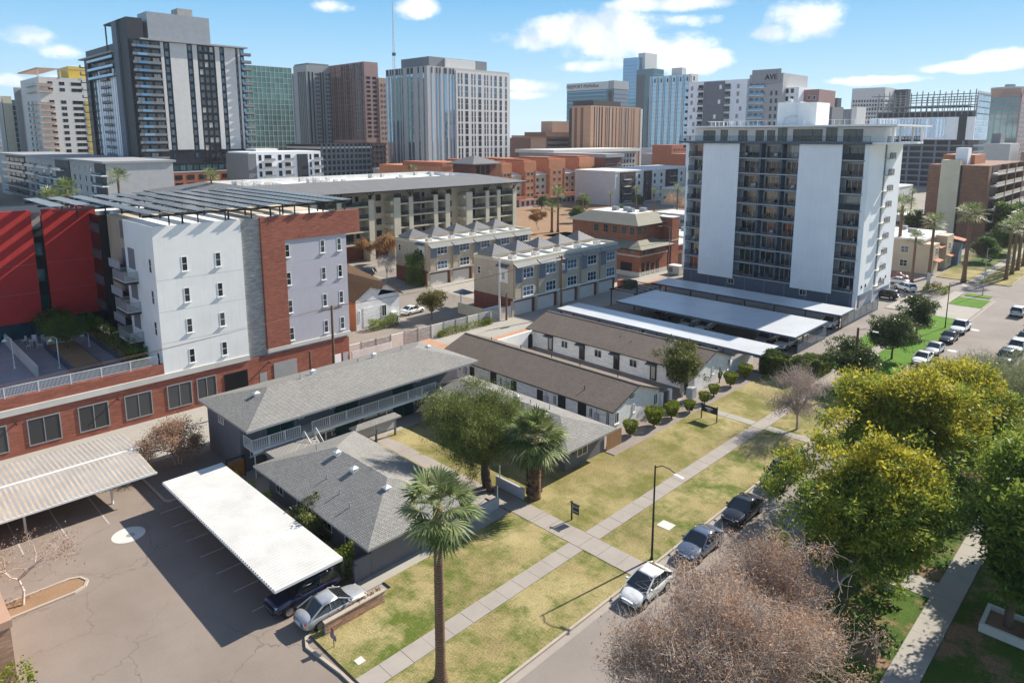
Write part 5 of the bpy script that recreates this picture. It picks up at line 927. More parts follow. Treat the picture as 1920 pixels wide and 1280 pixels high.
def grey_red():
    t = tw('apartment_tower', 'L-shaped tower with grey striped wing and shaded red-brown striped wing', -430, 265)
    block(t, -500, 250, -480.4, 263, 0, 74.5, 'glass_mirror', 'glass_wing')
    X = -451.9; block(t, -470, 252, X, 271, 0, 78.5, 'panel_grey', 'grey_wing'); block(t, -472, 254, X - 1, 270.5, 78.5, 80, 'panel_midgrey', 'grey_cap')
    for k in range(5): block(t, X - 12 + k * 2.4, 251.6, X - 10.9 + k * 2.4, 252, 22, 74, 'glass_dark', 'glass_strip')
    for u in (258.6, 266.8): grid(t, '+X', X, u, u + 3.4, 24, 74, 2, 17, .62, .5, gm='glass_dark', joined=False)
    strip(t, '+X', X, [(253.4, 1.2), (256.3, .9), (262.4, 1.1), (264.6, .8), (270.2, .8)], 22, 74, 'glass_dark', 'glass_strip', .1)
    Y = 270.9; X2 = -408.6; block(t, -456.5, Y, X2, 282, 0, 79, 'panel_pink', 'red_wing')
    for k in range(17): block(t, -455 + k * 2.75, Y - .3, -453.7 + k * 2.75, Y, 27, 78 if k > 6 else 70, 'glass_dark', 'glass_strip'); block(t, -453.4 + k * 2.75, Y - .5, -452.9 + k * 2.75, Y, 27, 78.5, 'panel_pink' if k % 3 else 'panel_brown', 'fin')
    for i in range(15): block(t, -456, Y - .34, X2, Y - .3, 28 + i * 3.25, 28.5 + i * 3.25, 'panel_brown', 'floor_line')
    grid(t, '+X', X2, Y + .5, 281.5, 28, 70, 2, 14, .6, .55, gm='glass_dark', joined=False); block(t, -420, 282, X2 + .5, 292, 0, 69, 'panel_tan', 'lower_wing'); grid(t, '+X', X2 + .5, 283, 291, 8, 66, 3, 16, .5, .5, gm='glass_sky', joined=True)
    g = thing('parking_garage', 'grey parking garage with open horizontal decks below the red tower', 'garage', (-365, 230, 0)); block(g, -395, 205, -357.6, 250, 0, 25, 'panel_black', 'core'); block(g, -395.2, 240.5, -357.2, 250.5, 0, 25.6, 'panel_brown', 'stair_block')
    for i in range(7): block(g, -395.4, 204.6, -357.2, 250.2, 2 + i * 3.4, 3.2 + i * 3.4, 'panel_midgrey' if i < 6 else 'panel_offwhite', 'deck_edge')
    for k in range(15): y = 206 + k * 3; block(g, -357.3, y, -356.9, y + (1.1 if k < 8 else .5), 1, 25.4, 'panel_midgrey', 'column')
grey_red()
def central():
    t = tw('office_tower', 'grey office tower with mirrored vertical strips and white window grid', -350, 295); X, Y = -331.2, 263.2; XL, YR = -372.7, 332; Z = 70.6
    block(t, XL, Y, X, YR, 0, Z, 'panel_lightgrey'); block(t, X - 4, Y + 22, X + .6, YR, 3, Z - 1.5, 'panel_offwhite', 'white_face') ; block(t, X - 36, Y + 8, X - 8, Y + 56, Z, Z + 6.5, 'panel_midgrey', 'plant_screen'); block(t, X - 20, Y + 20, X - 7, Y + 45, Z, Z + 6.2, 'panel_offwhite', 'plant_room')
    rnd = random.Random(4)
    for (u, w) in ((XL + .5, 2.0), (XL + 4.6, 1.0), (XL + 6.8, 1.1), (XL + 10.4, 2.3), (XL + 14.2, 1.0), (XL + 16.6, 1.0), (XL + 22, 2.4), (XL + 25.6, 2.4), (XL + 32.6, 1.3), (XL + 37.6, 1.2)): block(t, u, Y - .15, u + w, Y, 4, Z - 4, 'glass_mirror', 'glass_strip'); block(t, u, Y - .16, u + w, Y, Z - 4, Z - .4, 'panel_charcoal', 'louvre')
    for (u, w) in ((Y + 3.2, .9), (Y + 7.0, 1.0), (Y + 9.4, 1.0), (Y + 13.0, 2.2), (Y + 17.4, 1.1), (Y + 19.8, 1.1)): block(t, X, u, X + .15, u + w, 4, Z - 4, 'glass_mirror', 'glass_strip'); block(t, X, u, X + .16, u + w, Z - 4, Z - .6, 'panel_charcoal', 'louvre')
    cols = [(23.5, 1.3), (26.0, 1.3), (29.3, 2.6), (34.6, 1.2), (37, 1.2), (40.4, 2.6), (45.6, 1.2), (48, 1.2), (51.3, 1.2), (54.5, 2.3), (59.2, 2.2), (64.4, 1.6)]
    for j in range(8):
        z = 8 + j * 7.6
        for (u, w) in cols:
            for q in (0, 3.4): window(t, (X + .6, Y + u + w / 2, z + q), w, 3.2, '+X', 'panel_grey', 'glass_blue' if j > 5 else 'glass_dark', (0, 0), .08, single=True)
    m = thing('antenna_mast', 'tall white lattice antenna mast rising behind the grey office tower', 'mast', (-405, 300, 0)); a = MB(); B = Vector((-404, 292.5, 0)); n = 22
    for i in range(n + 1):
        z = 60 + i * 2.6; r = 1.1 * (1 - i / n) + .22
        for s in range(3): a.tube([B + Vector((r * math.cos(s * 2.094), r * math.sin(s * 2.094), z)), B + Vector(((r - .04) * math.cos(s * 2.094), (r - .04) * math.sin(s * 2.094), z + 2.6))], .14, 4); a.tube([B + Vector((r * math.cos(s * 2.094), r * math.sin(s * 2.094), z)), B + Vector(((r - .04) * math.cos((s + 1) * 2.094), (r - .04) * math.sin((s + 1) * 2.094), z + 2.6))], .09, 4)
    a.obj('lattice', 'metal_white', m); MB().tube([B, B + Vector((0, 0, 62))], 1.0, 6).obj('base', 'metal_grey', m); MB().box(B.x - .9, B.y - .9, 84, B.x + .9, B.y + .9, 86).obj('antenna_drum', 'metal_dark', m)
central()
def tan_low():
    t = tw('civic_building', 'low tan office with dark horizontal window bands and stepped top', -375, 430); block(t, -410, 413.6, -378, 440, 0, 30, 'panel_tan'); block(t, -380, 405, -363.8, 460, 0, 29, 'panel_tan'); block(t, -384, 402, -361, 463, 29, 32.5, 'panel_brown', 'top_storey'); block(t, -378, 415, -366, 450, 32.5, 41, 'panel_tan', 'penthouse')
    for i in range(6): block(t, -363.8, 407, -363.6, 459, 6 + i * 3.9, 7.7 + i * 3.9, 'glass_dark', 'window_band')
    block(t, -411, 411, -377, 414, 0, 28, 'panel_brown', 'dark_end')
    t = tw('podium_building', 'long pale flat-roofed building edge before the copper tower', -300, 380); block(t, -320, 330, -290, 420, 0, 19, 'panel_grey'); block(t, -322, 328, -288, 422, 19, 21, 'panel_offwhite', 'parapet')
    grid(t, '+X', -290, 390, 419, 6, 18, 8, 3, .5, .6, gm='glass_dark', joined=True)
tan_low()
def copper():
    t = tw('office_tower', 'copper-brown office block with many fine vertical window slits', -335, 440); X, Y = -324.4, 410.5; block(t, -342.4, Y, X, 474.5, 0, 51.8, 'panel_copper'); block(t, -350, Y + 10, -330, 455, 51.8, 56, 'panel_charcoal', 'plant_room'); block(t, -347, Y + 2, -342.4, 470, 0, 50, 'panel_charcoal', 'dark_end')
    rnd = random.Random(7); u = Y + 4
    while u < 470: w = rnd.choice([.7, .9, 1.2]); block(t, X, u, X + .08, u + w, 3, 51, rnd.choice(['glass_dark', 'panel_brown', 'panel_brown']), 'window_slit'); u += w + rnd.choice([1.4, 2.2, 3.6])
    for u in (Y + 8, Y + 24, Y + 41, Y + 57): block(t, X, u, X + .1, u + .45, 3, 51, 'panel_offwhite', 'pale_slit')
    for x in (-340, -334): block(t, x, Y - .1, x + 2.6, Y, 3, 50.5, 'panel_brown', 'window_slit')
    block(t, X - .4, 474.5, X + .3, 477, 0, 51, 'panel_offwhite', 'white_edge')
    t = tw('brick_hall', 'plain orange-red brick hall roofs below the copper tower', -285, 470); block(t, -298, 453, -281, 476, 0, 23, 'panel_terracotta'); block(t, -262, 420, -238, 470, 0, 17.5, 'panel_terracotta')
    grid(t, '+X', -281, 455, 475, 8, 21, 6, 4, .35, .4, gm='glass_dark', joined=True)
copper()
def freeport():
    t = tw('office_tower', 'blue-green banded glass tower with white crown lettering', -510, 665); X, Y = -481.3, 649.2; block(t, -549.8, Y, X, 677, 0, 82, 'glass_teal'); block(t, -549.8, Y - .5, X - 7, Y, 82, 90.5, 'panel_offwhite', 'crown_sign'); block(t, X - 7, Y, X + .5, 678, 82, 91, 'panel_grey', 'crown_end')
    for i in range(18): block(t, -549.8, Y - .6, X - 9, Y, 10 + i * 4.1, 11.2 + i * 4.1, 'glass_sky', 'spandrel')
    block(t, X - 6.5, Y - .6, X - 2, Y, 8, 80, 'panel_charcoal', 'recess'); block(t, X, Y + .5, X + .5, 677, 8, 81, 'slate_blue', 'end_wall'); text_obj('sign_lettering', 'FREEPORT-McMoRan', 5.4, 'panel_charcoal', t, (-526, Y - .75, 86.3), (R(90), 0, 0), .1)
    for i in range(16): block(t, X + .5, Y + 1, X + .7, 676.5, 10 + i * 4.4, 10.6 + i * 4.4, 'glass_teal', 'spandrel')
freeport()
def blue_towers():
    t = tw('office_tower', 'tallest blue glass tower with beige lift core behind', -515, 765); block(t, -541.9, 750.6, -521, 775, 0, 127, 'glass_sky', 'glass_wall'); block(t, -519.6, 748.5, -494.7, 772, 0, 111.5, 'glass_teal', 'glass_wall'); block(t, -527, 762, -516.6, 789, 100, 133.2, 'panel_offwhite', 'lift_core'); block(t, -519, 748.3, -507, 748.5, 10, 105, 'glass_dark', 'dark_glass')
    for i in range(28): block(t, -542, 750.3, -521, 750.6, 8 + i * 4.2, 8.5 + i * 4.2, 'glass_teal', 'spandrel')
    for i in range(24): block(t, -494.7, 748.6, -494.5, 772, 8 + i * 4.2, 8.6 + i * 4.2, 'slate_blue', 'spandrel')
    grid(t, '-Y', 750.6, -541.5, -521.5, 40, 76, 5, 9, .8, .5, gm='glass_green', joined=True)
    t = tw('office_tower', 'white-ribbed pale blue mirrored tower beside the tall blue glass tower', -390, 628); X, Y = -367.4, 621.3; block(t, -413.9, Y, X, 634, 0, 89.5, 'glass_mirror', 'glass_wall'); block(t, -392, 626, -380, 634, 89.5, 97, 'panel_offwhite', 'plant_room'); block(t, X, Y - 1, X + .6, 635, 0, 90, 'panel_offwhite', 'end_wall')
    for k in range(7): block(t, -414 + k * 7.5, Y - .8, -413 + k * 7.5, Y, 0, 89.5, 'panel_offwhite', 'rib'); block(t, -411.6 + k * 7.5, Y - .2, -411 + k * 7.5, Y, 0, 88, 'slate_blue', 'mullion'); block(t, -409 + k * 7.5, Y - .3, -407.6 + k * 7.5, Y, 83, 87, 'panel_charcoal', 'louvre')
    for i in range(20): block(t, -414, Y - .12, X, Y, 8 + i * 4, 8.25 + i * 4, 'slate_blue', 'transom')
    t = tw('apartment_tower', 'slim pinkish banded tower before the white-ribbed mirrored tower', -300, 520); block(t, -309, 520, -292, 540, 0, 54, 'panel_pink'); grid(t, '-Y', 520, -308, -293, 6, 53, 4, 14, .6, .55, gm='glass_dark', joined=True); 
    for i in range(14): block(t, -309.2, 519, -291.5, 520, 6 + i * 3.4, 6.6 + i * 3.4, 'panel_offwhite', 'balcony')
    t = tw('parking_structure', 'low grey flat-roofed structures between the far towers', -330, 560); block(t, -360, 530, -320, 590, 0, 14, 'panel_grey'); block(t, -420, 560, -365, 600, 0, 18, 'panel_offwhite'); 
    for i in range(3): block(t, -320, 531, -319.8, 589, 2 + i * 4, 4 + i * 4, 'panel_charcoal', 'opening')
blue_towers()
def ave_tower():
    t = tw('apartment_tower', 'stepped white and grey apartment tower with rooftop letters behind the high-rise', -165, 330); X, Y = -152, 320; XL = -190
    block(t, XL, Y, -158.5, 345, 0, 56.6, 'panel_white'); block(t, -181.2, Y - .4, -170, Y, 0, 56.2, 'panel_midgrey', 'grey_panel'); block(t, -158.5, Y + 2, X + 10, 350, 0, 58.5, 'panel_lightgrey', 'stepped_wing'); block(t, -152, Y + 6, -136, 352, 0, 52, 'panel_white', 'stepped_wing'); block(t, -136, Y + 12, -129, 352, 0, 51, 'panel_pink', 'stepped_wing'); block(t, -129, Y + 16, -124, 350, 0, 43, 'panel_midgrey', 'stepped_wing')
    block(t, -157, Y + 1.4, -143, Y + 2, 54, 60.5, 'panel_grey', 'roof_sign'); text_obj('sign_letters', 'AVE', 3.4, 'panel_charcoal', t, (-147.5, Y + 1.3, 56.8), (R(90), 0, 0), .15)
    rnd = random.Random(11)
    for j in range(9):
        z = 24 + j * 3.55
        for x in (-187.2, -162.2): window(t, (x + rnd.choice([-.8, .8]), Y, z), 1.3, 2.0, '-Y', 'panel_grey', 'panel_grey', (0, 0), .1, single=True)
        if j % 2 == 0: window(t, (rnd.uniform(-180, -171), Y - .4, z), 1.3, 2.0, '-Y', 'panel_white', 'panel_white', (0, 0), .1, single=True)
        for (a, b) in ((-184.3, -181.6), (-169.8, -167)): block(t, a, Y - .15, b, Y, z - .2, z + 2.4, 'glass_dark', 'balcony_recess'); block(t, a, Y - .9, b, Y - .8, z - .3, z + .8, 'panel_midgrey', 'balcony_rail')
        for x in (-157, -154.3, -151.6): window(t, (x, Y + 2, z), 1.8, 2.3, '-Y', 'frame_grey', 'glass_blue', (0, 0), .1, single=True)
        a = MB(); a.box(-158.2, Y + .6, z - .35, -150.3, Y + 2, z - .1); a.box(-158.2, Y + .6, z - .1, -150.3, Y + .66, z + .9, 1); a.obj('balcony', ['panel_white', 'glass_sky'], t)
        for x in (-141.5, -139): window(t, (x, Y + 6, z - 3), 1.5, 2.1, '-Y', 'frame_grey', 'glass_dark', (0, 0), .1, single=True)
        for x in (-147.2, -144.8): window(t, (x, Y + 2, z - 4), 1.2, 2.2, '-Y', 'frame_grey', 'glass_dark', (0, 0), .1, single=True)
        a = MB(); a.box(XL - 2.2, Y + 1, z - .3, XL, Y + 8, z - .05); a.box(XL - 2.2, Y + 1, z - .05, XL - 2.14, Y + 8, z + .95); a.obj('balcony', 'panel_charcoal', t)
        for x in (-133.5, -131): window(t, (x, Y + 12, z - 6), 1.2, 1.8, '-Y', 'frame_white', 'glass_dark', (0, 0), .1, single=True)
ave_tower()
def right_far():
    t = tw('office_tower', 'small black glass tower top above the dark slatted building', -268, 726); block(t, -272, 724, -263, 735, 0, 66.5, 'panel_black'); block(t, -275, 722, -262, 737, 55, 58, 'panel_charcoal', 'lower_roof')
    t = tw('office_block', 'dark blue-grey building with fine vertical slats and white end wall', -190, 530); block(t, -203, 527.7, -181, 545, 0, 48.5, 'slate_blue'); block(t, -181, 527, -177.5, 546, 0, 50, 'panel_offwhite', 'end_wall')
    for k in range(22): block(t, -203 + k, 527.4, -202.7 + k, 527.7, 20, 48.5, 'panel_grey', 'slat')
    t = tw('office_tower', 'beige tower with square punched window grid', -215, 685); block(t, -231.3, 670.6, -203.8, 701, 0, 71.5, 'panel_offwhite'); grid(t, '-Y', 670.6, -230.5, -204.6, 14, 62, 11, 13, .62, .55, gm='glass_dark', joined=True); grid(t, '+X', -203.8, 672, 700, 14, 62, 8, 13, .5, .5, gm='glass_dark', joined=True); block(t, -203.6, 696, -192.5, 704, 0, 70.5, 'panel_charcoal', 'dark_annex')
    t = tw('hospital_building', 'wide hospital block with open steel top storeys over white panels and dark glass floors', -120, 487); X, Y = -94, 469.7; XL = -150; YR = 504
    block(t, XL + 3, Y + 3, X - 3, YR - 3, 0, 44, 'panel_charcoal', 'core'); block(t, XL, Y, X, YR, 27.5, 40.5, 'panel_white', 'white_storeys'); grid(t, '-Y', Y, XL + 2, X - 14, 28.5, 40, 22, 1, .5, .95, gm='glass_sky', joined=True); block(t, X - 8, Y - .2, X - 4, Y, 27, 42, 'panel_charcoal', 'glass_slot')
    for k in range(18): x = XL + 4 + k * 3; MB().box(x - .22, Y, 40.5, x + .22, Y + .5, 55 + (k % 3) * .5).obj('steel_column', 'panel_midgrey', t); MB().box(x - .2, YR - .5, 40.5, x + .2, YR, 54).obj('steel_column', 'panel_midgrey', t)
    for k in range(9): y = Y + 2 + k * 3.9; MB().box(X - .5, y - .22, 40.5, X, y + .22, 55).obj('steel_column', 'panel_offwhite', t)
    for z in (43.5, 46.8, 50.1, 53.2): 
        a = MB(); a.box(XL, Y - .1, z, X, Y + .4, z + .5); a.box(X - .4, Y, z, X + .1, YR, z + .5); a.box(XL, YR - .4, z, X, YR, z + .5); a.obj('steel_beam', 'panel_midgrey', t); block(t, XL + 6, Y + 6, X - 5, YR - 6, z - .1, z + .2, 'panel_grey', 'deck') if z < 50 else None
    grid(t, '+X', X, Y + 2, YR - 1, 28, 53, 9, 7, .85, .8, gm='glass_mirror', joined=True)
    for i in range(7): block(t, XL - 3, Y - .6, X, Y, 2 + i * 3.6, 3.0 + i * 3.6, 'slate_blue' if i < 5 else 'panel_midgrey', 'deck_edge'); block(t, X, Y, X + .5, YR, 2 + i * 3.6, 3.0 + i * 3.6, 'slate_blue', 'deck_edge')
    for k in range(8): block(t, XL + 2 + k * 7, Y - .5, XL + 3 + k * 7, Y, 0, 27, 'slate_blue', 'column')
    block(t, XL - 60, Y + 2, XL - 3, Y + 20, 0, 14, 'panel_white', 'low_wing')
    t = tw('office_tower', 'teal mirrored tower with pink stone edges and round white roof cap', -115, 700); X, Y = -107.4, 681.6; block(t, -133, Y, X, 720, 0, 60, 'glass_teal', 'glass_wall'); block(t, -120, Y - .4, X + .6, Y, 60, 64, 'panel_pink', 'stone_band'); block(t, X, Y - .4, X + 1, 720, 0, 62, 'panel_pink', 'stone_edge'); block(t, -128, Y + 1, X, 718, 60, 67, 'panel_tan', 'top_storey'); MB().tube([(-118, 698, 67), (-118, 698, 68.5)], [13, 13], 24).obj('roof_cap', 'panel_offwhite', t); MB().tube([(-118, 698, 68.5), (-118, 698, 71)], [4, 3.5], 16).obj('roof_drum', 'panel_grey', t)
    for i in range(13): block(t, -133, Y - .2, X, Y, 4 + i * 4.3, 4.5 + i * 4.3, 'panel_tan' if i > 8 else 'glass_green', 'transom')
    for k in range(6): block(t, -132 + k * 4.3, Y - .25, -131.6 + k * 4.3, Y, 4, 60, 'panel_tan', 'mullion')
    grid(t, '+X', X + 1, Y + 3, 718, 6, 58, 9, 14, .6, .55, gm='glass_dark', joined=True)
    t = tw('motel_building', 'brown brick block with cream lift shaft and banded balconies', -47, 240); X, Y = -40.8, 227.0; block(t, -55.5, Y, X, 277, 0, 21.8, 'brick_brown'); block(t, -52.3, Y - .6, -47.6, Y + 3, 0, 23.2, 'stucco_cream', 'lift_shaft'); block(t, -47.5, Y - .15, -47.1, Y, 0, 21.5, 'panel_charcoal', 'slot'); block(t, -54, Y + 8, -46, Y + 22, 21.8, 24.5, 'panel_orange', 'roof_room'); block(t, -50, Y + 4, -47, Y + 8, 21.8, 26.5, 'panel_white', 'roof_room')
    for i in range(6): z = 2.6 + i * 3.3; block(t, X, Y + 4, X + 1.4, 276, z, z + .5, 'panel_offwhite', 'balcony_slab'); block(t, X, Y + 4, X + .1, 276, z + .6, z + 2.6, 'panel_darkbrown', 'painted_shade'); block(t, X + 1.3, Y + 4, X + 1.38, 276, z + .6, z + 1.3, 'stucco_tan', 'balcony_rail')  # dark brown wall bands paint in the shade behind the balconies
    for y in (Y + 16, Y + 29, Y + 42): block(t, X, y, X + 1.5, y + .6, 2, 21.8, 'brick_brown', 'pier')
    t = tw('white_annex', 'pale grey annex blocks in front of the teal tower', -70, 430); block(t, -79, 420, -68, 445, 0, 26, 'panel_lightgrey'); block(t, -78, 430, -74, 440, 26, 31, 'panel_midgrey', 'roof_room'); block(t, -64, 425, -56, 450, 0, 22, 'panel_pink')
right_far()
def white_blue_apts():
    t = tw('apartment_block', 'blue-shaded white apartment block with deep balconies below the yellow-striped tower', -330, 80); Y = 70.3; block(t, -450, Y, -263, 92, 0, 20.6, 'panel_lightgrey'); block(t, -451, Y - 1, -262.4, 93, 20.6, 21.3, 'panel_grey', 'roof')
    for (a, b) in ((-430, -386), (-330, -309), (-275, -263)): block(t, a, Y - .4, b, Y, 2, 20.4, 'panel_charcoal', 'dark_bay')
    for i in range(5):
        z = 2.4 + i * 3.6
        for x in (-425, -414, -403, -392): window(t, (x, Y - .4, z), 9, 2.6, '-Y', 'frame_dark', 'glass_dark', (2, 0), single=True)
        for x, w in ((-376, 5), (-366, 4.5), (-352, 5), (-340, 4), (-303, 2), (-296, 1), (-288, 1), (-281, 2.4)): window(t, (x, Y, z + .4), w, 2.0, '-Y', 'frame_dark', 'glass_dark', (1, 0) if w > 3 else (0, 0), single=True)
        for (a, b) in ((-432, -384), (-380, -362), (-357, -336), (-331, -316), (-274, -262)): m = MB(); m.box(a, Y - 1.8, z - .5, b, Y, z - .15); m.box(a, Y - 1.8, z - .15, b, Y - 1.74, z + .7, 1); m.obj('balcony', ['panel_white', 'glass_teal'], t)
    t = tw('apartment_block', 'white and charcoal apartment block with small balconies beside the brick podium', -285, 148); X = -279.7; block(t, -300, 128, X, 161, 0, 23.2, 'panel_white'); block(t, X, 149.5, X + .4, 154.5, 0, 22, 'panel_charcoal', 'dark_bay'); block(t, -301, 127.5, X + .2, 131, 0, 22.5, 'panel_midgrey', 'grey_end'); block(t, -300, 136, -290, 146, 23.2, 24.4, 'panel_offwhite', 'roof_room')
    for i in range(6):
        z = 2.6 + i * 3.4
        for y, w in ((132.8, 1.2), (136.3, 3), (141.6, 1.5), (145.2, 2.6), (156, .9), (159, 2.4)): window(t, (X, y, z), w, 2.3, '+X', 'frame_dark', 'glass_dark', (1, 0) if w > 2 else (0, 0), single=True)
        for (a, b) in ((134, 139), (143, 147.5), (157, 161.5)): m = MB(); m.box(X, a, z - .35, X + 1.3, b, z - .1); m.box(X + 1.24, a, z - .1, X + 1.3, b, z + .8, 1); m.obj('balcony', ['panel_offwhite', 'metal_grey'], t)
white_blue_apts()
def low_city():
    rnd = random.Random(21); k = 0
    spots = [(-250, 190, 14, 20, 8, 'stucco_beige'), (-262, 214, 16, 14, 10, 'stucco_cream'), (-330, 238, 20, 18, 11, 'stucco_beige'), (-225, 182, 16, 12, 6, 'roof_membrane'), (-236, 318, 26, 20, 9, 'stucco_cream'), (-120, 205, 18, 10, 4, 'stucco_greylight'), (-100, 250, 20, 14, 5, 'panel_offwhite'), (-75, 215, 26, 16, 5.5, 'panel_offwhite'), (-70, 250, 22, 12, 4.5, 'panel_offwhite'), (-60, 190, 14, 7, 3.8, 'panel_offwhite'), (-160, 270, 14, 16, 7, 'stucco_cream'), (-110, 330, 40, 30, 8, 'concrete_light'), (-60, 330, 14, 60, 5, 'concrete_light'), (-400, 30, 60, 50, 12, 'panel_grey'), (-210, 70, 18, 40, 9, 'stucco_greylight'), (-205, 10, 20, 40, 8, 'panel_charcoal'), (-100, 160, 16, 10, 4.2, 'stucco_cream')]
    words = ['sand-coloured', 'cream', 'buff', 'white-roofed', 'pale tan', 'small grey', 'flat white', 'long white-roofed', 'narrow white-roofed', 'low white', 'ivory', 'wide concrete', 'concrete deck-like', 'broad grey', 'long light grey', 'charcoal', 'small cream']
    where = ['behind the beige apartments', 'before the grey office tower', 'beside the grey office tower foot', 'next to the beige apartment roof', 'beyond the terracotta row', 'behind the brick office', 'beyond the palms', 'behind the high-rise', 'past the high-rise side', 'next to the stucco flats', 'beyond the dark apartment block', 'under the hospital block', 'along the avenue end', 'under the yellow-striped tower', 'behind the solar canopy', 'behind the red walls', 'behind the townhouse rows']
    for i, (x, y, w, d, h, m) in enumerate(spots):
        t = thing('low_building', f'{words[i]} flat-roofed low building {where[i]}', 'building', (x, y, 0)); block(t, x - w / 2, y - d / 2, x + w / 2, y + d / 2, 0, h, m); block(t, x - w / 2 - .2, y - d / 2 - .2, x + w / 2 + .2, y + d / 2 + .2, h, h + .5, 'roof_membrane', 'roof')
        for j in range(max(1, int(d / 4))): window(t, (x + w / 2, y - d / 2 + 2 + j * 4, h * .35), 1.6, 1.4, '+X', 'frame_white', 'glass_dark', single=True)
        for j in range(max(1, int(w / 4))): window(t, (x - w / 2 + 2 + j * 4, y - d / 2, h * .35), 1.6, 1.4, '-Y', 'frame_white', 'glass_dark', single=True)
        for j in range(4): xx, yy = x + rnd.uniform(-.4, .4) * w, y + rnd.uniform(-.4, .4) * d; block(t, xx, yy, xx + 1.6, yy + 1.2, h + .5, h + 1.5, 'panel_grey', 'air_unit')
low_city()
def stucco_flats():
    t = thing('stucco_flats', 'tan stucco mission-style flats with red tile awnings and curved parapet', 'building', (-44, 180, 0)); X = -38.5
    block(t, -58, 169.5, -41, 188, 0, 7.2, 'stucco_beige'); block(t, -58.2, 169.3, -40.8, 188.2, 7.2, 7.6, 'roof_membrane', 'roof'); block(t, -41, 169.5, X - .3, 174, 0, 6.6, 'stucco_beige', 'porch_wing'); block(t, -41, 179, X, 184.5, 0, 7.6, 'stucco_beige', 'porch_wing'); block(t, -41, 186, X + 1, 189, 0, 5.5, 'slate_blue', 'porch')
    for (y0, y1, z, x1) in ((174, 179, 5.4, X), (186, 190, 5.9, X + 1.8), (170, 174, 2.9, X + .8), (179.5, 184, 3.0, X + 1)): a = MB(); a.add([(-41, y0, z + .8), (-41, y1, z + .8), (x1, y1, z), (x1, y0, z), (-41, y0, z + .65), (-41, y1, z + .65), (x1, y1, z - .15), (x1, y0, z - .15)], [(3, 2, 1, 0), (4, 5, 6, 7), (2, 3, 7, 6), (0, 3, 7, 4), (1, 2, 6, 5)]); a.obj('tile_awning', 'panel_terracotta', t)
    for x in (-55, -50, -44.5): 
        for z in (1.2, 4.3): window(t, (x, 169.5, z), 1.6, 1.5, '-Y', 'frame_white', 'glass', (1, 1))
    for y, z, x in ((171.8, 4.2, X - .3), (181.7, 4.4, X), (176, 1.2, -41), (177.5, 4.2, -41), (181.7, .9, X)): window(t, (x, y, z), 1.3, 1.5, '+X', 'frame_white', 'glass', (1, 1))
    for x, y in ((-52, 176), (-47, 180), (-50, 184)): block(t, x, y, x + 1.6, y + 1.3, 7.6, 8.5, 'panel_grey', 'air_unit')
stucco_flats()
# ================================================================ vegetation
leafmat('leaf_yellow', [(.1, (.16, .18, .022)), (.45, (.36, .34, .04)), (.8, (.56, .48, .06))], .45); leafmat('leaf_ash', [(.1, (.080, .132, .024)), (.5, (.202, .272, .044)), (.85, (.403, .444, .071))], .4)
leafmat('leaf_deep', [(.1, (.040, .082, .018)), (.5, (.100, .180, .032)), (.85, (.216, .306, .054))], .35); leafmat('leaf_olive', [(.1, (.049, .070, .017)), (.5, (.112, .133, .031)), (.85, (.224, .224, .063))], .3)
leafmat('leaf_pine', [(.1, (.056, .084, .018)), (.5, (.155, .193, .049)), (.85, (.266, .295, .086))], .3, scale=.9); leafmat('leaf_street', [(.1, (.037, .061, .020)), (.5, (.096, .131, .042)), (.8, (.191, .219, .084)), (.95, (.353, .350, .182))], .25, .4)
leafmat('leaf_topiary', [(.1, (.06, .09, .008)), (.5, (.17, .22, .015)), (.85, (.3, .33, .03))], .4, scale=2); leafmat('leaf_hedge', [(.1, (.041, .073, .016)), (.5, (.098, .139, .026)), (.85, (.195, .244, .049))], .3)
leafmat('leaf_brown', [(.1, (.24, .14, .085)), (.5, (.44, .28, .185)), (.85, (.58, .42, .31))], .5); leafmat('leaf_verde', [(.1, (.102, .120, .060)), (.5, (.180, .204, .102)), (.85, (.288, .312, .168))], .4)
leafmat('leaf_citrus', [(.1, (.052, .065, .013)), (.5, (.156, .143, .039)), (.85, (.312, .247, .091))], .3); leafmat('leaf_palm', [(.1, (.067, .108, .030)), (.45, (.167, .217, .075)), (.75, (.333, .367, .167)), (.95, (.600, .567, .333))], .3, .45, .8)
leafmat('leaf_thatch', [(.1, (.07, .045, .025)), (.5, (.15, .1, .06)), (.9, (.28, .2, .12))], .15); leafmat('leaf_orange', [(.1, (.2, .1, .04)), (.5, (.36, .2, .08)), (.9, (.5, .33, .16))], .35); leafmat('blossom', [(.1, (.4, .33, .3)), (.6, (.62, .55, .52))], .3)
mat('bark', (.14, .1, .075), .95, .3, 3, fine=.4, bumpd=.02); mat('bark_grey', (.22, .18, .155), .95, .25, 3, fine=.3); mat('bark_pale', (.52, .43, .37), .9, .25, 3, fine=.3); mat('bark_white', (.5, .46, .42), .9, .2, 2, fine=.2)
def palm_bark():
    m, nt, b = nodes('bark_palm'); v = pos(nt, (.8, .8, 1)); n = noise(nt, v, 3, 4)
    w = nt.nodes.new('ShaderNodeTexWave'); w.bands_direction = 'Z'; w.inputs['Scale'].default_value = 2.2; w.inputs['Distortion'].default_value = 3; link(nt, pos(nt), w.inputs[0])
    col = mix(nt, .6, ramp(nt, n, [(.3, (.12, .065, .035)), (.7, (.27, .17, .1))]), ramp(nt, w.outputs[0], [(.2, (.09, .05, .03)), (.8, (.3, .19, .12))])); link(nt, col, b.inputs['Base Color']); b.inputs['Roughness'].default_value = .95; bump(nt, b, w.outputs[0], .5, .05)
palm_bark()
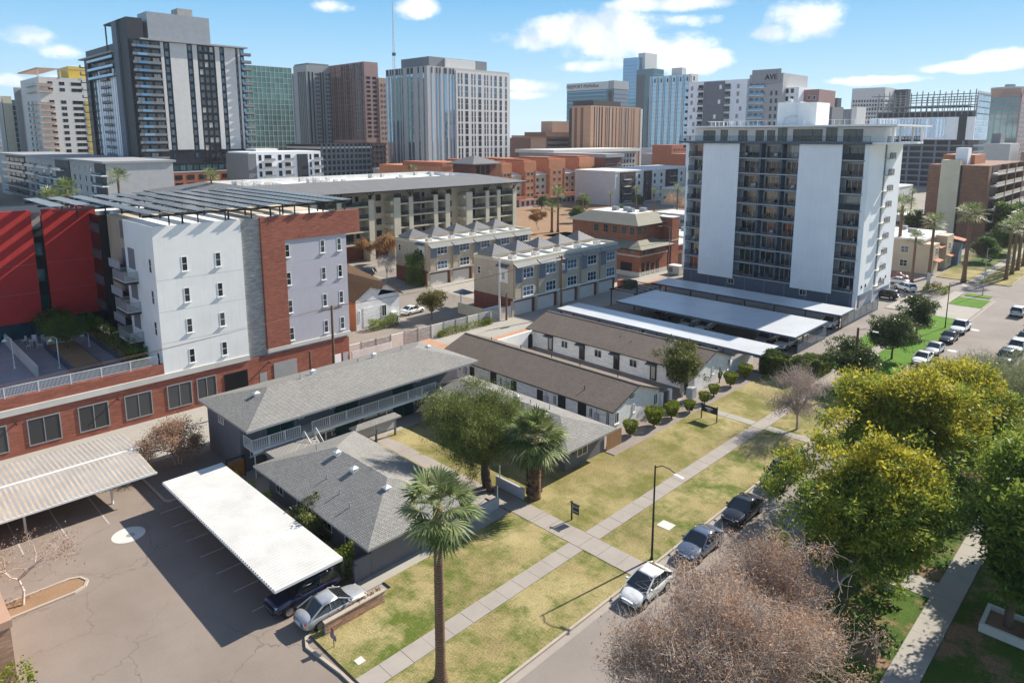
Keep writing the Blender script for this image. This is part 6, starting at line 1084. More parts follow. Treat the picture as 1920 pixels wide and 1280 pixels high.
def leaf_quads(C, size, rg, aspect=.5, up=.3, outward=None):
    """one small pointed leaf (a folded quad) at each centre C"""
    n = len(C); d = rg.normal(size=(n, 3)); d[:, 2] += up
    if outward is not None: d += outward * .8
    d /= np.linalg.norm(d, axis=1, keepdims=True); r = rg.normal(size=(n, 3)); s = np.cross(d, r); s /= np.linalg.norm(s, axis=1, keepdims=True) + 1e-9
    L = size * rg.uniform(.45, 1.55, (n, 1)); V = np.stack([C - d * L * .5, C + s * L * aspect * .5 - d * L * .05, C + d * L * .5, C - s * L * aspect * .5 - d * L * .05], 1).reshape(-1, 3)
    return V, np.arange(4 * n).reshape(n, 4)
def clump_points(blobs, nclump, per, sig, rg, shell=2.2, zmin=None):
    """leaf centres in clumps that fill the outer part of several ellipsoids"""
    vol = np.array([b[3] * b[4] * b[5] for b in blobs]); pick = rg.choice(len(blobs), nclump, p=vol / vol.sum()); B = np.array(blobs)[pick]
    d = rg.normal(size=(nclump, 3)); d /= np.linalg.norm(d, axis=1, keepdims=True); r = rg.uniform(0, 1, (nclump, 1)) ** (1 / shell / 1.6)
    C = B[:, :3] + d * r * B[:, 3:6]
    P = np.repeat(C, per, 0) + rg.normal(size=(nclump * per, 3)) * sig * np.array([1, 1, .75]); O = np.repeat(d, per, 0)
    return C, P, O
class Segs:
    """branch skeleton: tapered three-sided sticks"""
    def __init__(s): s.a = []; s.b = []; s.ra = []; s.rb = []
    def add(s, a, b, ra, rb): s.a.append(a); s.b.append(b); s.ra.append(ra); s.rb.append(rb)
    def mesh(s, name, m, n=3):
        A, B = np.array(s.a), np.array(s.b); ra, rb = np.array(s.ra)[:, None], np.array(s.rb)[:, None]; d = B - A; d /= np.linalg.norm(d, axis=1, keepdims=True) + 1e-9
        r = np.where(np.abs(d[:, 2:3]) < .9, [[0, 0, 1.]], [[1., 0, 0]]); u = np.cross(d, r); u /= np.linalg.norm(u, axis=1, keepdims=True); v = np.cross(d, u); k = len(A); V = np.zeros((k, 2 * n, 3)); F = []
        for j in range(n): c, t = math.cos(2 * math.pi * j / n), math.sin(2 * math.pi * j / n); V[:, j] = A + (u * c + v * t) * ra; V[:, n + j] = B + (u * c + v * t) * rb
        base = np.arange(k)[:, None] * 2 * n; F = np.concatenate([base + np.array([[j, (j + 1) % n, n + (j + 1) % n, n + j]]) for j in range(n)]); return np_mesh(name, V.reshape(-1, 3), F, m, True)
def limbs(S, base, tips, r0, rg, hsplit=.35, sway=.3):
    """trunk from base, forking to reach the clump centres"""
    base = np.array(base, float); T = np.array(tips); top = T.mean(0); fork = base + (top - base) * np.array([.4, .4, hsplit]); mid = base + (fork - base) * .5 + rg.normal(size=3) * np.array([.08, .08, 0])
    S.add(base - [0, 0, .1], mid, r0 * 1.15, r0 * .95); S.add(mid, fork, r0 * .95, r0 * .8)
    k = min(6, len(T)); seeds = T[rg.choice(len(T), k, replace=False)]
    lab = np.argmin(((T[:, None] - seeds[None]) ** 2).sum(-1), 1)
    for i in range(k):
        g = T[lab == i]
        if len(g) == 0: continue
        c = g.mean(0); j = fork + (c - fork) * .55 + rg.normal(size=3) * sway; S.add(fork, j, r0 * .6, r0 * .38)
        sub = g[rg.choice(len(g), min(len(g), 26), replace=False)]
        for q in sub: m_ = j + (q - j) * .5 + rg.normal(size=3) * sway * .5; S.add(j, m_, r0 * .22, r0 * .12); S.add(m_, q, r0 * .12, .012)
def leafy(name, label, cat, loc, blobs, nclump, per, sig, size, lm, seed=1, r0=.18, bark='bark', aspect=.5, mats2=None, group=None, up=.3, shell=2.2, stems=1):
    """tree: trunk mesh plus crown of real leaves; blobs are relative to the base"""
    rg = np.random.default_rng(seed); t = thing(name, label, cat, loc, 0, group); C, P, O = clump_points(blobs, nclump, per, sig, rg, shell); S = Segs()
    for k in range(stems): limbs(S, (rg.uniform(-.5, .5) * (stems > 1), rg.uniform(-.5, .5) * (stems > 1), 0), C[k::stems][:160], r0, rg)
    new('trunk', S.mesh('trunk', bark, 5), t, loc)
    if mats2:      # second leaf colour on the outer upper clumps
        zt = np.repeat(C[:, 2] + rg.normal(size=len(C)) * mats2[2], per); hi = zt > mats2[1]
        for sel, m in ((~hi, lm), (hi, mats2[0])): V, F = leaf_quads(P[sel], size, rg, aspect, up, O[sel]); new('crown', np_mesh('crown', V, F, m), t, loc)
    else: V, F = leaf_quads(P, size, rg, aspect, up, O); new('crown', np_mesh('crown', V, F, lm), t, loc)
    return t
def bare(name, label, loc, h, spread, seed, lm=None, nleaf=0, bark='bark_grey', r0=.16, levels=6, trunk=.28, lsize=.12, group=None, nb=(2, 3), stems=1):
    """leafless tree: repeated forking down to fine twigs, a few dry leaves left"""
    rg = np.random.default_rng(seed); t = thing(name, label, 'tree', loc, 0, group); S = Segs(); tips = []
    def grow(p, d, L, r, lev):
        q = p + d * L * .5 + rg.normal(size=3) * L * .05; d2 = d + rg.normal(size=3) * .16; d2 /= np.linalg.norm(d2); e = q + d2 * L * .5; S.add(p, q, r, r * .85); S.add(q, e, r * .85, r * .68)
        if lev >= levels: tips.append(e); return
        if lev >= 2: tips.append(q); tips.append(e)
        for i in range(rg.integers(nb[0], nb[1] + 1) + (1 if lev == 0 else 0)):
            n = rg.normal(size=3) * (.62 if lev else .75); n[2] *= .6; dd = d2 + n; dd[2] += .12; dd *= np.array([spread, spread, 1]); dd /= np.linalg.norm(dd); grow(e, dd, L * rg.uniform(.62, .86), max(r * rg.uniform(.5, .66), .006), lev + 1)
    for s in range(stems): grow(np.array([rg.uniform(-.3, .3) * (stems > 1), rg.uniform(-.3, .3) * (stems > 1), -.05]), np.array([rg.normal() * .12, rg.normal() * .12, 1.]), h * trunk, r0, 0)
    new('trunk', S.mesh('branches', bark), t, loc)
    if lm and nleaf: T = np.array(tips); P = T[rg.integers(0, len(T), nleaf)] + rg.normal(size=(nleaf, 3)) * .3; V, F = leaf_quads(P, lsize, rg, .55, 0); new('crown', np_mesh('dry_leaves', V, F, lm), t, loc)
    return t
def frond_set(rg, n, length, fan, nleaf, elev, droop=.5, z0=0, pet=.45, width=.046):
    """fan palm fronds: a stalk and pleated fan blades each"""
    V = []; F = []
    for i in range(n):
        az = i * 2.39996 + rg.uniform(-.2, .2); f = (i + .5) / n; el = elev[0] + (elev[1] - elev[0]) * f + rg.normal() * .1; L = length * rg.uniform(.85, 1.12)
        o = np.array([math.cos(az), math.sin(az), 0]); d = o * math.cos(el) + np.array([0, 0, math.sin(el)]); side = np.array([-math.sin(az), math.cos(az), 0]); nrm = np.cross(d, side)
        p0 = np.array([0, 0, z0]) + o * .12; p1 = p0 + d * L * pet; k = len(V); w = .025
        V += [p0 - side * w, p0 + side * w, p1 + side * w, p1 - side * w]; F.append((k, k + 1, k + 2, k + 3))
        for j in range(nleaf):
            a = (j / (nleaf - 1) - .5) * fan; bl = L * (1 - pet) * (1 - .28 * abs(a / fan * 2) ** 2) * rg.uniform(.9, 1.08); dd = d * math.cos(a) + side * math.sin(a); fold = nrm * (.05 if j % 2 else -.05)
            s2 = np.cross(dd, nrm); m = p1 + dd * bl * .55 + fold; e = p1 + dd * bl * .98 + fold + np.array([0, 0, -droop * bl * rg.uniform(.12, .55)]); k = len(V); ww = width * bl
            V += [p1, m - s2 * ww, e, m + s2 * ww]; F.append((k, k + 1, k + 2, k + 3))
    return np.array(V), np.array(F)
def palm(name, label, loc, h, length, seed, nf=44, nleaf=16, r=(.3, .24), skirt=0, lm='leaf_palm', group=None, lean=(0, 0), fan=3.6, elev=(1.35, -.55), base=1.5, rings=22):
    rg = np.random.default_rng(seed); t = thing(name, label, 'palm tree', loc, 0, group); top = np.array([lean[0], lean[1], h]); a = MB(); n = rings; pts = []; rs = []
    for i in range(n + 1): f = i / n; pts.append((lean[0] * f * f, lean[1] * f * f, h * f)); rs.append((r[0] + (r[1] - r[0]) * f) * (1 + (base - 1) * max(0, 1 - f * 7) ** 2) * (1 + (.035 if i % 2 else -.02)))
    a.tube(pts, rs, 10); a.obj('trunk', 'bark_palm', t, True, loc)
    V, F = frond_set(rg, nf, length, fan, nleaf, elev); new('crown', np_mesh('fronds', V + top, F, lm), t, loc)
    if skirt: V, F = frond_set(rg, int(nf * .9), length * .75, 2.6, max(8, nleaf - 6), (-.75, -1.45), .3); V2 = V.copy(); V2[:, 2] -= skirt * .25; new('dead_fronds', np_mesh('skirt', V2 + top, F, 'leaf_thatch'), t, loc)
    return t
# --- palms near the camera
def lobes(cx, cy, z0, z1, R_, n, seed, r=(.26, .5)):
    """uneven crown: many overlapping lobes inside one ellipsoid"""
    rg = np.random.default_rng(seed); out = []; zc = (z0 + z1) / 2; hz = (z1 - z0) / 2
    for i in range(n):
        d = rg.normal(size=3); d /= np.linalg.norm(d); k = rg.uniform(.3, 1.18) ** .7; rr = rg.uniform(*r); f = k * (1 - rr * .8)
        out.append((cx + d[0] * R_ * f, cy + d[1] * R_ * f, zc + d[2] * hz * f, R_ * rr, R_ * rr, hz * rr * 1.05))
    for i in range(n):      # small outlying sprays that break the outline
        d = rg.normal(size=3); d /= np.linalg.norm(d); f = rg.uniform(.86, 1.12); rr = rg.uniform(.1, .19); out.append((cx + d[0] * R_ * f, cy + d[1] * R_ * f, max(z0, zc + d[2] * hz * f), R_ * rr, R_ * rr, hz * rr))
    return out
palm('fan_palm', 'tall slender fan palm with ringed brown trunk on the parkway lawn', (-26.55, 21.2, .1), 10.5, 2.55, 3, 29, 24, (.3, .25), skirt=.0, elev=(1.35, -.7), base=1.45, rings=60, fan=3.3)
def shaggy():
    t = palm('fan_palm', 'shaggy short fan palm with rough trunk beside the footpath', (-36.3, 39.3, .1), 5.3, 2.95, 9, 60, 26, (.55, .6), elev=(1.45, -.9), base=1.1, rings=16, skirt=.9); rg = np.random.default_rng(6); V = []; F = []
    for i in range(520):      # old leaf bases
        a = rg.uniform(0, 6.283); z = rg.uniform(.2, 4.9); o = np.array([math.cos(a), math.sin(a), 0]); s = np.array([-o[1], o[0], 0]); p = o * .52 + [0, 0, z]; e = p + o * .22 + [0, 0, .22]; k = len(V); V += [p - s * .1, p + s * .1, e + s * .04, e - s * .04]; F.append((k, k + 1, k + 2, k + 3))
    new('leaf_bases', np_mesh('leaf_bases', V, F, 'leaf_thatch'), t, (-36.3, 39.3, .1))
shaggy()
# --- court tree, olive, street trees
leafy('pine_tree', 'large dense olive-green pine leaning over the courtyard lawn', 'tree', (-40.0, 37.7, .05), lobes(-1.6, .4, 1.8, 9.0, 5.1, 22, 3), 1000, 110, .34, .17, 'leaf_pine', 3, .3, aspect=.25, stems=2, up=.6)
leafy('olive_tree', 'rounded olive tree with white-painted trunks at the bungalow gate', 'tree', (-39.9, 68.5, .05), lobes(0, .3, 1.9, 6.9, 3.1, 12, 5), 620, 40, .24, .19, 'leaf_olive', 5, .14, 'bark_white', stems=3)
for i, (x, y, s, r_, zt, lb) in enumerate(((-26.6, 85.6, 5, 3.5, 6.3, 'dark rounded street tree growing round the wooden light pole'), (-26.6, 100.3, 8, 3.1, 6.3, 'dark rounded street tree shading the white sedan kerb'), (-27.6, 115.4, 12, 2.7, 5.7, 'dark rounded street tree beside the slim lamp by the driveway'))):
    leafy('street_tree', lb, 'tree', (x, y, .1), lobes(0, 0, 1.3, zt, r_, 13, s), 560, 40, .27, .23, 'leaf_street', s, .15, aspect=.55, group='street trees along the green lawn')
leafy('citrus_tree', 'small bronze-green tree on the kerbed island in the asphalt yard', 'tree', (-87.2, 69.2, 0), lobes(0, 0, 1.5, 5.3, 2.4, 9, 4), 340, 34, .24, .2, 'leaf_citrus', 4, .1)
# --- big trees right of the street
leafy('ash_tree', 'large ash with yellow crown tips overhanging the parked dark pickup', 'tree', (-12.9, 46.6, .1), lobes(-.8, .2, .9, 10.6, 5.2, 24, 2, (.24, .46)), 1300, 58, .36, .27, 'leaf_ash', 2, .26, mats2=('leaf_yellow', 8.1, 1.5), aspect=.42)
leafy('ash_tree', 'broad ash with bright yellow-green top between the street and the walk', 'tree', (-13.0, 60.6, .1), lobes(-1.6, -.2, 1.4, 11.6, 5.6, 24, 8, (.24, .46)), 1300, 58, .38, .28, 'leaf_ash', 8, .28, mats2=('leaf_yellow', 7.9, 1.6), aspect=.42)
leafy('ash_tree', 'yellow-green ash behind the broad ash beside the palo verde', 'tree', (-12.2, 69.5, .1), lobes(.4, .4, 1.6, 10.6, 5.2, 20, 18, (.24, .46)), 1000, 56, .38, .29, 'leaf_ash', 18, .26, mats2=('leaf_yellow', 7.3, 1.6), aspect=.42)
leafy('shade_tree', 'deep green shade tree in the square planter on the shaded lawn', 'tree', (-4.9, 48.2, .1), lobes(.2, .4, 2.0, 12.0, 4.3, 20, 6, (.32, .46)), 1150, 58, .36, .27, 'leaf_deep', 6, .26, aspect=.45, mats2=('leaf_ash', 7.6, 1.0))
leafy('shade_tree', 'deep green shade tree beyond the planter tree beside the walk', 'tree', (-5.4, 58.4, .1), lobes(.4, .4, 2.2, 10.0, 4.0, 14, 16), 760, 56, .36, .27, 'leaf_deep', 16, .24, aspect=.45, mats2=('leaf_yellow', 7.8, .8))
leafy('palo_verde', 'airy grey-green palo verde leaning over the street beyond the ashes', 'tree', (-12.2, 79.5, .1), lobes(-.2, 1, 1.5, 8.0, 4.8, 14, 14), 1900, 18, .5, .3, 'leaf_verde', 14, .2, 'bark_pale', aspect=.1, up=1.0, shell=1.4)
leafy('palo_verde', 'wispy palo verde along the far kerb by the dark suv', 'tree', (-11.6, 92, .1), lobes(.2, 1, 1.2, 6.4, 3.8, 10, 24), 900, 18, .45, .27, 'leaf_verde', 24, .16, 'bark_pale', aspect=.1, up=1.0, shell=1.4)
leafy('shade_tree', 'green tree behind the palo verde beside the far walk', 'tree', (-5.0, 84, .1), lobes(0, 0, 1.8, 8, 3.6, 10, 26), 520, 50, .36, .3, 'leaf_ash', 26, .2)
def twiggy(label, loc, blobs, nclump, per, seed, r0, extra, ntw, bk='bark_pale', stems=3):
    """leafless crown: a mass of pale twigs with dry seed heads"""
    t = leafy('bare_tree', label, 'tree', loc, blobs, nclump, per, .34, .125, 'leaf_brown', seed, r0, bk, aspect=.4, stems=stems, up=.1, shell=1.5)
    rg = np.random.default_rng(seed + 50); C, P, O = clump_points(blobs, ntw, 1, .2, rg, 1.6); S = Segs()
    for c, o in zip(C, O):
        d = o * .6 + rg.normal(size=3) * .45 + [0, 0, .55]; d /= np.linalg.norm(d); p = c - d * rg.uniform(.5, 1.1)
        for k in range(3): q = p + d * rg.uniform(.3, .6) + rg.normal(size=3) * .08; S.add(p, q, .014 - .003 * k, .011 - .003 * k); p = q; d = d + rg.normal(size=3) * .35; d /= np.linalg.norm(d)
    new('twigs', S.mesh('twigs', bk), t, loc)
twiggy('large leafless tree with rust-brown seed heads by the street gutter', (-12.6, 33.4, .1), lobes(-.6, 0, .8, 8.6, 5.0, 20, 5, (.26, .46)), 1300, 40, 5, .2, 0, 5200)
twiggy('bare twiggy tree with brown leaves nearest the bottom kerb', (-12.9, 26.6, .1), lobes(-1.2, .6, 2.2, 9.4, 4.4, 18, 15, (.26, .46)), 900, 34, 15, .18, 0, 4200)
bare('bare_tree', 'sparse pinkish bare tree beside the white hatchback bonnet', (-14.6, 29.6, .1), 7.6, 1.3, 31, 'leaf_brown', 5200, 'bark_pale', .12, 7, .25, .09)
twiggy('leafless grey tree standing on the parkway by the white bungalows path', (-26.3, 68.5, .1), lobes(0, 0, 1.3, 6.4, 3.6, 14, 12), 170, 2, 12, .15, 0, 1700, 'bark_pale', 1)
bare('bare_tree', 'brown-leaved scraggy tree between the rusty carport and grey apartments', (-63.9, 20.6, 0), 5.2, 1.6, 22, 'leaf_brown', 16000, 'bark_pale', .12, 6, .27, .13, stems=3)
bare('bare_tree', 'leafless young tree at the kerbed island of the parking lot', (-50.7, 6.2, .1), 6.2, 1.3, 41, 'leaf_brown', 2200, 'bark_pale', .11, 6, .28, .1)
bare('bare_tree', 'leafless whitish tree beside the beige apartment parking', (-117, 81, 0), 7, 1.2, 44, 'blossom', 3500, 'bark_white', .12, 6, .27, .16)
bare('autumn_tree', 'orange-brown autumn tree in front of the beige apartments', (-132.5, 90.0, 0), 8.6, 1.2, 46, 'leaf_orange', 14000, 'bark_grey', .13, 6, .27, .24); bare('autumn_tree', 'round orange-brown tree beside the twin palms', (-149, 163, 0), 7.4, 1.3, 47, 'leaf_orange', 12000, 'bark_grey', .13, 6, .27, .26)
bare('bare_tree', 'grey leafless tree beyond the brick office', (-142, 236, 0), 10, 1.3, 48, 'leaf_brown', 3500, 'bark_grey', .14, 6, .27, .24); bare('bare_tree', 'grey leafless tree beside the dark apartment block', (-128, 224, 0), 10, 1.3, 49, 'leaf_brown', 3500, 'bark_grey', .14, 6, .27, .24)
# --- clipped shrubs, hedge, cactus, borders
def topiary():
    rg = np.random.default_rng(1); t = thing('clipped_shrub', 'x', 'shrub', (0, 0, 0)); V = []; z = rg.uniform(.25, 1.3, 2600); r = .36 + (z - .25) * .42; r = np.where(z > 1.12, r * np.sqrt(np.maximum(0, 1 - ((z - 1.12) / .22) ** 2)) ** .6, r); a = rg.uniform(0, 6.283, 2600); k = rg.uniform(.72, 1.04, 2600)
    P = np.stack([r * k * np.cos(a), r * k * np.sin(a), z], 1); Q = np.stack([.72 * np.sqrt(rg.uniform(0, 1, 900)) * np.cos(u := rg.uniform(0, 6.283, 900)), .72 * np.sqrt(rg.uniform(0, 1, 900)) * np.sin(u), rg.uniform(1.18, 1.32, 900)], 1); P = np.concatenate([P, Q])
    V, F = leaf_quads(P, .1, rg, .6, .2); new('crown', np_mesh('topiary', V, F, 'leaf_topiary'), t, (0, 0, 0)); MB().tube([(0, 0, 0), (0, 0, .5)], [.07, .05], 6).obj('stem', 'bark', t, loc=(0, 0, 0)); return t
tp = topiary()
for i, (x, y, s, lb) in enumerate(((-37.75, 55.2, 1.1, 'neat clipped shrub nearest the board fence'), (-37.3, 58.8, 1.45, 'largest clipped shrub below the house number wall'), (-37.1, 61.9, 1.15, 'clipped shrub next to the largest one by the bungalow corner'), (-36.6, 64.7, .95, 'clipped shrub on the path edge before the mailbox cabinet'), (-37.9, 63.6, .85, 'pale clipped shrub tucked behind by the iron gate'), (-36.7, 68.1, .95, 'round clipped shrub beside the path beyond the hanging board'), (-37.1, 71.0, .95, 'clipped shrub in the gravel next to the cactus'), (-37.2, 75.2, 1.2, 'tall clipped shrub under the white bungalow end wall'), (-37.3, 79.2, 1.25, 'clipped shrub by the white garden wall'), (-38.3, 45.9, 1.5, 'bright clipped shrub at the grey bungalow corner'))): o = place(tp, (x, y, .09), i * 1.3, lb, 'clipped shrubs in the gravel bed', s)
def mass(name, label, cat, box, n, size, lm, seed, loc=None, round_=.25):
    """hedge or shrub border: leaves packed in an uneven box"""
    rg = np.random.default_rng(seed); x0, y0, z0, x1, y1, z1 = box; P = rg.uniform(0, 1, (n, 3)); f = rg.integers(0, 3, n); e = np.where(rg.uniform(size=n) < .5, 0., 1.) ; w = rg.uniform(size=n) < .75
    for ax in range(3): P[:, ax] = np.where((f == ax) & w, np.where(ax == 2, 1 - np.abs(rg.normal(size=n)) * .08, e + np.where(e > .5, -1, 1) * np.abs(rg.normal(size=n)) * .06), P[:, ax])
    P = P * [x1 - x0, y1 - y0, z1 - z0] + [x0, y0, z0]; P[:, 2] *= 1 + .22 * np.sin(P[:, 0] * 1.7 + seed) * np.sin(P[:, 1] * 1.3 + seed) * (P[:, 2] > z0 + .3); P += rg.normal(size=P.shape) * .08
    c = ((x0 + x1) / 2, (y0 + y1) / 2, z0); t = thing(name, label, cat, c); V, F = leaf_quads(P, size, rg, .55, .3); new('foliage', np_mesh('foliage', V, F, lm), t); MB().tube([(c[0], c[1], z0), (c[0], c[1], z0 + (z1 - z0) * .5)], .06, 5).obj('stem', 'bark', t); return t
mass('hedge', 'long dark clipped hedge screening the parking canopies', 'hedge', (-36.8, 82.0, .1, -31.6, 84.6, 2.6), 26000, .17, 'leaf_hedge', 3); mass('hedge', 'dark ivy hedge corner beside the driveway', 'hedge', (-33.4, 85.2, .1, -30.6, 90.5, 1.9), 15000, .17, 'leaf_hedge', 4)
mass('shrub', 'olive green shrub over the block wall behind the white carport', 'shrub', (-45.2, 21.9, .2, -42.6, 24.4, 2.7), 4200, .17, 'leaf_olive', 5); mass('shrub', 'bright creeper at the white carport end by the rounded wall', 'shrub', (-38.6, 21.9, .1, -37.7, 22.9, 2.3), 1500, .13, 'leaf_topiary', 6)
for i, (x, lb) in enumerate(((-55.6, 'first'), (-52.4, 'second'), (-49.5, 'third'), (-40.4, 'last'))): mass('creeper', f'{lb} tuft of green creeper along the block wall from the timber gate', 'creeper', (x - .5, 21.95, 1.1, x + .5, 22.5, 1.75), 420, .11, 'leaf_topiary', 30 + i)
mass('shrub_border', 'light green shrubs along the alley block wall', 'shrubs', (-78.8, 63.5, 0, -78.0, 74.5, 1.0), 3000, .16, 'leaf_topiary', 7); mass('shrub_border', 'light green shrubs before the white gabled house', 'shrubs', (-89.6, 58.5, 0, -88.0, 63.4, 1.5), 3200, .16, 'leaf_topiary', 8); mass('ivy', 'dark ivy climbing the brick townhouse corner', 'ivy', (-112.6, 82.6, 0, -108.6, 84.6, 6.2), 5200, .24, 'leaf_deep', 9)
mass('shrub_border', 'mixed green shrubs in the shaded roof court planter', 'shrubs', (-101, 22.4, 5.0, -81, 24, 6.6), 5200, .2, 'leaf_deep', 10); mass('flower_bed', 'orange-tipped shrubs in the round bed by the forecourt', 'shrubs', (-35.5, 149.5, 0, -31.5, 153, 1.1), 2200, .18, 'leaf_topiary', 11); mass('shrub', 'orange flowering shrub in the forecourt bed', 'shrub', (-34.5, 151.8, .8, -33, 153, 1.6), 500, .16, 'leaf_orange', 12)
mass('hedge', 'dense shrub mass at the bottom left beside the brick building', 'shrub', (-43.0, 2.6, 0, -41.8, 5.2, 1.6), 900, .15, 'leaf_topiary', 13); mass('dry_plants', 'dry ornamental stems behind the brick planter wall', 'plants', (-34.72, 18.8, .2, -34.52, 22.7, .92), 650, .13, 'leaf_orange', 14)
leafy('palo_verde', 'green palo verde in the raised planter of the shaded roof court', 'tree', (-92.5, 18.8, 5.2), [(0, 0, 2.6, 2.9, 2.2, 1.5), (-2.0, -.4, 2.3, 2.0, 1.8, 1.2)], 520, 22, .3, .2, 'leaf_deep', 33, .12, aspect=.15, up=.8); leafy('court_tree', 'dark shrubby tree against the red wall of the roof court', 'tree', (-101, 19.2, 4.5), [(0, 0, 2.6, 1.8, 2.0, 1.4)], 160, 26, .3, .2, 'leaf_street', 34, .1)
t = thing('cactus', 'slim branching columnar cactus against the white bungalow end wall', 'cactus', (-38.7, 75.3, .09)); a = MB(); a.tube([(-38.7, 75.3, 0), (-38.7, 75.3, 2.1)], .08, 7)
for dy, z, h_ in ((.35, .5, 1.7), (-.3, .7, 1.5), (.62, .8, 1.4)): a.tube([(-38.7, 75.3, z), (-38.7, 75.3 + dy * .8, z + .1), (-38.7, 75.3 + dy, z + .35), (-38.7, 75.3 + dy, h_)], .065, 7)
a.obj('stem', 'leaf_deep', t, True)
t = thing('tree_planter', 'square pale concrete planter round the deep green shade tree', 'planter', (-5, 48.2, .1)); MB().box(-6.2, 46.9, .1, -3.8, 47.1, .65).obj('planter_side', 'concrete_light', t); MB().box(-6.2, 49.3, .1, -3.8, 49.5, .65).obj('planter_side', 'concrete_light', t); MB().box(-6.2, 47.1, .1, -6.0, 49.3, .65).obj('planter_side', 'concrete_light', t); MB().box(-4.0, 47.1, .1, -3.8, 49.3, .65).obj('planter_side', 'concrete_light', t); MB().box(-6.0, 47.1, .1, -4.0, 49.3, .35).obj('soil', 'earth', t)
w = thing('low_wall', 'short pale wall beside the side path under the ash', 'wall', (-11.2, 47.5, .1)); MB().box(-11.6, 47.1, .1, -10.9, 47.4, .7).obj('wall_panel', 'concrete_light', w)
# --- palms further off (crown and trunk copied, each its own height)
pr = palm('fan_palm', 'x', (0, 0, 0), 10, 2.5, 77, 34, 11, (.3, .22), elev=(1.35, -.6), base=1.4, rings=10); pd = palm('date_palm', 'x', (0, 0, 0), 6, 2.9, 78, 40, 11, (.32, .28), fan=2.2, elev=(1.4, -.3), rings=8)
FAR = [(-31.9, 165.3, 1.42, 'tallest fan palm standing on the grass at the cross street'), (-38.2, 165.0, 1.2, 'fan palm on the lawn before the stucco flats'), (-39.6, 158, .92, 'fan palm at the forecourt beside the white suv'), (-46, 170.5, 1.45, 'tall fan palm behind the high-rise end wall'), (-26.2, 174.6, 1.1, 'first fan palm of the kerb row past the cross street'), (-26.4, 182.4, 1.15, 'second fan palm of the kerb row past the cross street'), (-26.4, 188.8, 1.2, 'third fan palm of the kerb row past the cross street'), (-26.4, 196, 1.2, 'fourth fan palm of the kerb row past the cross street'), (-26.4, 206, 1.25, 'fifth fan palm of the kerb row past the cross street'), (-26.4, 218, 1.25, 'sixth fan palm of the kerb row past the cross street'),
       (-141.2, 163.2, 1.25, 'tall fan palm beside the twin trunk near the orange tree'), (-160.6, 233.8, .85, 'fan palm before the dark apartment block entrance'), (-153.8, 236.7, .82, 'stout fan palm before the white bays of the dark apartments'), (-137.9, 227.7, 1.05, 'fan palm between the brick office and high-rise'), (-225, 304, .9, 'fan palm beside the brown corner block'), (-171.4, 231, .62, 'fan palm at the terracotta row corner'),
       (-105, 262, .9, 'fan palm behind the high-rise left edge'), (-84, 262, .8, 'fan palm in the row by the far car park'), (-78, 300, .85, 'second fan palm in the row by the far car park'), (-72, 310, .8, 'third fan palm in the row by the far car park'), (-66, 318, .9, 'fourth fan palm in the row by the far car park'), (-260, 360, .95, 'fan palm in the cluster before the copper tower'), (-252, 366, .9, 'second palm of the cluster before the copper tower'), (-244, 372, .95, 'third palm of the cluster before the copper tower'), (-236, 378, .9, 'fourth palm of the cluster before the copper tower')]
for i, (x, y, s, lb) in enumerate(FAR): place(pr, (x, y, 0), i * 1.1, lb, 'fan palms further off', s)
DATE = [(-142.5, 161.8, 1.3, 'date palm beside the tall fan palm and orange tree'), (-169.3, 210.4, .95, 'spreading date palm before the terracotta garage base')]
for i, (x, y, s, lb) in enumerate(DATE): place(pd, (x, y, 0), i * 1.7, lb, 'date palms further off', s)
pt = palm('fan_palm', 'x', (0, 0, 0), 20.5, 2.6, 79, 36, 11, (.3, .2), elev=(1.35, -.5), base=1.3, rings=10)
TALL = [(-138, 30.5, 1.02, 'bushy palm top rising behind the red walls'), (-150, 42, 1.06, 'palm top showing beside the pale apartment block'), (-128, 26, .98, 'low palm top just above the red wall edge'), (-165, 66, 1.0, 'small palm top behind the solar canopy rows'), (-232, 176, .8, 'palm beside the white and charcoal apartment block'), (-270, 212, .75, 'palm near the cream low building'), (-274, 206, .68, 'shorter palm near the cream low building')]
for i, (x, y, s, lb) in enumerate(TALL): place(pt, (x, y, 0), i * 1.7, lb, 'tall palms behind the roofs', s)
BIG = [(-38, 236, 12, 'large dark evergreen tree beside the brown brick block'), (-33, 214, 9, 'dark evergreen tree over the far lawn'), (-35, 250, 11, 'tall evergreen behind the far lawn tree'), (-34, 196, 6.5, 'dark tree behind the stucco flats porch'), (-60, 236, 8, 'grey-green bushy tree between the high-rise and brown block'), (-70, 226, 7, 'grey-green tree beside the high-rise edge'), (-20 + 12, 240, 9, 'tree across the far street'), (-8, 215, 8, 'green tree across the street beyond the palms'), (-7, 140, 7, 'green tree on the far side of the street'), (-6, 170, 8, 'tall tree on the far side of the street past the cross road'), (-262, 196, 6, 'round tree among the low cream buildings'), (-90, 190, 5, 'small tree behind the brick office'), (-300, 330, 6, 'round tree below the white podium building'), (-133, 176, 5, 'bushy tree on the waste ground behind the brick office'), (-152, 186, 6, 'round tree on the waste ground beside the side street'), (-178, 222, 6.5, 'tree at the foot of the terracotta garage'), (-190, 210, 6, 'tree at the terracotta row end'), (-148, 206, 5, 'small tree in the middle of the waste ground'), (-120, 186, 6, 'tree screening the brick office rear'), (-112, 214, 6, 'dense tree left of the high-rise'), (-128, 116, 4.5, 'small round tree at the side street kerb'), (-130, 130, 5, 'round tree on the side street by the beige apartments'), (-122, 246, 6.5, 'tree across the road from the dark apartments'), (-168, 246, 5.5, 'tree beside the dark apartment corner'), (-206, 186, 6, 'tree behind the square red-brown tower')]
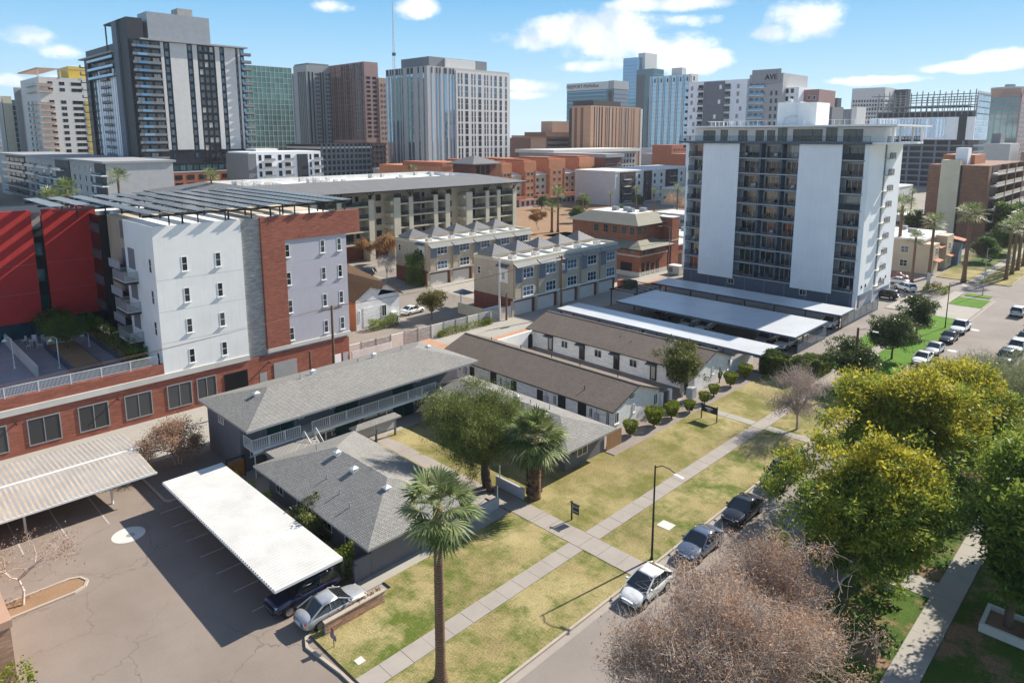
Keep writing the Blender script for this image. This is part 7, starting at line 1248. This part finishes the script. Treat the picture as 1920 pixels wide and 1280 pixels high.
bt = leafy('shade_tree', 'x', 'tree', (0, 0, 0), [(0, 0, .62, .34, .34, .3), (-.2, .1, .5, .26, .24, .22), (.22, -.1, .5, .24, .26, .2), (0, 0, .85, .22, .22, .16)], 260, 34, .045, .05, 'leaf_deep', 51, .03)
for i, (x, y, s, lb) in enumerate(BIG): place(bt, (x, y, 0), i * 2.1, lb, 'trees further off', s)
# ================================================================ vehicles
for n_, c_ in (('white', (.75, .75, .74)), ('pearl', (.7, .71, .72)), ('bluegrey', (.13, .17, .24)), ('black', (.012, .012, .014)), ('silver', (.5, .51, .52)), ('navy', (.015, .018, .045)), ('grey', (.09, .09, .095)), ('red', (.25, .015, .015)), ('gunmetal', (.06, .065, .07))): paint('car_' + n_, c_, .28 if n_ != 'silver' else .35, .5 if n_ in ('silver', 'bluegrey', 'grey', 'gunmetal') else 0)
mat('tyre', (.015, .015, .016), .85, .2); mat('rim', (.42, .43, .44), .3, .1, metal=.8); mat('lamp_clear', (.4, .42, .44), .15, .05, spec=.8); mat('lamp_red', (.35, .012, .01), .2, .1, spec=.7); mat('plate', (.6, .6, .58), .5, .1); glassmat('car_glass', (.008, .01, .012), (.02, .025, .028), rough=.03, spec=1)
def car(kind, colour, label, loc, rz, group=None):
    """car with its nose at +Y; body lofted through cross sections, glasshouse, wheels, lamps"""
    t = thing({'pickup': 'pickup_truck', 'suv': 'parked_suv'}.get(kind, 'parked_car'), label, {'pickup': 'truck'}.get(kind, 'car'), (0, 0, 0), 0, group); z0 = (0, 0, 0)
    if kind == 'sedan': L, W, H = 4.65, 1.8, 1.44; st = [(-2.32, .6, .8, .42), (-2.2, .84, .98, .26), (-1.75, .89, 1.05, .2), (-1.1, .9, 1.0, .19), (0, .9, .97, .18), (.9, .9, .97, .18), (1.55, .89, .9, .19), (2.1, .84, .78, .22), (2.32, .62, .62, .34)]; gh = (-1.9, -.95, .12, 1.08, .97, 1.42, .95)
    elif kind == 'hatch': L, W, H = 4.3, 1.78, 1.52; st = [(-2.14, .7, .95, .4), (-2.05, .86, 1.08, .26), (-1.5, .89, 1.06, .2), (-.8, .89, 1.02, .19), (0, .89, .99, .18), (.8, .89, .97, .18), (1.5, .86, .85, .2), (1.95, .78, .72, .26), (2.14, .56, .58, .36)]; gh = (-2.02, -1.15, .1, 1.12, 1.0, 1.48, .98)
    elif kind == 'suv': L, W, H = 4.75, 1.9, 1.75; st = [(-2.37, .8, 1.0, .5), (-2.28, .92, 1.2, .35), (-1.6, .95, 1.18, .3), (-.6, .95, 1.14, .28), (.6, .95, 1.12, .28), (1.1, .94, 1.1, .28), (1.7, .93, 1.05, .3), (2.2, .88, .95, .35), (2.37, .7, .8, .45)]; gh = (-2.25, -1.9, .25, 1.05, 1.14, 1.72, 1.0)
    else: L, W, H = 5.8, 2.0, 1.9; st = [(-2.9, .9, 1.1, .5), (-2.85, .97, 1.18, .42), (-1.2, .99, 1.18, .36), (-.9, .99, 1.2, .34), (.8, .99, 1.2, .33), (1.3, .98, 1.2, .33), (2.2, .97, 1.14, .34), (2.75, .92, 1.02, .42), (2.9, .78, .9, .5)]; gh = (-.95, -.75, .7, 1.45, 1.2, 1.9, 1.05)
    prof = lambda w, zt, zb: [(0, zt + .02), (w * .62, zt), (w * .93, zt - .07), (w, zt - .24), (w * .99, zb + .22), (w * .93, zb), (0, zb)]
    V = []; F = []
    for (y, w, zt, zb) in st: h = prof(w, zt, zb); ring = [(x, y, z) for x, z in h] + [(-x, y, z) for x, z in h[-2:0:-1]]; V += ring; n = len(ring)
    for i in range(len(st) - 1): F += [(i * n + j, i * n + (j + 1) % n, (i + 1) * n + (j + 1) % n, (i + 1) * n + j) for j in range(n)]
    F += [tuple(range(n)), tuple(range((len(st) - 1) * n, len(st) * n))[::-1]]; F = [f[::-1] for f in F]
    b = MB().add(V, F).obj('body', 'car_' + colour, t, True, z0); md = b.modifiers.new('sub', 'SUBSURF'); md.levels = md.render_levels = 1
    yb, yrb, yrf, yf, zb, zr, wr = gh; wb = W / 2 * .93; wt = W / 2 * .74; y1 = yf + .0
    base = [(-wb, yb, zb - .02), (wb, yb, zb - .02), (wb, y1, zb - .04), (-wb, y1, zb - .04)]; top = [(-wt, yrb, zr - .04), (wt, yrb, zr - .04), (wt, yrf, zr - .02), (-wt, yrf, zr - .02)]
    g = MB().add(base + top, [(0, 1, 5, 4), (1, 2, 6, 5), (2, 3, 7, 6), (3, 0, 4, 7)]).obj('windows', 'car_glass', t, False, z0)
    r = MB(); rt = [(p[0] * 1.02, p[1], p[2]) for p in top]; mid = [(0, (yrb + yrf) / 2 - .1, zr + .05)]; r.add([(p[0], p[1], p[2] - .03) for p in rt] + rt + [(-wt * .6, yrb + .1, zr + .02), (wt * .6, yrb + .1, zr + .02), (wt * .6, yrf - .15, zr + .03), (-wt * .6, yrf - .15, zr + .03)], [(0, 1, 5, 4), (1, 2, 6, 5), (2, 3, 7, 6), (3, 0, 4, 7), (4, 5, 9, 8), (5, 6, 10, 9), (6, 7, 11, 10), (7, 4, 8, 11), (8, 9, 10, 11)]); r.obj('roof', 'car_' + colour, t, True, z0)
    for i in range(4): MB().beam(Vector(base[i]) * 1.002, Vector(top[i]) * 1.004, .09, .06).obj('pillar', 'car_' + colour, t, False, z0)
    for s in (-1, 1): a_ = Vector((s * (wb + .005), (yb + y1) / 2 - .1, zb)); c_ = Vector((s * (wt + .01), (yrb + yrf) / 2 - .1, zr - .04)); MB().beam(a_, c_, .03, .09).obj('pillar', 'car_' + colour, t, False, z0)
    if kind == 'pickup': MB().box(-.82, -2.75, .75, .82, -1.0, 1.185).obj('load_bed', 'car_gunmetal', t, False, z0); MB().box(-.9, -2.86, .5, .9, -2.78, 1.2).obj('tailgate', 'car_' + colour, t, False, z0)
    rw = .33 if kind in ('sedan', 'hatch') else .4; wx = W / 2 - .1; ax = (L * .31, -L * .285)
    for s in (-1, 1):
        for y in ax: 
            w = MB(); w.tube([(s * (wx - .2), y, rw), (s * (wx + .08), y, rw)], rw + .055, 16); w.obj('wheel_arch', 'tyre', t, False, z0); a = MB(); a.tube([(s * (wx - .12), y, rw), (s * (wx + .1), y, rw)], rw, 16); o = a.obj('wheel', 'tyre', t, False, z0); k = MB(); k.tube([(s * (wx + .09), y, rw), (s * (wx + .115), y, rw)], rw * .66, 12); k.obj('rim', 'rim', o, False, z0)
        yf_ = st[-2][0]; MB().box(s * W * .24, yf_ - .1, st[-2][2] - .17, s * W * .38, yf_ + .07, st[-2][2] - .07).obj('headlight', 'lamp_clear', t, False, z0); yr_ = st[1][0]; MB().box(s * W * .27, yr_ - .05, st[1][2] - .24, s * W * .42, yr_ + .06, st[1][2] - .12).obj('tail_light', 'lamp_red', t, False, z0)
        m = MB(); m.box(s * (W / 2 - .02), yf - .42, zb, s * (W / 2 + .17), yf - .32, zb + .13); m.obj('mirror', 'car_' + colour, t, False, z0)
    g_ = MB(); g_.box(-.5, L / 2 - .12, .32, .5, L / 2 - .015, .52); g_.obj('grille', 'tyre', t, False, z0); MB().box(-.26, -L / 2 - .02, .62, .26, -L / 2 + .06, .76).obj('number_plate', 'plate', t, False, z0)
    t.location = loc; t.rotation_euler = (0, 0, rz); return t
PI = math.pi
# along the near kerb: noses point down the street towards the camera
car('hatch', 'white', 'white hatchback parked at the footpath end under bare twigs', (-22.75, 35.6, .01), PI); car('sedan', 'bluegrey', 'blue-grey sedan parked at the kerb beside the street lamp', (-22.7, 42.55, .01), PI); car('sedan', 'black', 'glossy black sedan parked at the kerb behind the blue-grey sedan', (-22.65, 49.1, .01), PI); car('pickup', 'gunmetal', 'dark pickup half hidden under the yellow-tipped ash', (-22.75, 57.2, .01), PI)
car('sedan', 'white', 'white sedan parked on the avenue by the green lawn nearest the street trees', (-23.3, 101.9, .01), PI); car('sedan', 'silver', 'silver sedan parked between the white sedan and black coupe', (-23.3, 107.8, .01), PI); car('sedan', 'black', 'black coupe parked nose to the silver sedan by the green lawn', (-23.3, 115.6, .01), PI); car('pickup', 'white', 'white pickup truck parked by the driveway entrance', (-23.35, 122.6, .01), PI)
car('suv', 'white', 'white patrol car with roof light bar driving up the avenue', (-18.8, 140.8, .01), 0); car('sedan', 'silver', 'silver car parked under bare twigs behind the white van', (-14.9, 94, .01), 0) if 0 else None
car('suv', 'black', 'black suv first in the row along the far kerb', (-15.3, 109.4, .01), PI); car('suv', 'white', 'white-roofed car second in the far kerb row', (-15.2, 116.3, .01), PI); car('sedan', 'grey', 'grey car third in the far kerb row', (-15.2, 122.8, .01), PI); car('suv', 'gunmetal', 'dark car fourth in the far kerb row', (-15.2, 129.2, .01), PI); car('sedan', 'red', 'reddish car at the end of the far kerb row', (-15.2, 136, .01), PI); car('sedan', 'white', 'white car beyond the red one on the far kerb', (-15.2, 143, .01), PI)
# lot by the carport
car('suv', 'navy', 'dark navy suv reversed under the white carport', (-38.35, 19.3, .01), PI); car('sedan', 'silver', 'silver sedan parked beside the brick planter wall', (-35.85, 19.9, .01), 0)
# parking under the canopies and forecourt
ROW = [(-39.2, 95.4, 'white', 'suv', PI, 'white hatchback at the fence end of the broad canopy'), (-42.2, 95.8, 'silver', 'suv', PI, 'silver suv second from the fence under the broad canopy'), (-52, 95.5, 'white', 'sedan', PI, 'white sedan deep under the broad canopy'), (-54.8, 95.5, 'pearl', 'sedan', PI, 'pearl sedan beside the white sedan under the broad canopy'), (-60, 95.6, 'grey', 'suv', PI, 'grey suv at the far end under the broad canopy'), (-38.8, 111.2, 'white', 'suv', PI, 'white car at the fence end of the rear canopy'), (-45, 83.6, 'silver', 'sedan', PI, 'silver sedan under the narrow canopy behind the bungalow'), (-48, 83.6, 'grey', 'suv', PI, 'grey suv under the narrow canopy behind the bungalow'), (-57, 83.6, 'white', 'sedan', PI, 'white sedan under the narrow canopy near the pole'), (-38.2, 148.3, 'white', 'suv', .9, 'white suv turning on the forecourt before the fan palm'), (-38.9, 138.6, 'black', 'suv', PI / 2, 'black suv beneath the raised end of the high-rise'), (-41.5, 154.5, 'pearl', 'sedan', PI / 2, 'pearl sedan parked by the forecourt hedge'), (-43, 159.5, 'red', 'sedan', PI / 2, 'red car at the cross street behind the pearl sedan'), (-92.8, 69.5, 'white', 'sedan', .1, 'white sedan parked behind the white gabled house'), (-117.5, 76.5, 'gunmetal', 'pickup', 2.2, 'dark pickup on the lane behind the brown roof house'), (-126, 82, 'grey', 'suv', 2.2, 'grey suv beyond the dark pickup')]
for (x, y, c, k, rz, lb) in ROW: car(k, c, lb, (x, y, .015), rz)
# ================================================================ street furniture
def street_lamp(label, x, y, h, arm, m='metal_grey', d=(1, 0), z=.1, sub='street_lamp'):
    t = thing(sub, label, 'lamp post', (x, y, z)); MB().tube([(x, y, z), (x, y, z + .25), (x, y, z + h)], [.13, .085, .055], 8).obj('pole', m, t); D = Vector((*d, 0)); b = Vector((x, y, z + h - .15))
    MB().tube([b, b + D * arm * .35 + Vector((0, 0, .32)), b + D * arm * .7 + Vector((0, 0, .3)), b + D * arm + Vector((0, 0, .12))], .035, 6).obj('arm', m, t); e = b + D * arm; MB().add([(e.x - .12, e.y - .12, e.z + .06), (e.x + .12, e.y - .12, e.z + .06), (e.x + .12, e.y + .12, e.z + .06), (e.x - .12, e.y + .12, e.z + .06)] + [(e.x + D.x * .55 - .1, e.y + D.y * .55 - .12, e.z), (e.x + D.x * .55 + .1, e.y + D.y * .55 - .12, e.z), (e.x + D.x * .55 + .1, e.y + D.y * .55 + .12, e.z), (e.x + D.x * .55 - .1, e.y + D.y * .55 + .12, e.z)], [(0, 1, 5, 4), (1, 2, 6, 5), (2, 3, 7, 6), (3, 0, 4, 7), (0, 3, 2, 1), (4, 5, 6, 7)]).obj('lamp_head', 'metal_white', t); return t
street_lamp('slim grey street lamp with curved arm on the dry parkway lawn', -24.5, 39.0, 7.2, 1.6, 'metal_dark'); street_lamp('slim grey street lamp beside the white pickup on green lawn', -25.5, 123.1, 7.2, 1.6, 'metal_dark'); street_lamp('grey street lamp at the cross street corner', -26.4, 154.0, 9.0, 2.4, 'metal_grey'); street_lamp('grey street lamp in the brick office forecourt', -77.2, 125.0, 11.2, 2.2, 'metal_grey', (-1, 0), 0)
def wood_pole(label, x, y, h, cross=True, lean=(0, 0), tr=False, m='wood_pole', arm=None):
    t = thing('utility_pole', label, 'pole', (x, y, 0)); MB().tube([(x, y, 0), (x + lean[0], y + lean[1], h)], [.19, .13], 8).obj('pole', m, t); X_, Y_ = x + lean[0], y + lean[1]
    if cross:
        c = MB().box(X_ - .06, Y_ - 1.3, h - .45, X_ + .06, Y_ + 1.3, h - .32).obj('crossarm', 'wood_pole', t)
        for k in (-1.15, -.6, .6, 1.15): MB().tube([(X_, Y_ + k, h - .32), (X_, Y_ + k, h - .12)], .045, 6).obj('insulator', 'metal_grey', c)
    if tr: MB().tube([(X_ + .35, Y_, h - 2.4), (X_ + .35, Y_, h - 1.4)], .26, 10).obj('transformer', 'metal_grey', t)
    if arm: b = Vector((X_, Y_, h - .25)); MB().tube([b, b + Vector((arm * .5, 0, .25)), b + Vector((arm, 0, .1))], .035, 6).obj('arm', 'metal_grey', t); MB().box(X_ + arm - .1, Y_ - .12, h - .22, X_ + arm + .5, Y_ + .12, h - .1).obj('lamp_head', 'metal_white', t)
    return Vector((X_, Y_, h))
P1 = wood_pole('wooden utility pole before the lavender wall of the brick block', -69.5, 40.4, 10.6, True, (0, .1)); P2 = wood_pole('tall dark wooden utility pole with transformer beside the townhouses', -73.5, 86.0, 10.4, True, (0, 0), True); P3 = wood_pole('pale slim metal pole at the alley wall end', -78.9, 76.8, 10.6, False, m='panel_offwhite'); P4 = wood_pole('short wooden service pole beside the pale alley pole', -78.3, 77.8, 4.4, False); P5 = wood_pole('wooden light pole rising through the dark street tree', -26.3, 84.6, 7.7, False, (.02, 0), arm=1.7); P6 = wood_pole('short wooden pole with meter boxes at the brick base', -72.0, 38.8, 5.0, False)
def wires():
    rg = random.Random(5)
    def wire(name, label, a, b, sag, r=.012):
        a = Vector(a); b = Vector(b); pts = [a.lerp(b, i / 14) - Vector((0, 0, sag * 4 * (i / 14) * (1 - i / 14))) for i in range(15)]; tag(MB().tube(pts, r, 3).obj(name, 'wood_pole'), label, 'wire', 'overhead wires along the alley')
    for k, lb in ((-1.15, 'outer'), (-.6, 'second'), (.6, 'third'), (1.15, 'inner')):
        wire('overhead_wire', f'{lb} overhead wire between the alley poles', P1 + Vector((0, k, -.12)), P2 + Vector((0, k, -.12)), .7); wire('overhead_wire', f'{lb} overhead wire crossing the white wing of the brick block', P1 + Vector((0, k, -.12)), (-68.5, -30, 9.8 + k * .3), .9); wire('overhead_wire', f'{lb} overhead wire from the transformer pole towards the office forecourt', P2 + Vector((0, k, -.12)), (-74, 150 + k, 9.5), .8)
    wire('overhead_wire', 'service cable from the street light pole over the parkway', P5 + Vector((0, 0, -.3)), (-27.5, 16, 6.5), 1.2, .008); wire('overhead_wire', 'service cable from the light pole towards the far lamp', P5 + Vector((0, 0, -.3)), (-26, 123, 6.8), .8, .009); wire('overhead_wire', 'low service drop from the transformer pole to the short pole', P2 + Vector((0, 0, -3)), P4, .5)
wires()
# --- signs
t = thing('lawn_sign', 'dark hanging entrance sign with pale oval on two posts on the lawn', 'sign', (-33.9, 64.1, .1))
for x in (-34.8, -33.0): MB().box(x - .045, 64.05, .1, x + .045, 64.15, 1.85).obj('post', 'metal_dark', t)
b = MB().box(-34.75, 64.07, .95, -33.05, 64.13, 1.72).obj('board', 'panel_charcoal', t); a = MB(); a.prism([(-33.9 + .5 * math.cos(k * PI / 10) , 0) for k in range(20)], 0, 0) if 0 else None
o_ = MB(); o_.poly([(-33.95 + .46 * math.cos(k * PI / 12), 64.062, 1.42 + .11 * math.sin(k * PI / 12)) for k in range(24)]); o_.obj('emblem', 'panel_offwhite', b); MB().box(-34.15, 64.06, 1.08, -33.75, 64.066, 1.24).obj('plaque', 'stucco_greylight', b)
t = thing('yard_sign', 'dark hanging realty sign on a single post by the footpath', 'sign', (-31.9, 38.93, .1)); MB().box(-31.95, 38.88, .1, -31.85, 38.98, 1.72).obj('post', 'metal_dark', t); MB().box(-32.1, 38.9, 1.52, -31.1, 38.96, 1.6).obj('arm', 'metal_dark', t); b = MB().box(-31.78, 38.92, .75, -31.18, 38.95, 1.48).obj('board', 'panel_charcoal', t)
for z in (1.3, .92): MB().box(-31.74, 38.914, z, -31.22, 38.919, z + .07).obj('print', 'stucco_greylight', b)
t = thing('yard_sign', 'small purple and red parking notice on a thin stake by the lot kerb', 'sign', (-33.1, 18.4, .1)); MB().box(-33.12, 18.38, .1, -33.08, 18.42, 1.0).obj('stake', 'metal_dark', t); mat('sign_purple', (.2, .16, .24), .5, .1); b = MB().box(-33.4, 18.35, .62, -32.75, 18.375, .98).obj('board', 'sign_purple', t); MB().box(-33.32, 18.36, .99, -33.0, 18.38, 1.35).obj('top_board', 'panel_pink', t); text_obj('print', '7', .2, 'panel_offwhite', b, (-33.08, 18.345, .8), (R(90), 0, 0), .003); MB().tube([(-33.16, 18.355, 1.2), (-33.16, 18.348, 1.2)], .1, 12).obj('emblem', 'panel_red', t)
t = thing('waste_container', 'green and orange dumpster by the townhouse end', 'dumpster', (-78, 112, 0)); MB().box(-78.6, 111.0, .15, -77.0, 113.2, 1.5).obj('body', 'leaf_hedge', t); MB().box(-78.7, 110.95, 1.5, -76.95, 113.25, 1.58).obj('lid', 'panel_charcoal', t); MB().box(-79.6, 110.2, 0, -78.7, 111.6, 1.7).obj('side_screen', 'panel_orange', t)
t = thing('generator_box', 'pale generator cabinet by the brick office side wing', 'cabinet', (-79, 131, 0)); MB().box(-80.5, 130, .1, -77.6, 132.4, 2.0).obj('body', 'panel_offwhite', t); MB().box(-80.4, 129.98, .5, -79.2, 130.0, 1.6).obj('louvre', 'panel_midgrey', t)
t = thing('planter', 'small concrete sign pillar in the round forecourt bed', 'pillar', (-35.4, 153, 0)); MB().box(-35.7, 152.8, 0, -35.1, 153.1, 3.2).obj('pillar', 'stucco_greylight', t)
# ---------------------------------------------------------------- thin desert haze over the whole city
def haze():
    m = bpy.data.materials.new('haze'); m.use_nodes = True; nt = m.node_tree; nt.nodes.clear(); MATS['haze'] = m
    o = nt.nodes.new('ShaderNodeOutputMaterial'); v = nt.nodes.new('ShaderNodeVolumePrincipled'); v.inputs['Color'].default_value = (.8, .88, 1, 1); v.inputs['Density'].default_value = .0001; v.inputs['Anisotropy'].default_value = .2
    nt.links.new(v.outputs[0], o.inputs['Volume']); stuff(MB().box(-3510, -710, -1.1, 2510, 4510, 150).obj('haze', 'haze'))
haze()
